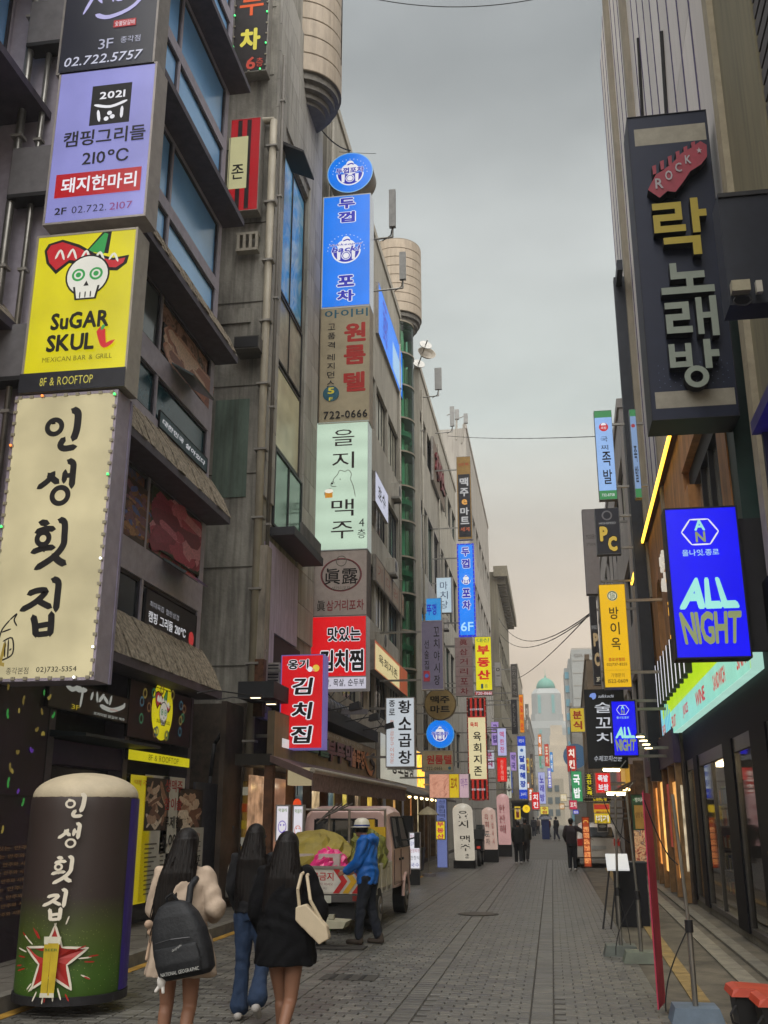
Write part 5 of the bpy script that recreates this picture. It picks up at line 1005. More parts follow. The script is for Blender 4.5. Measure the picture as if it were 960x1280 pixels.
s.rect(0, 0, 1, .08, em('3a8a50', .8)); s.rect(0, .9, 1, 1, em('3a8a50', .8)); s.disc(.5, .19, .26, em('c82028', .9)); s.disc(.5, .17, .15, WHT, a0=0, a1=PI); s.text('족발', .5, .2, .3, .03, WHT); s.vtext('국찌', .48, .28, .47, .4, INK, fill=.6); s.vtext('족발', .55, .45, .85, .5, INK, bold=.02); s.text('732-8758', .5, .95, .7, .03, WHT); s.finish()
s = psign('pigs_feet_sign', 'second pale blue and green banner half hidden behind the steel frame', (786, 512), (803, 622), .2, em('7f9cc4', .8), mat('6d7378', .5), Y=23.0, arm=2.6, margin=.01); s.rect(0, 0, 1, .08, em('3a8a50', .7)); s.rect(0, .9, 1, 1, em('3a8a50', .7)); s.disc(.45, .19, .3, em('a83038', .7)); s.vtext('족발', .5, .4, .85, .5, INK, bold=.02); s.finish()
s = psign('pc_room_sign', 'dark sign with big yellow letters P and C and a round crest', (743, 636), (777, 692), .25, mat('2c2f3c', .5), mat('6d7378', .5), Y=25.9, arm=2.6, margin=.01); s.disc(.5, .16, .22, mat('7a7c84', .5), ring=.7); s.text('P', .32, .56, .36, .34, em('c8a840', .8), bold=.08, out=INK, ob=.05); s.text('C', .66, .78, .4, .34, em('c8a840', .8), bold=.08, out=INK, ob=.05); s.text('HIGHSPEED', .5, .33, .7, .05, em('b0b0b0', .6)); s.finish()
s = psign('tall_pc_sign', 'tall black sign with large tan letters partly hidden by the yellow sign', (736, 745), (752, 856), .25, mat('26252c', .5), mat('6d7378', .5), Y=27.0, arm=2.6, margin=.01); s.text('P', .6, .5, .75, .16, em('a8906a', .7), bold=.08); s.text('C', .6, .72, .75, .16, em('a8906a', .7), bold=.08); s.text('3F', .6, .94, .5, .05, em('c8c0a8', .8)); s.text('SPEED', .5, .36, .8, .04, em('a8a8a8', .6)); s.finish()
s = psign('grey_studio_sign', 'large plain grey sign panel with small lettering behind the PC sign', (727, 637), (752, 742), .3, mat('8a8688', .6, var=.06), GREY, Y=30.0, arm=2.7, margin=.01); s.text('MODERN', .55, .33, .7, .05, mat('5a5658', .6)); s.text('STUDIO', .55, .42, .7, .03, mat('5a5658', .6)); s.finish()
s = psign('red_pork_sign', 'red lit sign with white characters below the black skewer sign', (744, 966), (764, 991), .3, em('dc1a1e', .95), em('d84a3a', .6), Y=34.0, arm=2.9, arms=(.5,)); s.text('족발', .5, .28, .7, .35, WHT, bold=.05); s.text('보쌈', .5, .72, .7, .35, WHT, bold=.05); s.finish()
s = psign('bulb_framed_sign', 'dark sign with yellow characters framed by bulbs left of the red pork sign', (731, 966), (742, 996), .3, mat('2a2412', .5), BLACK, Y=37.0, arm=2.9, arms=(.5,)); s.vtext('코인노래', .5, .05, .95, .6, em('e0d020', .95), bold=.04); s.finish(); led(s, 3, 10, ('e8f040', 'b0f060'), 3, every=1, r=.03)
s = psign('lime_bulb_sign', 'low sign of lime bulbs below the bulb framed sign', (729, 996), (764, 1003), .3, mat('201e12', .5), BLACK, Y=37.0, arm=2.9, arms=(.5,)); s.text('노래연습장', .6, .5, .5, .6, em('e0c020', .9), bold=.03); s.finish(); led(s, 16, 2, ('a0f060', 'f0f080'), 3, every=1, r=.03)
farr = [(711, 1000, 722, 1012, 60, 'c83050', '꼬치', 'pink'), (700, 992, 709, 1002, 90, 'd8c8a0', '주막', 'cream'), (716, 1012, 724, 1018, 62, '2030d0', '호프', 'deep blue'), (741, 1004, 757, 1016, 40, 'c8502a', '분식', 'orange red'), (742, 1016, 764, 1030, 36, 'd8b828', '버거', 'yellow'), (699, 1004, 706, 1012, 95, 'c89a60', '곱창', 'tan'), (712, 960, 716, 990, 75, '6a2a34', '노래', 'maroon'), (719, 962, 724, 995, 70, '58505c', '당구', 'dull purple')]
for a, b_, c, d_, Y_, h, tx, nm in farr:
    s = psign('small_far_sign', 'small '+nm+' sign among the distant signs on the right side', (a, b_), (c, d_), .3, em(h, .85), Y=float(Y_), arm=2.9 if Y_ < 50 else 2.0, arms=(.5,)); s.text(tx, .5, .5, .75, .6, em('f0e8d8', .8), bold=.04); s.finish()
x, z = atY(718, 948, 100); t = thing('round_blue_sign', 'large round dull blue disc sign on the far brown building', 'sign', (x, 96, z-1.1)); MB().cyl((0, 0, 1.1), (0, .4, 1.1), 1.1, n=24).build('disc', em('4f7496', .5), t); MB().box(0, 1.5, .1, .3, 1.0, 1.2).build('bracket', STEEL, t)
# warm lamps above the right shops
for k, (px, py, Yq) in enumerate(((764, 964, 20.0), (770, 994, 17.5))):
    x, z = atY(px, py, Yq); t = thing('strip_lamp', ['upper', 'lower'][k]+' warm strip lamp shining over the right side shop entrance', 'lamp', (x, Yq, z), group='warm strip lamps'); MB().box(-.16, .2, 0, .3, .05, .07).build('hood', mat('a89050', .5), t); MB().cyl((-.13, .04, .03), (.16, .24, .03), .03, n=10).build('tube', em('fff2c0', 14), t); MB().cyl((.18, .15, .06), (.3, .15, .2), .012, n=6).build('arm', STEEL, t)
for k in range(4):
    x, z = atY(812+k*3, 893-k*4, 19-k*1.2); t = thing('canopy_lamp', ['farthest', 'second farthest', 'second nearest', 'nearest'][k]+' small round lamp under the corner of the lime sign', 'lamp', (x+.15, 21.3-k*.35, 3.0+.05*k), group='small round lamps by the lime sign'); MB().cyl((0, 0, 0), (0, 0, .05), .09, n=14).build('cap', STEEL, t); MB().cyl((0, 0, -.02), (0, 0, -.001), .075, n=14).build('bulb', em('ffe8b0', 6), t)
# ================================================================ PROPS
# ---- big inflatable column
def column_print(m_top, m_mid, m_low, z1, zg, name):
    m, nt, b = _new(name); t = nt.nodes.new('ShaderNodeTexCoord'); sp = nt.nodes.new('ShaderNodeSeparateXYZ'); nt.links.new(t.outputs['Object'], sp.inputs[0])
    r = nt.nodes.new('ShaderNodeValToRGB'); mr_ = nt.nodes.new('ShaderNodeMapRange'); mr_.inputs[2].default_value = z1; nt.links.new(sp.outputs['Z'], mr_.inputs[0])
    ramp(r, [(0, hx(m_low)), (zg*.45, hx(m_low)), (zg, hx(m_mid)), (zg+.18, hx(m_top)), (1, hx(m_top))]); nt.links.new(mr_.outputs[0], r.inputs[0])
    v = nt.nodes.new('ShaderNodeTexVoronoi'); v.inputs['Scale'].default_value = 38; nt.links.new(t.outputs['Object'], v.inputs['Vector'])
    r2 = nt.nodes.new('ShaderNodeMapRange'); r2.inputs[1].default_value = .10; r2.inputs[2].default_value = .14; r2.inputs[3].default_value = 1; r2.inputs[4].default_value = 0; nt.links.new(v.outputs['Distance'], r2.inputs[0])
    r3 = nt.nodes.new('ShaderNodeMapRange'); r3.inputs[1].default_value = 1.05; r3.inputs[2].default_value = .4; r3.inputs[3].default_value = 0; r3.inputs[4].default_value = .55; nt.links.new(sp.outputs['Z'], r3.inputs[0])
    q = nt.nodes.new('ShaderNodeMath'); q.operation = 'MULTIPLY'; nt.links.new(r2.outputs[0], q.inputs[0]); nt.links.new(r3.outputs[0], q.inputs[1])
    mi = nt.nodes.new('ShaderNodeMix'); mi.data_type = 'RGBA'; nt.links.new(q.outputs[0], mi.inputs[0]); nt.links.new(r.outputs[0], mi.inputs['A']); mi.inputs['B'].default_value = hx('b8c070')
    nt.links.new(mi.outputs['Result'], b.inputs['Base Color']); b.inputs['Roughness'].default_value = .55
    bp = nt.nodes.new('ShaderNodeBump'); bp.inputs['Strength'].default_value = .25; n = nt.nodes.new('ShaderNodeTexNoise'); n.inputs['Scale'].default_value = 9; mp_ = nt.nodes.new('ShaderNodeMapping'); mp_.inputs['Scale'].default_value = (3, 3, .4)
    nt.links.new(t.outputs['Object'], mp_.inputs[0]); nt.links.new(mp_.outputs[0], n.inputs['Vector']); nt.links.new(n.outputs[0], bp.inputs['Height']); nt.links.new(bp.outputs[0], b.inputs['Normal'])
    return m
BC = (-4.38, 9.35); BR = .49
t = thing('inflatable_column', 'large dark inflatable advertising column with a cream dome, green foot and white characters', 'inflatable sign', (BC[0], BC[1], .1))
MB().cyl((0, 0, 0), (0, 0, .07), BR*1.03, n=40).build('base', BLACK, t)
def ring_(r, z, n=64, wob=0): return [(r*math.cos(2*PI*i/n)*(1+wob*math.sin(i*9)), r*math.sin(2*PI*i/n)*(1+wob*math.sin(i*9)), z) for i in range(n)]
b = MB(); b.loft([ring_(BR*.97, .05)]+[ring_(BR*(1+.012*math.sin(z*2.2)), .1+z*1.6) for z in [i/14 for i in range(15)]]+[ring_(BR*.985, 1.74, wob=.004)], caps=False); b.build('body', column_print('352a26', '43501a', '3a5a14', 1.75, .32, 'dark_green_print'), t, smooth=True)
b = MB(); b.loft([ring_(BR*.99, 1.72)]+[ring_(BR*math.cos(a)*.99, 1.74+.22*math.sin(a), wob=.006) for a in [PI/2*i/10 for i in range(10)]]+[ring_(.01, 1.955)]); b.build('dome', mat('b5a88e', .6, var=.08, bump=.2), t, smooth=True)
b = MB(); n = 6; b.add([(BR*1.018*math.cos(a), BR*1.018*math.sin(a), z) for a in [math.radians(-10+i*7) for i in range(n)] for z in (.08, 1.72)], [(2*i, 2*i+2, 2*i+3, 2*i+1) for i in range(n-1)]); b.build('violet_band', mat('34207c', .5, var=.1), t, fix=False)
s = Sign('x', '', '', 0, 0, 2*BR, 1.75, 0, None, None, root=t); s.w = 2*BR; s.h = 1.75; s.wrap = (BR, BR)
CRM = mat('d8d0be', .6, var=.03)
def colp(x, y): return (.12+.72*(x-30)/380*1.0, .0)
# the same four brush characters, white, in a column left of the middle (u about .33 .. .45)
RED_ = mat('a02018', .5, var=.1); GOLD = mat('b59c22', .5, var=.15); FOAM = mat('c8c4b0', .5)
cu, cv = .33, .80
star = []
for i in range(10): a = PI/2+i*PI/5; r = (.3 if i % 2 == 0 else .13); star.append((cu+r*math.cos(a), cv-r*math.sin(a)*s.w/s.h))
for i in range(10):
    a, c = star[i], star[(i+1) % 10]; m_ = ((a[0]+c[0])/2, (a[1]+c[1])/2)
    s.shape([(cu, cv), a, m_], RED_); s.shape([(cu, cv), m_, c], RED_); s.stroke([a, c], .02, CRM)
for i in range(26):
    a = random.uniform(0, 2*PI); r0 = random.uniform(.2, .3); r1 = r0+random.uniform(.03, .1); s.stroke([(cu+r0*math.cos(a), cv-r0*math.sin(a)*.59), (cu+r1*math.cos(a), cv-r1*math.sin(a)*.59)], .012, CRM if i % 2 else RED_)
for k in range(2): s.shape([(.27+k*.06, .72), (.33+k*.06, .72), (.325+k*.055, .955), (.275+k*.055, .955)], GOLD)
s.shape([(.265, .69), (.40, .69), (.395, .725), (.27, .725)], FOAM); s.shape([(.272, .945), (.38, .945), (.382, .965), (.27, .965)], FOAM); s.text('BEER', .33, .75, .1, .012, mat('3a6a2a', .6))
# the letters
def wchar(strokes, rings):
    K_, U_ = .25, .24
    for p, w in strokes: s.stroke([(U_+(x-90)/232*K_, -.005+(.62*(y-110)/940)+.0) for x, y in p], w*.5, CRM)
    for (x, y, r) in rings: s.disc(U_+(x-90)/232*K_, -.005+(.62*(y-110)/940)+.0, (r+9)/232*K_, CRM, ring=(r-7)/(r+9))
wchar(CH4, RING4)
CR, SR = math.cos(.44), math.sin(.44)
for b in s.ls.values(): b.v = [((x-BR)*CR-(y-BR)*SR, (x-BR)*SR+(y-BR)*CR, z+.02) for x, y, z in b.v]
s.wrap = None; s.finish()
# ---- far inflatable columns
def inflat(label, Y, tl, br, col, texts, lean=0.0, rc='c03a4a'):
    x0, z1 = atY(*tl, Y); x1, z0 = atY(*br, Y); R = (x1-x0)/2; H_ = z1-max(z0, .1); t = thing('inflatable_column', label, 'inflatable sign', ((x0+x1)/2, Y+R, 0), group='pale inflatable columns on the left')
    zb = max(z0, .25); H_ = z1-zb
    MB().box(-R*1.05, R*1.05, -R*1.02, R, 0.0, zb).build('base_box', BLACK, t)
    f = lambda r, z: [(r*math.cos(2*PI*i/28)+lean*(z-zb), r*math.sin(2*PI*i/28), z) for i in range(28)]
    MB().loft([f(R*.95, zb), f(R, zb+.1), f(R, z1-R*.75)]+[f(R*math.cos(a), z1-R*.75+R*.75*math.sin(a)) for a in [PI/2*i/7 for i in range(1, 7)]]+[f(.01, z1)]).build('body', em(col, .75, .12), t, smooth=True)
    s = Sign('x', '', '', 0, 0, 2*R, H_, 0, None, None, root=t); s.w = 2*R; s.h = H_; s.wrap = (R, R)
    for w_, u, v0, v1, ww, mm in texts: s.vtext(w_, u, v0, v1, ww, mm, bold=.02)
    for b in s.ls.values(): b.v = [(x-R+lean*z, y-R, z+zb) for x, y, z in b.v]
    s.wrap = None; s.finish()
inflat('pale inflatable column with dark characters nearest of the three beside the motorbike', 36.0, (566, 1004), (593, 1077), 'c8bfae', [('을지', .55, .12, .45, .5, INK), ('맥주', .6, .55, .85, .5, INK), ('4층', .65, .88, .97, .2, INK)], -.03)
inflat('pinkish inflatable column with red and black characters in the middle of the three', 41.0, (603, 1009), (622, 1062), 'c4a89a', [('육회', .35, .15, .5, .3, RDM), ('포차', .35, .55, .9, .3, INK), ('이십사시', .75, .15, .9, .15, RDM)], -.04)
inflat('tallest pink inflatable column with red handwriting behind the other two', 47.0, (621, 992), (639, 1056), 'c89c98', [('한잔해', .4, .2, .8, .5, mat('a02432', .6))], -.02)
# ---- truck
TP = mat('c7a6a1', .35, var=.06, scale=2, spec=.5, coat=.3); TB = mat('b9b3a8', .5, var=.15); RUB = mat('17171a', .8)  # TP: pink light of the signs is mixed into the near-white paint
TR = thing('work_truck', 'pale double cab work truck, its paint tinted by pink sign light, seen from behind with its open bed full of bags', 'truck', (-3.52, 15.35, 0))
def profile(w, pts, y=0): return pts
# cab body from cross sections along y: (y, half width bottom, half width top, z0, ztop)
secs = [(2.42, .80, .70, .55, 1.74), (2.5, .815, .71, .5, 1.80), (3.2, .82, .72, .48, 1.85), (3.9, .82, .72, .48, 1.83), (4.35, .815, .70, .48, 1.70), (4.75, .80, .72, .5, 1.22), (4.98, .78, .72, .52, 1.05), (5.05, .74, .68, .58, .92)]
def sec(y, wb, wt, z0, z1):
    zm = min(1.12, z1-.08); return [(-wb*.94, y, z0), (-wb, y, z0+.12), (-wb, y, zm), (-wt, y, z1-.1), (-wt+.1, y, z1), (wt-.1, y, z1), (wt, y, z1-.1), (wb, y, zm), (wb, y, z0+.12), (wb*.94, y, z0)]
MB().loft([sec(*q) for q in secs]).build('cab', TP, TR)
WG = mat('20262a', .08, var=.2, spec=.9)
def side_x(z, wb=.82, wt=.72): return wb-(wb-wt)*(z-1.12)/(1.73-1.12)
for sgn in (1, -1):
    for (y0, y1, y2, y3) in ((2.62, 3.28, 3.28, 2.68), (3.42, 4.42, 4.12, 3.42)):
        e = .012; MB().add([(sgn*(side_x(1.15)+e), y0, 1.15), (sgn*(side_x(1.15)+e), y1, 1.15), (sgn*(side_x(1.66)+e), y2, 1.66), (sgn*(side_x(1.66)+e), y3, 1.66)], [(0, 1, 2, 3)]).build('side_window', WG, TR, fix=False)
        b = MB(); P4 = [(sgn*(side_x(z_)+.016), y_, z_) for y_, z_ in ((y0, 1.15), (y1, 1.15), (y2, 1.66), (y3, 1.66), (y0, 1.15))]; b.tube(P4, .014, 6); b.build('window_seal', RUB, TR)
    for (y0, y1) in ((2.55, 3.33), (3.37, 4.45)):
        b = MB(); b.tube([(sgn*.825, y0, 1.12), (sgn*.825, y0, .56), (sgn*.825, y1, .56), (sgn*.825, y1, 1.12)], .007, 4); b.build('door_seam', mat('5a4644', .6), TR)
        MB().box(sgn*.825-.012, sgn*.825+.02, y0+.1 if y0 > 3 else y1-.2, (y0+.1 if y0 > 3 else y1-.2)+.12, .93, .97).build('door_handle', BLACK, TR)
    MB().tube([(sgn*.8, 4.3, 1.25), (sgn*.98, 4.4, 1.3)], .015, 6).build('mirror_arm', BLACK, TR); MB().box(sgn*.98-.05, sgn*.98+.05, 4.36, 4.42, 1.1, 1.38).build('mirror', BLACK, TR)
    for yy, r in ((3.95, .31), (.95, .3)):
        w = MB(); w.cyl((sgn*.62, yy, .31), (sgn*.83, yy, .31), r, n=28); wo = w.build('wheel', RUB, TR); MB().cyl((sgn*.835, yy, .31), (sgn*.845, yy, .31), r*.6, n=20).build('rim', mat('7d7a76', .4, .6), wo); MB().cyl((sgn*.846, yy, .31), (sgn*.87, yy, .31), r*.25, n=12).build('hub', mat('5d5a56', .4, .6), wo)
    b = MB()
    for i in range(9): a0 = PI*i/9; a1 = PI*(i+1)/9; b.cyl((sgn*.825, 3.95-.37*math.cos(a0), .31+.37*math.sin(a0)), (sgn*.825, 3.95-.37*math.cos(a1), .31+.37*math.sin(a1)), .03, n=6)
    b.build('wheel_arch', TP, TR)
b = MB(); b.box(-.56, .56, 2.40, 2.418, 1.2, 1.62); b.build('rear_window', WG, TR)
b = MB(); b.tube([(-.56, 2.4, 1.2), (.56, 2.4, 1.2), (.52, 2.4, 1.62), (-.52, 2.4, 1.62), (-.56, 2.4, 1.2)], .02, 6); b.build('window_seal', RUB, TR)
MB().box(-.36, .36, .1, 4.6, .4, .56).build('chassis', BLACK, TR); MB().box(-.8, .8, 0, 2.36, .58, .66).build('bed_floor', TB, TR)
for sgn in (1, -1): MB().box(min(sgn*.82, sgn*.78), max(sgn*.82, sgn*.78), .02, 2.36, .6, .95).build('side_board', TB, TR)
for i in range(5): MB().box(.76, .83, .2+i*.5, .26+i*.5, .52, .96).build('board_post', TB, TR)
MB().box(-.85, .85, -.02, .02, .58, .93).build('tailgate', mat('b5aea2', .5, var=.12), TR)
MB().box(-.86, .86, -.04, .03, .93, .965).build('top_bar', mat('8d8880', .4, .5), TR)
MB().box(-.84, .84, -.05, .05, .47, .57).build('rear_bumper', mat('4a4644', .6), TR)
for sgn in (1, -1): MB().box(sgn*.7-.1, sgn*.7+.1, -.07, -.05, .49, .56).build('tail_light', mat('7d1c18', .3), TR)
MB().box(-.1, .28, -.06, -.05, .46, .56).build('number_plate', mat('b5b5a8', .5), TR)
MB().box(.15, .6, .1, .5, .22, .46).build('tool_box', BLACK, TR); MB().cyl((-.1, .3, .33), (.35, .3, .33), .12, n=14).build('spare_tank', mat('2c2a2a', .6), TR)
s = Sign('x', '', '', 0, 0, 1.0, .3, 0, None, None, root=TR); s.w, s.h = 1.66, .33; s.y = -.022
pk = len(s.ls)
s.rect(.02, .03, .74, .97, mat('c4beb4', .5)); s.text('접근금지', .55, .3, .27, .36, mat('b01c1c', .5), bold=.03); s.text('작업중 접근하지 마시오', .53, .62, .3, .12, mat('8a3a3a', .5)); s.text('안전거리 유지', .5, .8, .24, .1, mat('6a5a58', .5))
for i, c in enumerate(('b01c1c', 'c89a1a', 'b01c1c')): x = .68+i*.085; s.shape([(x, .0), (x+.055, .0), (x+.13, .5), (x+.055, 1.0), (x, 1.0), (x+.075, .5)], mat(c, .5))
for b in s.ls.values(): b.v = [(x-.83, y, z+.59) for x, y, z in b.v]
s.finish()
# headboard rack
RK = mat('8f857c', .45, .5, var=.2); b = MB()
for x in (-.72, -.25, .1, .72): MB().cyl((x, 2.2, .66), (x, 2.2, 1.78), .022, n=8).build('rack_post', RK, TR)
for z in (1.25, 1.78): MB().cyl((-.74, 2.2, z), (.74, 2.2, z), .02, n=8).build('rack_rail', RK, TR)
for i in range(4): MB().cyl((-.45+i*.05, 2.1, 1.55+i*.04), (-.1+i*.09, 2.15, 1.88), .014, n=6).build('tool', mat('5d5550', .5, .3), TR)
MB().cyl((-.62, 2.05, 1.3), (-.05, 2.05, 1.3), .05, n=10).build('roller', RK, TR)
# cargo: top-level things on the bed
def crumple(name, label, c, r, m, seed, n=28, k=.22, flat=.0, cat='bag'):
    random.seed(seed); ph = [(random.uniform(1, 5), random.uniform(1, 5), random.uniform(1, 5), random.uniform(0, 6)) for _ in range(9)]
    t = MB(); vs = []; mm = n//2
    for j in range(mm+1):
        p = -PI/2+PI*j/mm
        for i in range(n):
            a = 2*PI*i/n; d = Vector((math.cos(p)*math.cos(a), math.cos(p)*math.sin(a), math.sin(p)))
            q = 1+k*sum(abs(math.sin(f1_*d.x*2.2+f2_*d.y*2.2+f3_*d.z*2.2+f0))-.5 for f1_, f2_, f3_, f0 in ph)/3.2
            z = d.z*r[2]*q
            if flat and z < -flat*r[2]: z = -flat*r[2]
            vs.append((d.x*r[0]*q, d.y*r[1]*q, z+r[2]*(flat or 1)))
    t.add(vs, [(j*n+i, j*n+(i+1) % n, (j+1)*n+(i+1) % n, (j+1)*n+i) for j in range(mm) for i in range(n)])
    o = t.build(name, m, None, smooth=False); o.location = c; MW[o.name] = Matrix.Translation(c); tag(o, label, cat); random.seed(seed+99); return o
crumple('tarpaulin', 'olive yellow tarpaulin heaped over the truck bed on the left', (-3.72, 16.25, .82), (.66, .75, .46), mat('8a7a2e', .6, var=.2, scale=5), 3, k=.1, flat=.35, cat='tarpaulin')
crumple('pink_bag', 'bright pink plastic bag bulging over the tailgate', (-3.42, 15.72, .86), (.32, .26, .25), mat('d8307a', .3, var=.15, scale=8, spec=.6), 5, n=34, k=.24, flat=.3)
crumple('green_net', 'crumpled olive net and cloth at the cab end of the truck bed', (-2.98, 16.9, .82), (.26, .8, .42), mat('6f7030', .7, var=.45, scale=9), 8, k=.3, flat=.4, cat='netting')
crumple('olive_sheet', 'flat olive sheet hanging out over the right side of the bed', (-2.9, 16.1, .68), (.2, .5, .34), mat('7d7a3a', .7, var=.35, scale=7), 12, k=.3, flat=.5, cat='sheet')
for i, (x, y_, l_) in enumerate(((-3.72, 15.5, 'printed white box left of the pink bag'), (-3.32, 15.48, 'printed white box right of the pink bag beside the worker'))):
    t = thing('carton', l_, 'box', (x, y_, .93)); MB().box(-.16, .16, 0, .25, 0, .2).build('box', mat('b8a8a4', .6), t); MB().box(-.06, .06, -.003, -.001, .05, .15).build('print', mat('a03040', .6), t)
t = thing('orange_crate', 'orange wooden crate edge under the tarpaulin', 'crate', (-4.1, 15.5, .66)); MB().box(-.22, .22, 0, .4, 0, .3).build('crate', mat('a0702a', .6, var=.2), t)
t = thing('yellow_case', 'yellow plastic case strapped to the rack behind the cab window', 'case', (-3.02, 17.45, 1.3)); MB().box(-.26, .24, 0, .08, 0, .2).box(-.2, .05, 0, .08, .2, .32).build('case', mat('c09a10', .5), t); MB().box(-.18, .02, -.005, -.001, .1, .17).build('label_patch', BLACK, t)
# ---- dolly with tray
t = thing('green_dolly', 'small bright green trolley with caster wheels on the ground behind the truck', 'trolley', (-3.3, 14.3, 0))
MB().box(-.3, .22, -.2, .25, .16, .22).build('deck', mat('1f8a3a', .45, var=.1), t); MB().box(-.28, .2, -.21, -.2, .12, .16).build('lip', mat('176a2c', .5), t)
for x, y_ in ((-.2, -.15), (.14, -.15), (-.2, .2), (.14, .2)): w = MB().cyl((x-.02, y_, .07), (x+.02, y_, .07), .07, n=14).build('wheel', BLACK, t); MB().cyl((x-.025, y_, .07), (x+.025, y_, .07), .035, n=10).build('hub', STEEL, w)
t = thing('plastic_tray', 'pale grey plastic lid tray resting on the green trolley', 'tray', (-3.2, 14.2, .225)); MB().prism([(-.28, -.2, 0), (.4, -.2, .02), (.44, -.2, .1), (-.28, -.2, .14)], (0, .42, 0)).build('tray', mat('a09c86', .5), t); MB().box(-.05, .02, -.1, .0, .13, .19).box(.18, .25, -.1, .0, .12, .18).build('clips', mat('8d8a78', .5), t)
t = thing('cable_coil', 'dark flat mat and cables on the paving beside the trolley', 'mat', (-3.0, 14.1, .0)); MB().box(-.35, .5, -.25, .1, .004, .02).build('mat', mat('2e2b28', .8), t)
# ---- left street furniture
for k, (tl, br, c1, l_) in enumerate((((345, 1006), (361, 1052), 'b8a4d8', 'left lit standing poster with a violet face drawing'), ((366, 1006), (379, 1060), 'd8b0a8', 'right lit standing poster with an orange face drawing'))):
    s = psign('lit_poster', l_, tl, br, .12, em('d8d4dc', .95), mat('8d8a8a', .5), Y=17.4, cat='poster', group='lit standing posters'); c_ = em(['6a4ab8', 'd06a4a'][k], .8)
    s.text('막걸리', .5, .15, .6, .1, em('6a8a3a', .8), bold=.03)
    s.disc(.5, .6, .3, c_, ring=.85, ry=.42); s.disc(.38, .55, .06, c_); s.disc(.62, .55, .06, c_); s.stroke([(.35, .72), (.5, .76), (.65, .7)], .05, c_); s.finish()
s = psign('white_menu_stand', 'white lit menu stand with red and blue handwriting beside the truck', (511, 1040), (526, 1087), .1, em('dcdce4', .95), mat('8d8a8a', .5), Y=27.0, cat='sign', margin=.03)
for i, (w_, c) in enumerate((('점심특선', 'c02a3a'), ('김치찌개', '3a3ab0'), ('된장찌개', 'c02a3a'), ('한정식', '2a2a2a'), ('국수', '3a3ab0'))): s.text(w_, .5, .12+i*.19, .75, .11, em(c, .5))
s.finish(); MB().box(.03, s.w-.03, .0, .08, -.38, 0).build('stand', BLACK, s.root)
s = psign('blue_window_column', 'pale blue sign column with dark characters behind the inflatable columns', (545, 998), (560, 1085), .2, em('7f8cc8', .55), mat('6a6a80', .5), Y=34.0, margin=.02); s.vtext('선술집맥주', .5, .02, .35, .6, mat('2a2a5a', .6)); s.finish()
s = psign('small_realty_sign', 'small yellow sign with red characters on the blue column', (544, 1026), (557, 1050), .1, em('e0c820', .9), Y=33.0, margin=.03); s.vtext('부동산', .5, .03, .97, .7, em('b8204a', .9), bold=.05); s.finish()
t = thing('parasol', 'small closed cream parasol in front of the shops', 'parasol', (-3.65, 31, 0)); MB().cyl((0, 0, 0), (0, 0, 1.85), .02, n=8).build('pole', STEEL, t); MB().lathe((0, 0, 1.72), [(.3, 0), (.31, .02), (.2, .14), (.03, .24), (.01, .25)], 12).build('canopy', mat('a0967a', .7), t); MB().cyl((0, 0, 0), (0, 0, .08), .2, n=16).build('foot', GREY, t)
for k, (x, y_) in enumerate(((-4.3, 29.0), (-4.2, 30.6), (-4.25, 32.4))):
    t = thing('planter_bin', ['nearest', 'middle', 'farthest'][k]+' dark bin among the posts along the left shops', 'bin', (x, y_, .1), group='dark bins by the shops'); MB().prism([(-.25, -.25, 0), (.25, -.25, 0), (.3, -.28, .6), (-.3, -.28, .6)], (0, .5, 0)).build('body', mat(['2e3432', '3a2e26', '26282c'][k], .6), t); MB().box(-.32, .32, -.3, .26, .6, .66).build('lid', mat('3c4442', .6), t)
for k, x in enumerate((29.6, 30.3)):
    t = thing('wooden_post', ['nearer', 'farther'][k]+' weathered standing post by the menu stand', 'post', (-3.95-.1*k, x, .0), group='weathered posts'); MB().box(-.06, .06, -.06, .06, 0, 1.5).build('post', mat('8a7d5c', .7, var=.3), t); MB().box(-.25, .12, -.05, .05, 1.05, 1.15).build('rail', mat('5d6048', .7), t)
t = thing('shop_mannequin', 'dark covered menu stand beside the posts', 'stand', (-4.0, 28.6, 0)); MB().box(-.22, .22, -.1, .1, .1, 1.7).build('cover', mat('1c1d22', .7), t); MB().box(-.24, .24, -.12, .12, 0, .1).build('foot', BLACK, t)
# motorbike seen from behind between the columns
t = thing('motorbike', 'dark parked motorbike between the first two inflatable columns', 'motorbike', (-2.62, 38.2, 0))
for y_ in (-.6, .65): w = MB().cyl((-.06, y_, .3), (.06, y_, .3), .3, n=18).build('wheel', RUB, t); MB().cyl((-.065, y_, .3), (.065, y_, .3), .16, n=12).build('rim', STEEL, w)
MB().prism([(-.14, -.7, .55), (-.14, .3, .5), (-.14, .5, .85), (-.14, .1, .95), (-.14, -.2, .8), (-.14, -.75, .85)], (.28, 0, 0)).build('body', mat('23262e', .3, .2), t); MB().box(-.13, .13, -.7, .0, .84, .92).build('seat', BLACK, t)
MB().tube([(-.35, .45, 1.05), (0, .5, 1.08), (.35, .45, 1.05)], .02, 6).build('handlebar', STEEL, t); MB().tube([(0, .5, 1.08), (0, .65, .3)], .035, 6).build('fork', STEEL, t); MB().prism([(-.2, .5, 1.0), (.2, .5, 1.0), (.15, .42, 1.4), (-.15, .42, 1.4)], (0, .02, 0)).build('windscreen', glass('c8d0d4', .8), t); MB().box(-.06, .06, -.8, -.76, .6, .68).build('tail_light', em('b02a1a', .8), t); MB().box(-.2, .2, -.85, -.4, .93, 1.25).build('top_box', mat('2c2e34', .4), t)
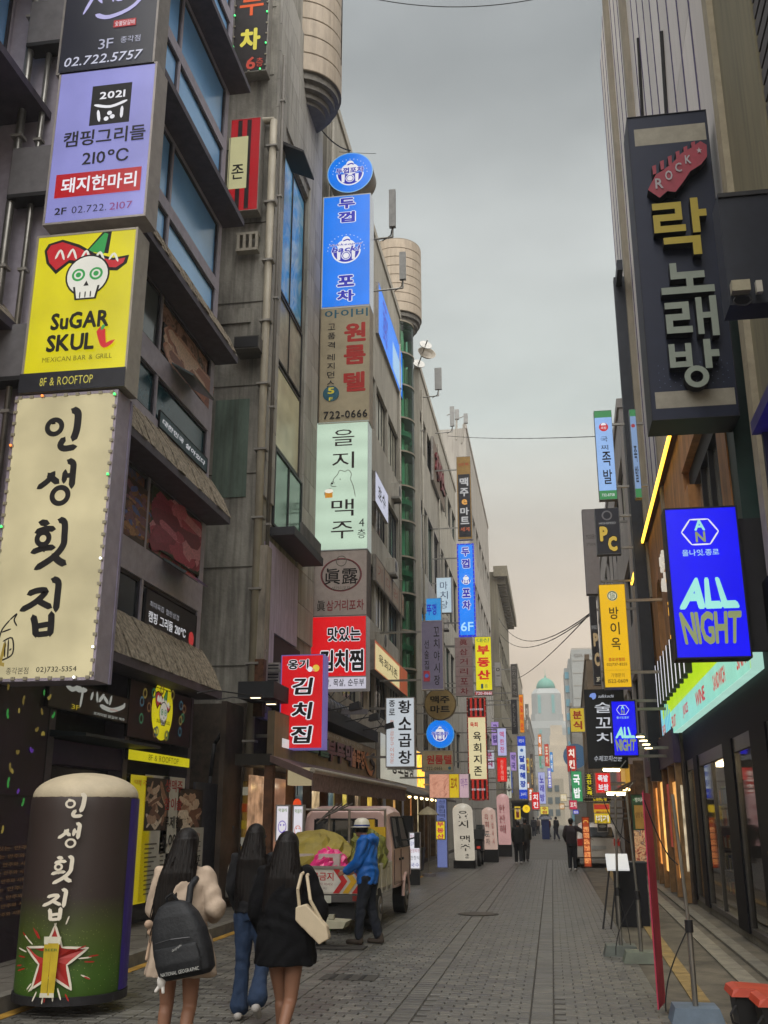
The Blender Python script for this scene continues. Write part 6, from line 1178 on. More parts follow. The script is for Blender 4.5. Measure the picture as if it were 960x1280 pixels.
# dark kiosk and round lamp further on
t = thing('dark_kiosk', 'dark standing sign box with a pale round mark farther up on the left', 'sign', (-1.75, 62, 0)); MB().box(-.55, .4, 0, .8, 0, 2.5).build('box', mat('2c2a2e', .5), t); MB().cyl((-.1, -.01, 1.5), (-.1, 0, 1.5), .22, n=20).build('mark', mat('a09c98', .6), t); MB().box(-.6, .45, -.1, .9, 2.5, 2.62).build('roof', mat('4a4848', .5), t)
round_sign('yellow_round_lamp', 'small round glowing yellow sign above the walking pair', 56.0, (658, 1011), 5, em('f0c820', 1.0), mat('8a7a2a', .5), lambda s: s.text('주', .5, .5, .4, .4, em('b08a10', .8)), arm=-4.5)
t = thing('blue_booth', 'small blue booth with a pale roof in the distance on the left', 'booth', (-.55, 85, 0)); MB().box(-.3, .3, 0, .8, 0, 1.5).build('body', mat('26366a', .5), t); MB().lathe((0, .4, 1.5), [(.55, 0), (.55, .08), (.3, .4), (.05, .5)], 8).build('roof', mat('8a8d98', .6), t)
s = psign('small_menu_lightbox', 'small yellow framed menu light box behind the pair', (643, 1008), (651, 1024), .1, em('6a2a20', .8), em('d8b830', .8), Y=58.0, margin=.08); s.text('메뉴', .5, .3, .6, .3, em('e8d0a0', .9)); s.finish()
# roof antennas on the left
def antenna(label, Y, tl, br, Xw, kind=0):
    x0, z1 = atY(*tl, Y); x1, z0 = atY(*br, Y); t = thing('antenna_panel', label, 'antenna', ((x0+x1)/2, Y, z0)); w = (x1-x0)/2
    MB().box(-w, w, 0, .14, 0, z1-z0).build('panel', mat('8f8f8d', .6), t); MB().tube([(0, .1, .2), (0, .1, -.3), (Xw-(x0+x1)/2, .1, -.35)], .03, 8).build('mount', STEEL, t); MB().tube([(0, .05, 0), (-.05, .08, -.25), (-.3, .1, -.4)], .015, 6).build('cable', BLACK, t)
antenna('tall grey antenna panel right beside the round toad sign', 24.5, (486, 237), (494, 282), -4.9); antenna('second grey antenna panel in front of the far turret', 30.0, (499, 315), (507, 348), -5.6); antenna('short grey antenna panel over the sloping roof edge', 43.5, (543, 460), (552, 486), -5.4); antenna('grey antenna panel among the thin masts above the brown building', 50.0, (562, 508), (568, 532), -5.4)
t = thing('dish_antenna', 'pale dish antenna tilted on a cage mast under the far turret', 'antenna', (atY(532, 440, 42.5)[0], 42.5, atY(532, 445, 42.5)[1]))
MB().lathe((0, 0, 0), [(.02, 0), (.3, .08), (.42, .2), (.44, .2), (.3, .05), (.02, -.03)], 20).build('dish', mat('a89f90', .6), t); t.rotation_euler = (.9, .7, 0)
b = MB(); b.tube([(-.2, 0, -1), (-.2, 0, .8)], .03, 6); m_ = b.build('mast', STEEL, t)
for i in range(2): MB().lathe((-.2, 0, -.6+i*1.1), [(.26, 0), (.3, 0), (.3, .03), (.26, .03)], 14).build('hoop', STEEL, t)
for k, (px, py, dx, Yq) in enumerate(((570, 540, .25, 55), (577, 545, .9, 56))):
    x, z = atY(px, py, Yq); t = thing('roof_mast', ['straight thin mast', 'leaning forked mast'][k]+' on the roof above the ochre sign', 'mast', (x, Yq, z-.5)); MB().cyl((0, 0, 0), (dx*.3, 0, 1.9), .07, .05, n=8).build('mast', mat('9a958c', .5, .3), t); MB().cyl((dx*.3, 0, 1.8), (dx*.3-.6, 0, 1.6), .03, n=6).build('arm', STEEL, t); MB().box(dx*.3-.12, dx*.3+.12, -.1, .1, 1.3, 1.9).build('head', mat('8f8f8d', .6), t)
pipe('turret_rail', 'dark rail and cable on the right side of the near turret', [(-4.8, 22.2, 21.4), (-4.78, 22.2, 25.0)], .05, BLACK, cat='rail')
# ---- overhead wires
def wire(label, a, b_, Ya, Yb, sag, r=.012, name='overhead_wire'):
    (xa, za), (xb, zb) = atY(*a, Ya), atY(*b_, Yb); A = Vector((xa, Ya, za)); B = Vector((xb, Yb, zb)); pts = []
    for i in range(17): t_ = i/16; p = A.lerp(B, t_); p.z -= sag*4*t_*(1-t_); pts.append(tuple(p-A))
    o = MB().tube(pts, r, 5).build(name, BLACK, None, smooth=True); o.location = A; MW[o.name] = Matrix.Translation(A); tag(o, label, 'wire', 'overhead wires')
wire('sagging wire across the top of the sky', (425, -12), (700, -8), 24, 24, .55, .014); wire('straight thin wire from the ochre sign to the right frame', (560, 545), (757, 545), 48, 26, .1, .012)
wire('upper wire of the distant bundle over the street', (622, 770), (744, 762), 95, 30, 1.6, .02); wire('middle wire of the distant bundle over the street', (625, 792), (744, 764), 95, 30, 1.2, .02); wire('lowest slanting wire of the distant bundle', (640, 850), (735, 770), 100, 32, .4, .02); wire('short cable running down to the round toad sign', (400, 160), (438, 188), 23, 24, .15, .02)
wire('faint wire behind the round toad sign', (402, 188), (470, 192), 26, 26, .02, .008)
# ================ right side props
# pink banner seen almost edge on, with its bent rod stand
t = thing('pink_banner', 'narrow pink standing banner seen almost edge on at the right', 'banner', (.83, 9.85, .05))
p0 = Vector((0, 0, 0)); p1 = Vector((.10, .42, 0)); dn = Vector((.012, -.003, 0)); b = MB()
b.add([tuple(p0), tuple(p1), tuple(p1+dn), tuple(p0+dn)]+[tuple(v+Vector((0, 0, 1.82))) for v in (p0, p1, p1+dn, p0+dn)], [(0, 3, 2, 1), (4, 5, 6, 7), (0, 1, 5, 4), (1, 2, 6, 5), (2, 3, 7, 6), (3, 0, 4, 7)])
b.build('cloth', mat('a8304a', .65, var=.12), t)
b = MB(); b.add([(-.0, -.002, 1.3), (.09, .36, 1.3), (.09, .36, 1.5), (-.0, -.002, 1.5)], []); 
MB().tube([(.012, .01, 0), (.012, .01, 1.84)], .008, 6).build('edge_rod', mat('7d2438', .6), t)
def rod_stand(label, x, y_, h=1.85, base='5b6a7a', curve=.25, flip=1):
    t = thing('banner_stand', label, 'banner stand', (x, y_, 0), group='weighted banner stands')
    b = MB(); b.prism([(-.22, -.16, .0), (.22, -.16, .0), (.18, -.13, .12), (-.18, -.13, .12)], (0, .32, 0)); b.build('weight', mat(base, .55, var=.15), t)
    MB().cyl((0, 0, .1), (0, .0, .75), .024, n=10).build('lower_tube', STEEL, t); MB().cyl((0, 0, .75), (-.05*flip, 0, h), .016, n=8).build('upper_tube', STEEL, t); MB().cyl((0, 0, .7), (0, 0, .8), .035, n=10).build('joint', BLACK, t)
    MB().tube([(0, 0, .75)]+[(-curve*flip*math.sin(PI*.5*i/8), .0, .75-.68*i/8) for i in range(1, 9)], .006, 5).build('lower_rod', BLACK, t); MB().tube([(-.05*flip, 0, h-.6)]+[(-.05*flip-curve*flip*(i/8)**.6, 0, h-.6+.55*i/8) for i in range(1, 9)], .006, 5).build('upper_rod', BLACK, t); return t
rod_stand('bare pole stand on a blue grey weight at the bottom right', 1.13, 9.65, 1.85, '5b6a7a')
rod_stand('pole stand on a grey green weight behind the pink banner', .98, 13.3, 1.95, '5f665a', .3)
rod_stand('second pole stand close to the black podium', .78, 13.9, 1.95, '4f5550', .12, -1)
# black podium and sloping menu
t = thing('black_podium', 'black covered podium standing on the paving at the right', 'podium', (.95, 17.4, 0)); MB().box(0, .5, 0, .45, 0, .95).build('cloth', mat('15151b', .8), t); MB().box(-.01, .51, -.01, .46, .95, .97).build('top', mat('3a3a3e', .6), t)
t = thing('menu_lectern', 'slim folding stand with a sloping white menu board beside the podium', 'menu stand', (.95, 17.0, 0)); MB().prism([(-.14, -.16, .86), (.2, -.16, .86), (.2, .2, 1.08), (-.14, .2, 1.08)], (0, 0, .02)).build('board', em('d8d8d8', .8), t)
for x in (-.1, .02): MB().cyl((x-.15, 0, 0), (x+.02, .1, .95), .014, n=6).build('leg', BLACK, t)
s = psign('green_menu_banner', 'dark green menu banner with a tan panel of food beside the lime sign shop', (788, 993), (812, 1080), .06, mat('26422a', .6), BLACK, Y=18.0, cat='banner', margin=.01); s.text('방이옥', .6, .08, .6, .07, em('d8d8c0', .7), bold=.02); s.disc(.25, .08, .07, em('8ac890', .6), ring=.7); s.rect(.2, .16, .95, .5, mat('a8803a', .6)); s.text('설렁탕 특선', .55, .3, .6, .08, mat('5a3418', .6)); s.rect(.05, .52, .98, .98, photo('food_list', ['3a1c16', '8a3a2a', 'c09a70', '5a2a20', 'b8b0a0'], 8, emit=.1)); s.finish()
s = psign('red_menu_stand', 'red and orange standing menu board beside the reaching man', (727, 1021), (740, 1084), .3, em('c84a18', .55), mat('8a3a1a', .5), Y=34.5, cat='menu stand', margin=.03)
for i in range(6): s.rect(.08, .2+i*.125, .92, .3+i*.125, photo('menu_dishes', ['5a1c10', 'b8502a', 'd8a060', '8a2a18'], 12, emit=.25))
s.disc(.5, .12, .35, em('e8b050', .8), ring=.7, a0=0, a1=PI); s.finish()
# white car behind the man
CP = mat('cfc9bf', .3, var=.03, coat=.5)
t = thing('white_car', 'pale compact car parked facing away behind the red menu stand', 'car', (1.55, 37.2, 0))
cs = [(0, .72, .6, .35, .95), (.12, .78, .64, .3, 1.25), (.5, .8, .64, .28, 1.44), (1.6, .8, .64, .28, 1.48), (2.3, .8, .66, .28, 1.3), (2.8, .8, .74, .28, .98), (3.6, .76, .7, .3, .85), (3.75, .68, .62, .35, .7)]
def csec(y, wb, wt, z0, z1): zm = min(.88, z1-.05); return [(-wb*.95, y, z0), (-wb, y, z0+.15), (-wb, y, zm), (-wt, y, z1-.06), (-wt+.12, y, z1), (wt-.12, y, z1), (wt, y, z1-.06), (wb, y, zm), (wb, y, z0+.15), (wb*.95, y, z0)]
MB().loft([csec(*q) for q in cs]).build('body', CP, t, smooth=False)
MB().prism([(-.55, -.0, 1.0), (.55, -.0, 1.0), (.48, .12, 1.32), (-.48, .12, 1.32)], (0, -.03, .01)).build('rear_window', WG, t)
for sgn in (1, -1):
    MB().box(sgn*.62-.1, sgn*.62+.1, -.03, .05, .72, .95).build('tail_light', em('a02018', .5), t)
    for y_ in (.65, 2.95): w = MB().cyl((sgn*.66, y_, .3), (sgn*.82, y_, .3), .3, n=20).build('wheel', RUB, t); MB().cyl((sgn*.822, y_, .3), (sgn*.83, y_, .3), .18, n=14).build('rim', STEEL, w)
    MB().add([(sgn*.79, .5, .92), (sgn*.79, 2.4, .92), (sgn*.67, 2.0, 1.38), (sgn*.67, .6, 1.38)], [(0, 1, 2, 3)]).build('side_window', WG, t, fix=False)
MB().box(-.74, .74, -.06, .06, .35, .55).build('rear_bumper', CP, t); MB().box(-.25, .25, -.07, -.06, .6, .72).build('number_plate', mat('b5b5b0', .5), t)
# front room of the right shops beyond the black framed shop
s = psign('yellow_burger_board', 'yellow and red lit board with a menu picture above the pale car', (741, 1004), (764, 1030), .2, em('d8a828', .75), Y=38.0, arm=2.9, margin=.02, arms=(.5,)); s.rect(.05, .05, .95, .3, em('b8382a', .8)); s.text('햄버거', .5, .5, .7, .25, em('8a2a1a', .8), bold=.04); s.finish()
s = psign('dark_photo_board', 'dark board with a grey dish photo above the pale car', (746, 1022), (760, 1040), .1, mat('2a2826', .5), Y=36.0, margin=.02); s.disc(.5, .6, .35, mat('8a8a84', .6), ry=.14); s.finish()
SH = thing('warm_shop_row', 'row of small warm lit shop fronts on the right beyond the podium', 'shopfront', RR(1.9, 40.5, 0), R_)
MB().box(0, 9.5, .6, 1.2, 0, 3.4).build('back_wall', mat('4a3c2e', .7, var=.4, scale=2), SH)
for i in range(5): MB().box(i*2.1, i*2.1+.15, 0, .6, 0, 3.3).build('post', mat('6b5138', .6, var=.3), SH)
for i, c in enumerate(('d8a050', '8a5a30', 'e0b868', '3a3430')): MB().box(.2+i*2.1, 1.9+i*2.1, .5, .58, .5, 2.5).build('interior_glow', em(c, 1.6, .5, 3), SH)  # warm light of the shop interiors put into glowing sheets
for i, c in enumerate(('8a2a20', 'b88a30')): MB().box(.4+i*3.3, 3.2+i*3.3, -.15, 0, 2.7, 3.3).build('fascia', em(c, .9, .2), SH)
MB().prism([(0, -.4, 2.5), (0, -.4, 2.56), (0, 0, 2.72), (0, 0, 2.66)], (9.4, 0, 0)).build('awning', mat('5d5040', .7), SH)
for i in range(5): MB().cyl((1+i*1.9, -.2, 2.42), (1+i*1.9, -.2, 2.5), .06, n=10).build('downlight', em('ffd890', 6), SH)
# bins with orange lids
for k, (x, y_) in enumerate(((1.5, 9.15), (1.62, 8.72))):
    t = thing('food_waste_bin', ['farther', 'nearer'][k]+' dark bin with an orange red lid in the bottom right corner', 'bin', (x, y_, 0), group='bins with orange lids'); MB().prism([(-.11, -.13, 0), (.13, -.13, 0), (.16, -.16, .3), (-.14, -.16, .3)], (0, .3, 0)).build('body', mat('1e1e20', .6), t)
    MB().prism([(-.17, -.19, .3), (.2, -.19, .3), (.18, -.17, .345), (-.1, -.17, .36), (-.15, -.17, .345)], (0, .38, 0)).build('lid', mat('a83a22', .5, var=.12), t); MB().tube([(-.14, -.17, .24), (-.19, -.2, .18), (-.18, -.2, .12), (-.13, -.17, .1)], .01, 6).build('handle', BLACK, t)
# ================================================================ PEOPLE
TMP = bpy.data.scenes.new('scratch')
def V3(*a): return Vector(a)
def capsule(b, p0, r0, p1, r1, n=12):
    a = Vector(p0); c = Vector(p1); d = c-a
    if d.length < 1e-5: return b.sph(p0, r0, n=n)
    q = d.to_track_quat('Z', 'Y'); L_ = d.length; rings = []
    for k in range(4): t_ = -PI/2+PI/2*(k+.4)/4.0; rings.append((r0*math.cos(t_), r0*math.sin(t_)))
    rings.append((r0, 0)); rings.append((r1, L_))
    for k in range(4): t_ = PI/2*(k+1)/4.4; rings.append((r1*math.cos(t_), L_+r1*math.sin(t_)))
    return b.loft([[tuple(a+q@Vector((r*math.cos(2*PI*i/n), r*math.sin(2*PI*i/n), z))) for i in range(n)] for r, z in rings])
def blob(name, build, m, parent, voxel=.01, smooth=4, label=None, folds=0.0):
    b = MB(); build(b); me = b.mesh('tmp', None); bm = bmesh.new(); bm.from_mesh(me); bmesh.ops.recalc_face_normals(bm, faces=bm.faces); bm.to_mesh(me); bm.free()
    o = bpy.data.objects.new('tmp', me); TMP.collection.objects.link(o)
    r = o.modifiers.new('r', 'REMESH'); r.mode = 'VOXEL'; r.voxel_size = voxel; s_ = o.modifiers.new('s', 'SMOOTH'); s_.iterations = smooth; s_.factor = .5
    vl = TMP.view_layers[0]; vl.update(); dg = vl.depsgraph; dg.update(); m2_ = bpy.data.meshes.new_from_object(o.evaluated_get(dg)); m2_.name = name
    if folds:
        nn = [v.normal.copy() for v in m2_.vertices]
        for v, q in zip(m2_.vertices, nn):
            x, y, z = v.co; w = math.sin(x*34+z*11+2.5*math.sin(z*13+y*9))*math.sin(z*21-x*15+y*17)+.6*math.sin(math.atan2(y, x)*9+z*6+math.sin(z*8))*max(0, 1.25-z)
            v.co += q*folds*w
    bpy.data.objects.remove(o); bpy.data.meshes.remove(me); m2_.materials.clear(); m2_.materials.append(m); m2_.polygons.foreach_set('use_smooth', [True]*len(m2_.polygons))
    return obj(name, m2_, parent, None, label)
def ell(z, rx, ry, cx=0, cy=0, n=28, fold=0, ph=0, kf=7): return [((rx*(1+fold*math.sin(kf*2*PI*i/n+ph)))*math.cos(2*PI*i/n)+cx, (ry*(1+fold*math.sin(kf*2*PI*i/n+ph)))*math.sin(2*PI*i/n)+cy, z) for i in range(n)]
def hand(b, w, d, side, nrm, k=1.0, curl=.35):
    d = Vector(d).normalized(); side = Vector(side); side = (side-d*side.dot(d)).normalized(); nrm = d.cross(side)*(1 if d.cross(side).dot(Vector(nrm)) > 0 else -1); w = Vector(w)
    for i in range(4):
        o = (i-1.5)*.019*k; capsule(b, w+side*o*.6, .013*k, w+d*.085*k+side*o, .011*k, 8); L_ = (.066, .075, .07, .055)[3-i]*k; p = w+d*.085*k+side*o; dd = d
        for j in range(3): dd = (dd+nrm*curl*(.5+.4*j)).normalized(); q = p+dd*L_*(.45, .32, .25)[j]; capsule(b, p, (.0092-.0008*j)*k, q, (.0086-.0008*j)*k, 8); p = q
    t0 = w+d*.025*k+side*.03*k; t1 = t0+(d*.6+side*.75+nrm*.3).normalized()*.04*k; t2 = t1+(d+side*.2+nrm*.3).normalized()*.03*k; capsule(b, w+side*.012*k, .014*k, t0, .012*k, 8); capsule(b, t0, .012*k, t1, .010*k, 8); capsule(b, t1, .010*k, t2, .0085*k, 8)
BASE = dict(hipL=(-.085, 0, .9), hipR=(.085, 0, .9), knL=(-.09, .02, .5), knR=(.09, .02, .5), anL=(-.09, -.02, .09), anR=(.09, -.02, .09), toL=(-.1, .13, .035), toR=(.1, .13, .035), waist=(0, 0, 1.06), chest=(0, 0, 1.27), neck=(0, -.01, 1.46), head=(0, .02, 1.595),
            shL=(-.165, -.01, 1.40), shR=(.165, -.01, 1.40), elL=(-.21, -.03, 1.13), elR=(.21, -.03, 1.13), wrL=(-.21, .05, .89), wrR=(.21, .05, .89), hdL=(0, .1, -1), hdR=(0, .1, -1))
SKIN = mat('86604b', .55, var=.06, spec=.4, name='skin'); HAIR, _nt, _b = _new('black_hair'); _b.inputs['Roughness'].default_value = .5; _b.inputs['Specular IOR Level'].default_value = .22
_g = _nt.nodes.new('ShaderNodeNewGeometry'); _m = _nt.nodes.new('ShaderNodeMapping'); _m.inputs['Scale'].default_value = (120, 120, 5); _n = _nt.nodes.new('ShaderNodeTexNoise'); _n.inputs['Scale'].default_value = 1; _n.inputs['Detail'].default_value = 4
_nt.links.new(_g.outputs['Position'], _m.inputs[0]); _nt.links.new(_m.outputs[0], _n.inputs['Vector']); _r = _nt.nodes.new('ShaderNodeValToRGB'); ramp(_r, [(.35, (.0015, .001, .001, 1)), (.65, (.008, .005, .004, 1))]); _nt.links.new(_n.outputs[0], _r.inputs[0]); _nt.links.new(_r.outputs[0], _b.inputs['Base Color'])
_u = _nt.nodes.new('ShaderNodeBump'); _u.inputs['Strength'].default_value = .7; _u.inputs['Distance'].default_value = .006; _nt.links.new(_n.outputs[0], _u.inputs['Height']); _nt.links.new(_u.outputs[0], _b.inputs['Normal'])
def body(root, P, voxel=.009, build=1.0, fingers=True, skin=None, turn=0.0):
    J = dict(BASE); J.update(P)
    def f(b):
        k = build
        for s_ in 'LR':
            capsule(b, J['hip'+s_], .085*k, J['kn'+s_], .052*k); capsule(b, J['kn'+s_], .052*k, J['an'+s_], .034*k)
            kn, an = Vector(J['kn'+s_]), Vector(J['an'+s_]); capsule(b, kn.lerp(an, .15)+V3(0, -.015, 0), .05*k, kn.lerp(an, .5)+V3(0, -.012, 0), .043*k)
            capsule(b, Vector(J['an'+s_])+V3(0, -.025, -.035), .03, J['to'+s_], .022)
            capsule(b, J['sh'+s_], .05*k, J['el'+s_], .037*k); capsule(b, J['el'+s_], .037*k, J['wr'+s_], .024*k)
            sg = -1 if s_ == 'L' else 1
            if fingers: hand(b, J['wr'+s_], J['hd'+s_], (-sg*.2, 1, .0), (-sg, 0, .0))
            else: capsule(b, J['wr'+s_], .024, Vector(J['wr'+s_])+Vector(J['hd'+s_]).normalized()*.13, .02)
        b.loft([ell(.86, .13*k, .09*k), ell(.95, .165*k, .115*k), ell(J['waist'][2], .125*k, .095*k, *J['waist'][:2]), ell(J['chest'][2], .155*k, .11*k, *J['chest'][:2]), ell(1.41, .15*k, .075*k, J['chest'][0], J['chest'][1]-.01), ell(1.455, .07, .06, *J['neck'][:2])])
        capsule(b, J['neck'], .052, J['head'], .05); h = Vector(J['head']); ct, st_ = math.cos(turn), math.sin(turn)
        rot = lambda v: h+Vector((v[0]*ct-v[1]*st_, v[0]*st_+v[1]*ct, v[2]))
        hb = MB(lambda x, y, z: tuple(rot((x, y, z)))); hb.sph((0, 0, .03), .075, .094, .095, n=20, m=14); hb.sph((0, .018, -.045), .058, .07, .062, n=16, m=10); hb.sph((0, .062, -.085), .026, .022, .02, n=10, m=8)
        hb.loft([[(x*.012, .085, .03), (x*.012-.001, .084, .029), (x*.01, .083, .03)] for x in (1,)]*2, caps=False) if False else None
        capsule(hb, (0, .09, .02), .008, (0, .107, -.022), .013, 8); capsule(hb, (-.02, .088, -.055), .008, (.02, .088, -.055), .008, 8); capsule(hb, (-.02, .086, -.066), .007, (.02, .086, -.066), .007, 8)
        for e in (-1, 1): hb.sph((e*.077, -.002, -.012), .01, .02, .03, n=8, m=8); hb.sph((e*.03, .078, .035), .024, .012, .01, n=8, m=6)
        b.add(hb.v, hb.f)
    o = blob('body', f, skin or SKIN, root, voxel, 3); h = Vector(J['head']); ct, st_ = math.cos(turn), math.sin(turn)
    for e in (-1, 1): v = (e*.03, .088, .012); c = h+Vector((v[0]*ct-v[1]*st_, v[0]*st_+v[1]*ct, v[2])); MB().sph(tuple(c), .011, n=10, m=8).build('eye', mat('1d1512', .2), root, smooth=True)
    return J
def person(label, loc, rz, scale, group=None): return thing('person', label, 'person', loc, rz, group, scale)
def long_hair(root, J, zend, side=0.0, width=.12, turn=0, wave=.0):
    h = Vector(J['head'])
    def f(b):
        b.sph((h.x, h.y-.012, h.z+.035), .092, .105, .103, n=20, m=14); n = 60
        rs = []
        for i in range(16):
            t_ = i/15; z = (h.z+.06)*(1-t_)+zend*t_; w_ = .088+(width-.088)*min(1, t_*2.2)-max(0, t_-.75)*.2*width/.12; cx = h.x+side*t_**1.3; cy = h.y-.035-.075*min(1, t_*2.4); th = .085-.045*min(1, t_*2)
            rs.append([(w_*math.cos(2*PI*k/n)*(1+.025*math.sin(k*2.4+t_*3)+.012*math.sin(k*5.1))+cx+wave*math.sin(t_*7), th*math.sin(2*PI*k/n)*(1+.05*math.sin(k*2.4+t_*3))+cy, z-.03*abs(math.sin(k*1.7))*t_) for k in range(n)])
        b.loft(rs)
    o = blob('hair', f, HAIR, root, .007, 1); lk = MB(); R3_ = random.Random(int(zend*1000))
    for i in range(90):
        a = R3_.uniform(0, 2*PI); w0 = width*.95; x0 = h.x+side*.5+w0*math.cos(a)*.9; y0 = h.y-.1+.045*math.sin(a); z0 = R3_.uniform(zend+.12, h.z-.05); z1 = max(zend-.05-R3_.uniform(0, .1), z0-R3_.uniform(.18, .4)); pts = []
        t0 = (h.z+.06-z0)/(h.z+.06-zend); 
        for k in range(5): z = z0+(z1-z0)*k/4; tt = (h.z+.06-z)/(h.z+.06-zend); pts.append((h.x+side*min(1.1, max(0, tt))**1.3+w0*math.cos(a)*(1.02-.1*tt)+.01*math.sin(k*1.3+i), y0, z))
        for (p_, q_), r_ in zip(zip(pts[:-1], pts[1:]), (.004, .006, .005, .003)): lk.cyl(p_, q_, r_, r_*.8, 5, False)
    lk.build('loose_locks', HAIR, root, kind='stuff'); return o
def shoe(root, an, to, m, sole=None, hi=.0):
    def f(b):
        a = Vector(an); t_ = Vector(to); capsule(b, a+V3(0, -.02, -.03+hi), .042, a+V3(0, -.035, -.045), .042); capsule(b, a+V3(0, -.03, -.045), .04, t_+V3(0, .02, .005), .036)
    return blob('shoe', f, m, root, .008, 2)
# ---- woman in cream coat
x, _ = atY(228, 1150, 7.0); A = person('person in a cream belted coat with long dark hair and a black backpack, walking away', (x, 7.0, 0), math.radians(6), .915)
JA = body(A, dict(knL=(-.1, .07, .5), anL=(-.12, .03, .09), toL=(-.13, .18, .035), knR=(.08, .04, .5), anR=(.07, -.16, .12), toR=(.07, -.03, .04), elR=(.27, -.06, 1.17), wrR=(.2, .15, 1.1), hdR=(-.2, 1, .1), elL=(-.22, .04, 1.14), wrL=(-.08, .24, 1.1), hdL=(1, .5, .1)))
CREAM = mat('a89684', .85, var=.07, scale=5, bump=.25, name='cream_cloth')
def coat(b):
    b.loft([ell(.70, .265, .2, fold=.05), ell(.78, .255, .19, fold=.045), ell(.95, .215, .16, fold=.03), ell(1.05, .175, .135), ell(1.18, .19, .14), ell(1.33, .2, .13), ell(1.42, .17, .1), ell(1.475, .075, .07)])
    capsule(b, (-.165, 0, 1.39), .075, JA['elL'], .075); capsule(b, JA['elL'], .075, (-.12, .2, 1.11), .058)
    capsule(b, (.165, 0, 1.39), .07, (.25, -.05, 1.19), .072); capsule(b, (.255, -.05, 1.17), .08, (.22, .1, 1.11), .066)
blob('coat', coat, CREAM, A, .01, 4, folds=.009); blob('belt', lambda b: b.loft([ell(1.015, .19, .148), ell(1.06, .187, .146)]), mat('987f6c', .85), A, .01, 1)
blob('belt_bow', lambda b: (capsule(b, (-.18, -.07, 1.04), .02, (-.225, -.1, 1.055), .032), capsule(b, (-.18, -.07, 1.04), .018, (-.215, -.09, 1.0), .022), capsule(b, (-.2, -.07, 1.03), .012, (-.22, -.12, .82), .012)), mat('a08873', .85), A, .008, 2)
long_hair(A, JA, 1.06, side=-.1, width=.14)
for s_ in 'LR': shoe(A, JA['an'+s_], JA['to'+s_], mat('8d8378', .6))
# backpack: worn by her, its own thing
bx = Vector((.03, -.15, .98)); T_ = MW[A.name]
BP = thing('backpack', 'black backpack with small white lettering hanging on the cream coat', 'backpack', tuple(T_@Vector((.115, -.14, .72))), math.radians(-4)); BP.rotation_euler = (0, -.2, math.radians(-4)); NY = mat('14161a', .65, var=.15, scale=8, bump=.2)
def pack(b):
    f = lambda z, w_, d_, cx=0: [(cx+w_*(abs(math.cos(a))**.6)*(1 if math.cos(a) > 0 else -1), -.09+d_*(abs(math.sin(a))**.6)*(1 if math.sin(a) > 0 else -1), z) for a in [2*PI*i/28 for i in range(28)]]
    b.loft([f(0, .15, .07, .02), f(.03, .185, .095, .02), f(.16, .192, .105, .01), f(.28, .18, .1), f(.38, .15, .085, -.01), f(.45, .1, .06, -.015), f(.475, .04, .03, -.015)])
blob('bag', pack, NY, BP, .008, 3)
blob('front_pocket', lambda b: b.loft([[(x_*1.0, -.185+.0*z, z) for x_, z in ()] or ell(.03, .15, .03, .015, -.185), ell(.1, .16, .04, .012, -.19), ell(.2, .15, .03, .005, -.185)]), NY, BP, .008, 2)
MB().tube([(-.12, -.215, .235), (.0, -.235, .245), (.12, -.21, .235)], .005, 6).build('zip', mat('3a3a3c', .4, .5), BP)
s = Sign('x', '', '', 0, 0, .3, .03, 0, None, None, root=BP); s.w, s.h = .26, .022; s.wrap = None; s.text('NATIONAL GEOGRAPHIC', .5, .5, 1, 1, mat('b0b0ac', .6))
for b in s.ls.values(): b.v = [(x_-.1, y-.222+((x_-.1)/.2)**2*.02, z+.035) for x_, y, z in b.v]
s.finish(); s = Sign('x', '', '', 0, 0, .1, .03, 0, None, None, root=BP); s.w, s.h = .07, .018; s.text('Geographic', .5, .5, 1, 1, mat('b0b0ac', .6), shear=.2)
for b in s.ls.values(): b.v = [(x_+.0, y-.228, z+.165+(x_)*.4) for x_, y, z in b.v]
s.finish()
for sx_ in (1,): blob('strap', lambda b: [capsule(b, p, .022, q, .022, 8) for p, q in zip(pts_[:-1], pts_[1:])] if False else [capsule(b, p, .024, q, .024, 8) for p, q in zip([(sx_*.07, -.06, .42), (sx_*.09, -.03, .54), (sx_*.10, .05, .585)], [(sx_*.09, -.03, .54), (sx_*.10, .05, .585), (sx_*.11, .16, .5)])], NY, BP, .009, 2)
MB().tube([(-.05, -.1, .45), (-.05, -.12, .5), (.0, -.13, .52), (.03, -.11, .46)], .009, 6).build('grab_loop', NY, BP)
CHM = thing('bag_charm', 'small fluffy white toy hanging from the bottom corner of the backpack', 'charm', tuple(T_@Vector((-.06, -.27, .7)))); 
blob('toy', lambda b: (b.sph((0, 0, 0), .03, .028, .045, 10, 8), b.sph((.01, -.005, .055), .028, .026, .026, 10, 8), b.sph((-.012, 0, .085), .01, .01, .016, 8, 6), b.sph((.03, 0, .083), .01, .01, .016, 8, 6), capsule(b, (-.01, 0, -.03), .013, (-.03, -.01, -.06), .012, 8), capsule(b, (.012, 0, -.03), .013, (.02, -.01, -.065), .012, 8)), mat('c4c0ba', .9, var=.06), CHM, .006, 1)
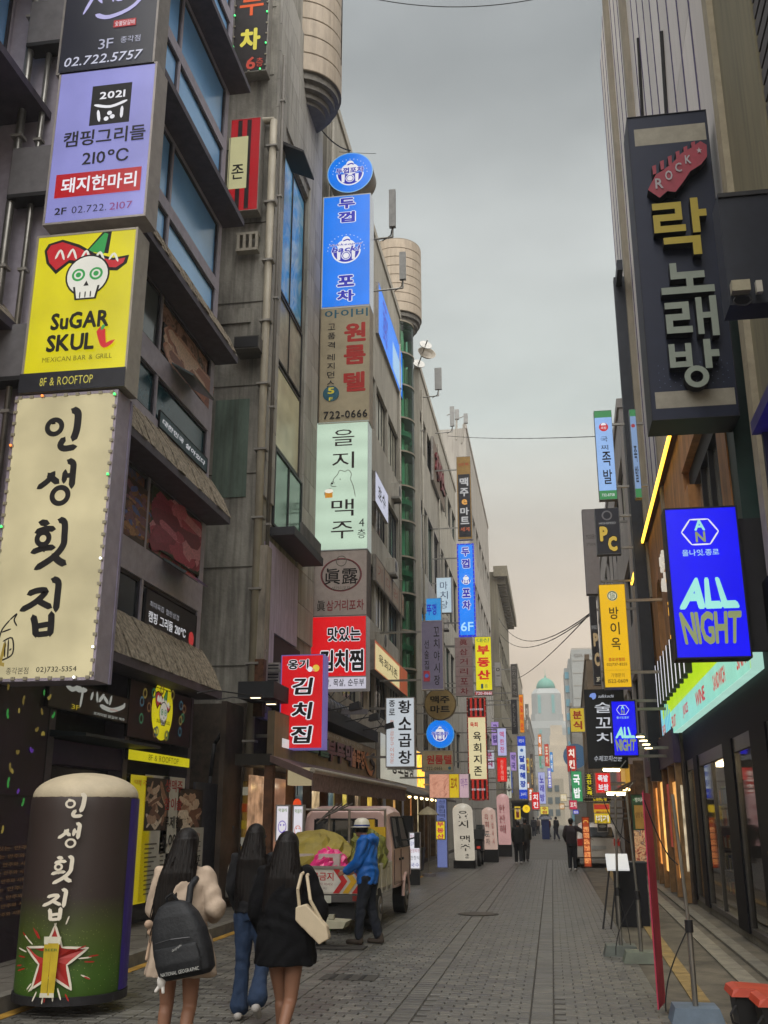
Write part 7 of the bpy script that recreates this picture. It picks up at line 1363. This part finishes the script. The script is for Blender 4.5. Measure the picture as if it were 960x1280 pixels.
# ---- woman in jeans
x, _ = atY(316, 1150, 9.1); B_ = person('person in a black top and flared blue jeans with very long dark hair, walking away', (x, 9.1, 0), math.radians(4), .925)
JB = body(B_, dict(knL=(-.09, .03, .5), anL=(-.1, .0, .09), toL=(-.11, .15, .035), knR=(.1, .05, .5), anR=(.12, -.27, .2), toR=(.12, -.2, .07), elL=(-.22, -.02, 1.13), wrL=(-.18, .12, .95), hdL=(.1, 1, -.2)), turn=-.7)
JE = mat('1c2e48', .85, var=.15, scale=9, bump=.25, name='denim')
def jeans(b):
    b.loft([ell(.86, .15, .11), ell(.95, .178, .13), ell(1.02, .16, .12)])
    for s_ in 'LR':
        h_, k_, a_ = Vector(JB['hip'+s_]), Vector(JB['kn'+s_]), Vector(JB['an'+s_]); capsule(b, h_, .1, k_, .068); capsule(b, k_, .068, k_.lerp(a_, .5), .07); capsule(b, k_.lerp(a_, .5), .07, k_.lerp(a_, .93), .088)
blob('jeans', jeans, JE, B_, .01, 3, folds=.006); BT = mat('0a0a0e', .9, var=.2, scale=6, bump=.3, name='black_knit')
def top(b):
    b.loft([ell(.93, .185, .14, fold=.02), ell(1.05, .17, .13), ell(1.2, .175, .13), ell(1.33, .18, .125), ell(1.42, .155, .09), ell(1.475, .07, .065)])
    for s_ in 'LR': capsule(b, J_['sh'+s_], .07, J_['el'+s_], .056); capsule(b, J_['el'+s_], .056, Vector(J_['el'+s_]).lerp(Vector(J_['wr'+s_]), .95), .042)
J_ = JB; blob('sweater', top, BT, B_, .01, 3, folds=.009); long_hair(B_, JB, 1.04, side=-.03, width=.145)
for s_ in 'LR': shoe(B_, JB['an'+s_], JB['to'+s_], mat('a09c98', .6))
# ---- woman in black dress
x, _ = atY(357, 1150, 7.4); C_ = person('person in a short black dress with long black hair and a cream shoulder bag', (x, 7.4, 0), math.radians(2), .90)
JC = body(C_, dict(knL=(-.045, .12, .5), anL=(-.04, .2, .09), toL=(-.04, .34, .035), knR=(.055, -.0, .5), anR=(.0, -.2, .15), toR=(.0, -.08, .05), elR=(.28, -.03, 1.14), wrR=(.24, .2, 1.02), hdR=(-.2, 1, -.1), elL=(-.24, -.03, 1.12), wrL=(-.2, .12, .95), hdL=(.1, 1, -.2)))
def dress(b):
    b.loft([ell(.745, .245, .185, fold=.03, kf=9), ell(.85, .24, .18, fold=.02, kf=9), ell(1.05, .215, .16), ell(1.25, .205, .145), ell(1.38, .185, .12), ell(1.44, .14, .09), ell(1.475, .07, .065)])
    for s_ in 'LR': capsule(b, JC['sh'+s_], .08, JC['el'+s_], .07); capsule(b, JC['el'+s_], .07, Vector(JC['el'+s_]).lerp(Vector(JC['wr'+s_]), .95), .05)
blob('dress', dress, mat('07070a', .9, var=.2, scale=6, bump=.3, name='black_cloth', spec=.2), C_, .01, 4, folds=.009); long_hair(C_, JC, .98, side=-.02, width=.155)
for s_ in 'LR': shoe(C_, JC['an'+s_], JC['to'+s_], BLACK)
T_ = MW[C_.name]; SB = thing('shoulder_bag', 'cream leather shoulder bag hanging by a long strap on the black dress', 'bag', tuple(T_@Vector((.25, -.14, .93))), 0); LE = mat('b5a68c', .6, var=.08)
blob('bag', lambda b: b.prism([(-.12, -.04, .13), (.05, -.04, -.02), (.12, -.04, .02), (.1, -.04, .1), (-.05, -.04, .24), (-.12, -.04, .22)], (0, .08, 0)), LE, SB, .008, 3)
MB().tube([(-.1, 0, .2), (-.115, -.01, .33), (-.1, .03, .43), (-.07, .12, .46)], .012, 8).build('strap', LE, SB); MB().tube([(.05, 0, .14), (-.02, -.02, .26), (-.06, .03, .42), (-.055, .12, .45)], .012, 8).build('strap', LE, SB)
# ---- worker
wk = person('worker in a bright blue hooded jacket and white helmet leaning over the truck tailgate', (-2.56, 14.5, 0), math.radians(72), .95)
JW = body(wk, dict(hipL=(-.09, -.02, .9), hipR=(.09, -.02, .9), knL=(-.1, .05, .5), anL=(-.12, .08, .09), toL=(-.13, .22, .035), knR=(.1, .0, .5), anR=(.12, -.13, .09), toR=(.12, .01, .035), waist=(0, .0, 1.06), chest=(0, .04, 1.26), neck=(0, .05, 1.45), head=(0, .1, 1.57), elL=(-.2, .05, 1.12), wrL=(-.18, .27, .98), hdL=(.1, 1, -.3), elR=(.2, .05, 1.12), wrR=(.16, .28, .98), hdR=(-.1, 1, -.3)), skin=mat('8d6450', .55, var=.06))
JK = mat('0c56a4', .55, var=.12, scale=6, bump=.35, name='blue_nylon')
def jacket(b):
    b.loft([ell(.82, .185, .15, fold=.03), ell(.95, .19, .155), ell(1.08, .185, .15, 0, .01), ell(1.25, .205, .15, 0, .03), ell(1.38, .185, .125, 0, .03), ell(1.46, .1, .09, 0, .03), ell(1.5, .085, .08, 0, .05)])
    for s_ in 'LR': capsule(b, JW['sh'+s_], .085, JW['el'+s_], .072); capsule(b, JW['el'+s_], .072, Vector(JW['el'+s_]).lerp(Vector(JW['wr'+s_]), .92), .05)
    b.sph((0, -.06, 1.43), .11, .08, .08, n=14, m=10)
blob('jacket', jacket, JK, wk, .01, 3, folds=.012)
def trous(b):
    b.loft([ell(.8, .16, .12), ell(.93, .175, .13)])
    for s_ in 'LR': h_, k_, a_ = Vector(JW['hip'+s_]), Vector(JW['kn'+s_]), Vector(JW['an'+s_]); capsule(b, h_, .105, k_, .08); capsule(b, k_, .08, k_.lerp(a_, .9), .066)
blob('trousers', trous, mat('101520', .85, var=.2, scale=6, bump=.3), wk, .01, 3, folds=.008)
for s_ in 'LR': shoe(wk, JW['an'+s_], JW['to'+s_], mat('3a3028', .8, var=.2), hi=.06)
hp = Vector(JW['head']); HM = MB(); HM.lathe((hp.x, hp.y, hp.z+.03), [(.135, 0), (.118, .012), (.117, .05), (.1, .1), (.06, .128), (.01, .136)], 24); HM.lathe((hp.x, hp.y+.03, hp.z+.028), [(.14, 0), (.14, .008), (.1, .012)], 24)
hm = HM.build('helmet', mat('c9c4b4', .35, var=.1), wk, smooth=True); MB().lathe((hp.x, hp.y, hp.z+.045), [(.1195, 0), (.1195, .022), (.11, .022)], 24).build('band', mat('2c3f8a', .5), hm); MB().lathe((hp.x, hp.y-.0, hp.z-.04), [(.085, 0), (.1, .07), (.09, .07)], 20).build('hair', HAIR, wk)
# ---- people in the middle distance
def simple(label, loc, rz, scale, topc, legc, P, hair='15100f', shoec='a8a4a0', group=None):
    r = person(label, loc, rz, scale, group); J = body(r, P, voxel=.014, fingers=True)
    def f(b):
        b.loft([ell(.88, .19, .14), ell(1.05, .185, .14), ell(1.28, .205, .145), ell(1.4, .18, .11), ell(1.47, .08, .075)])
        for s_ in 'LR': capsule(b, J['sh'+s_], .085, J['el'+s_], .072); capsule(b, J['el'+s_], .072, Vector(J['el'+s_]).lerp(Vector(J['wr'+s_]), .93), .05)
    blob('jacket', f, mat(topc, .8, var=.15), r, .018, 2)
    def g_(b):
        b.loft([ell(.8, .165, .12), ell(.93, .178, .13)])
        for s_ in 'LR': capsule(b, J['hip'+s_], .105, J['kn'+s_], .082); capsule(b, J['kn'+s_], .082, Vector(J['kn'+s_]).lerp(Vector(J['an'+s_]), .92), .07)
    blob('trousers', g_, mat(legc, .85, var=.15), r, .018, 2); h = Vector(J['head']); blob('hair', lambda b: (b.sph((h.x, h.y-.02, h.z+.045), .092, .1, .085, 14, 10), b.sph((h.x, h.y-.05, h.z-.01), .08, .06, .08, 12, 8)), mat(hair, .5), r, .014, 1)
    for s_ in 'LR': shoe(r, J['an'+s_], J['to'+s_], mat(shoec, .6))
    return r
walk = dict(knL=(-.09, .1, .5), anL=(-.1, .12, .09), toL=(-.1, .27, .035), anR=(.09, -.2, .12), toR=(.09, -.07, .04))
x, _ = atY(648, 1060, 39.5); simple('person in black on the left of the walking pair in the middle of the street', (x, 39.5, 0), .05, .9, '101416', '12141a', walk)
x, _ = atY(657, 1060, 41.5); simple('taller person in a dark jacket on the right of the walking pair', (x, 41.5, 0), -.1, .95, '2a2620', '1c1a1c', dict(walk, knL=(-.09, .0, .5)), shoec='3a3430')
x, _ = atY(715, 1060, 35.0); simple('person in a dark jacket reaching out to the red menu stand', (x, 35.0, 0), -.25, .95, '2b2228', '10141c', dict(elR=(.38, .05, 1.28), wrR=(.6, .2, 1.05), hdR=(1, .5, -.4), elL=(-.25, 0, 1.15), wrL=(-.22, .12, .95)))
for k, (px, Yq, c1, c2, sc, lb) in enumerate(((668, 92, '2a2a30', '1c2030', 1, 'tiny dark figure beside the blue booth'), (673, 105, '6a5a50', '26262c', .95, 'tiny brown figure right of the blue booth'), (680, 118, '3a3a44', '20242c', 1, 'tiny grey figure in the middle of the far street'), (686, 88, '5a2a2a', '22222a', .95, 'tiny figure in maroon in the far street'), (696, 80, '26282c', '2c3040', 1, 'tiny dark figure left of the reaching person'))):
    x, _ = atY(px, 1050, Yq); simple(lb, (x, Yq, 0), .2*k, sc, c1, c2, walk)
bpy.data.scenes.remove(TMP)
# ================================================================ more wall clutter and small lights
acb = MB().box(0, .8, 0, .3, 0, .55).mesh('housing', mat('a8a49a', .6, streak=.4)); acg = MB().cyl((.3, -.012, .28), (.3, -.001, .28), .21, n=18).mesh('fan_grille', mat('3a3a3c', .5)); acf = MB().box(.0, .06, .0, .3, -.08, 0).box(.74, .8, 0, .3, -.08, 0).mesh('feet', STEEL)
for k, (X_, Y_, z_, lb) in enumerate(((-5.3, 25.4, 7.0, 'below the second row of windows just past the tall sign stack'), (-5.3, 29.5, 10.2, 'under the third row of windows on the glass tube building'), (-5.3, 33.0, 7.1, 'lower middle of the glass tube building'), (-5.3, 36.6, 13.6, 'high up beside the green glass tube'), (-4.95, 46.0, 7.0, 'on the brown building past the glass tube'), (-4.95, 52.0, 11.2, 'high on the brown building past the glass tube'), (-5.3, 35.5, 10.3, 'third row beside the green glass tube'))):
    t = thing('air_conditioner', 'pale outdoor unit '+lb, 'air conditioner', (X_, Y_, z_), PI/2, 'outdoor units on the left walls'); inst(acb, 'housing', t, (0, 0, 0)); inst(acg, 'fan_grille', t, (0, 0, 0)); inst(acf, 'feet', t, (0, 0, 0))
for k, (X_, Y_, z0, z1) in enumerate(((-5.5, 24.6, 4.5, 21.5), (-5.5, 38.4, 4.5, 21), (-5.15, 43.3, 4.5, 21), (-5.15, 50.6, 4.5, 21))):
    pipe('wall_pipe', ['pipe just behind the tall sign stack', 'pipe next to the green glass tube', 'pipe at the start of the brown building', 'pipe in the middle of the brown building'][k], [(X_, Y_, z0), (X_, Y_, z1)], .05, mat('8d887c', .6), clips=4)
wy = random.Random(4)
for k in range(7):
    y0 = 19.5+k*2.6; z0 = 4.2+wy.uniform(0, 1.2); pts = []
    for i in range(9): t_ = i/8; pts.append((-5.45+.05*math.sin(i), y0+t_*3.6, z0-.35*4*t_*(1-t_)+(t_*.5)))
    A0 = pts[0]; o = MB().tube([tuple(Vector(p)-Vector(A0)) for p in pts], .014, 5).build('wall_cable', BLACK, None); o.location = A0; MW[o.name] = Matrix.Translation(A0)
    tag(o, '%s thin black cable drooping along the left wall' % ['nearest', 'second', 'third', 'fourth', 'fifth', 'sixth', 'farthest'][k], 'cable', 'cables along the left wall')
# joints in the bare side wall
for i in range(9): MB().box(-.012, -.001, .1, 5, 4.5+i*2.0, 4.52+i*2.0).build('joint', mat('4a463e', .9), B2)
# lights and lit panels in the restaurant front
for i, (x, c) in enumerate(((.9, 'ffd890'), (2.5, 'fff0d0'), (3.9, 'ffb860'), (5.6, 'fff4dc'), (7.3, 'ffe0a0'), (9.0, 'f4f4ff'), (10.8, 'ffd080'))):
    MB().cyl((x-.22, .3, 2.2+.06*(i % 3)), (x+.22, .3, 2.2+.06*(i % 3)), .025, n=8).build('tube_lamp', em(c, 9), EX)
for i in range(9):
    x = .5+i*1.7; MB().sph((x, -.1, 2.35), .06, n=10, m=8).build('bulb', em('ffdf9c', 7), E2)
t = thing('red_lantern', 'orange red lantern hanging under the awning', 'lantern', (-4.75, 19.2, 1.75)); MB().lathe((0, 0, 0), [(.03, 0), (.07, .04), (.085, .12), (.07, .2), (.03, .24)], 14).build('shade', em('e04a20', .9), t); MB().cyl((0, 0, .3), (0, 0, .6), .008, n=5).build('cord', BLACK, t)
# small glowing signs further down the street
R9 = random.Random(11); cols9 = [('d83028', 'red', 'fff0e0'), ('e8c838', 'yellow', '8a2a18'), ('3a6ad8', 'blue', 'ffffff'), ('d8d8e8', 'white', '8a2a58'), ('48b070', 'green', 'ffffff'), ('e88030', 'orange', 'ffffff'), ('b898e0', 'violet', '3a2a6a')]
wd9 = ['호프', '분식', '국밥', '치킨', '약국', '노래', '주점', '족발']; pos9 = ['low', 'middle', 'high']
for k in range(12):
    left = k < 9; Yq = 62+k*10.5 if left else 56+(k-9)*11.0
    Xw = (-4.7 if Yq < 92 else -4.05 if Yq < 120 else -3.25) if left else 2.15
    c, cn_, tc_ = cols9[(k*3+k//4) % 7]; w = R9.uniform(.5, .8); h = R9.choice((.8, 1.3, 1.9)); z = 2.6+(k*7 % 5)*1.15
    x0 = Xw+.15 if left else Xw-.15-w
    s = Sign('shop_blade_sign', 'small %s lit blade sign, %s along the %s side of the far street' % (cn_, ['nearest', 'second', 'third', 'fourth', 'fifth', 'sixth', 'seventh', 'eighth', 'farthest'][k if left else (k-9 if k < 15 else 8)], 'left' if left else 'right'), 'sign', (x0, Yq, z), 0, w, h, .2, em(c, .6), GREY, 'small blade signs far down the street', margin=.03)
    n_ = 2; s.vtext(wd9[k % 8], .5, .08, .92, .62, em(tc_, .9), bold=.05) if h > 1 else s.text(wd9[k % 8], .5, .5, .8, .6, em(tc_, .9), bold=.05)
    MB().box(w if not left else -.15, w+.15 if not left else 0, .08, .12, h*.5, h*.5+.05).build('bracket', STEEL, s.root); s.finish()
# entrance fittings on the wood fronted building at street level
for x0, x1, z0, z1, c, k_ in ((8.0, 8.5, .6, 2.3, 'd8c8a8', .8), (6.6, 7.7, .4, 2.4, 'd89a50', 1.2), (5.4, 6.2, 1.0, 2.4, '8a2a20', .8), (3.6, 5.0, .4, 2.5, 'e8b060', 1.5), (1.2, 2.8, .5, 2.4, 'd88a40', 1.3)): MB().box(x0, x1, -.05, .0, z0, z1).build('lit_panel', em(c, k_, .5, 4), R2)
for i in range(6): MB().box(.3+i*1.6, .5+i*1.6, -.12, .0, 0, 3.5).build('post', mat('8a6a44', .5, var=.2), R2)
MB().box(0, 8.6, -.14, .0, 2.75, 3.45).build('fascia', mat('3a2a4a', .5), R2)
# violet lit neighbour at the right edge
t = thing('violet_lit_front', 'violet lit glass front with dark slanting beams at the far right edge', 'shopfront', Rloc(2.3, 10.9), R_)
MB().box(0, 1.5, .1, .3, 4.3, 5.7).build('glass_front', photo('violet_glass', ['1a1060', '3a28c8', '6a50f0', '2818a0', '8a90f0'], 1.6, emit=.25), t); MB().prism([(0, -.12, 5.7), (0, .1, 5.7), (0, .1, 5.9), (0, -.12, 5.85)], (1.5, 0, 0)).build('beam', mat('3a3468', .5), t)
for x_ in (.0, .7, 1.4): MB().box(x_, x_+.08, -.02, .1, 3.4, 5.7).build('mullion', BLACK, t)
MB().box(0, 3, .1, .3, 3.4, 4.45).build('lower_panel', mat('14141c', .3), t)
# haze
hz = MB().box(-255, 255, -65, 525, -1.03, 56).build('haze', None, None, kind='stuff')
hm_ = bpy.data.materials.new('haze'); hm_.use_nodes = True; n_ = hm_.node_tree; n_.nodes.clear(); o_ = n_.nodes.new('ShaderNodeOutputMaterial'); v_ = n_.nodes.new('ShaderNodeVolumePrincipled'); v_.inputs['Density'].default_value = .0008; v_.inputs['Color'].default_value = (.86, .88, .9, 1); v_.inputs['Anisotropy'].default_value = .1; n_.links.new(v_.outputs[0], o_.inputs['Volume']); hz.data.materials.clear(); hz.data.materials.append(hm_)
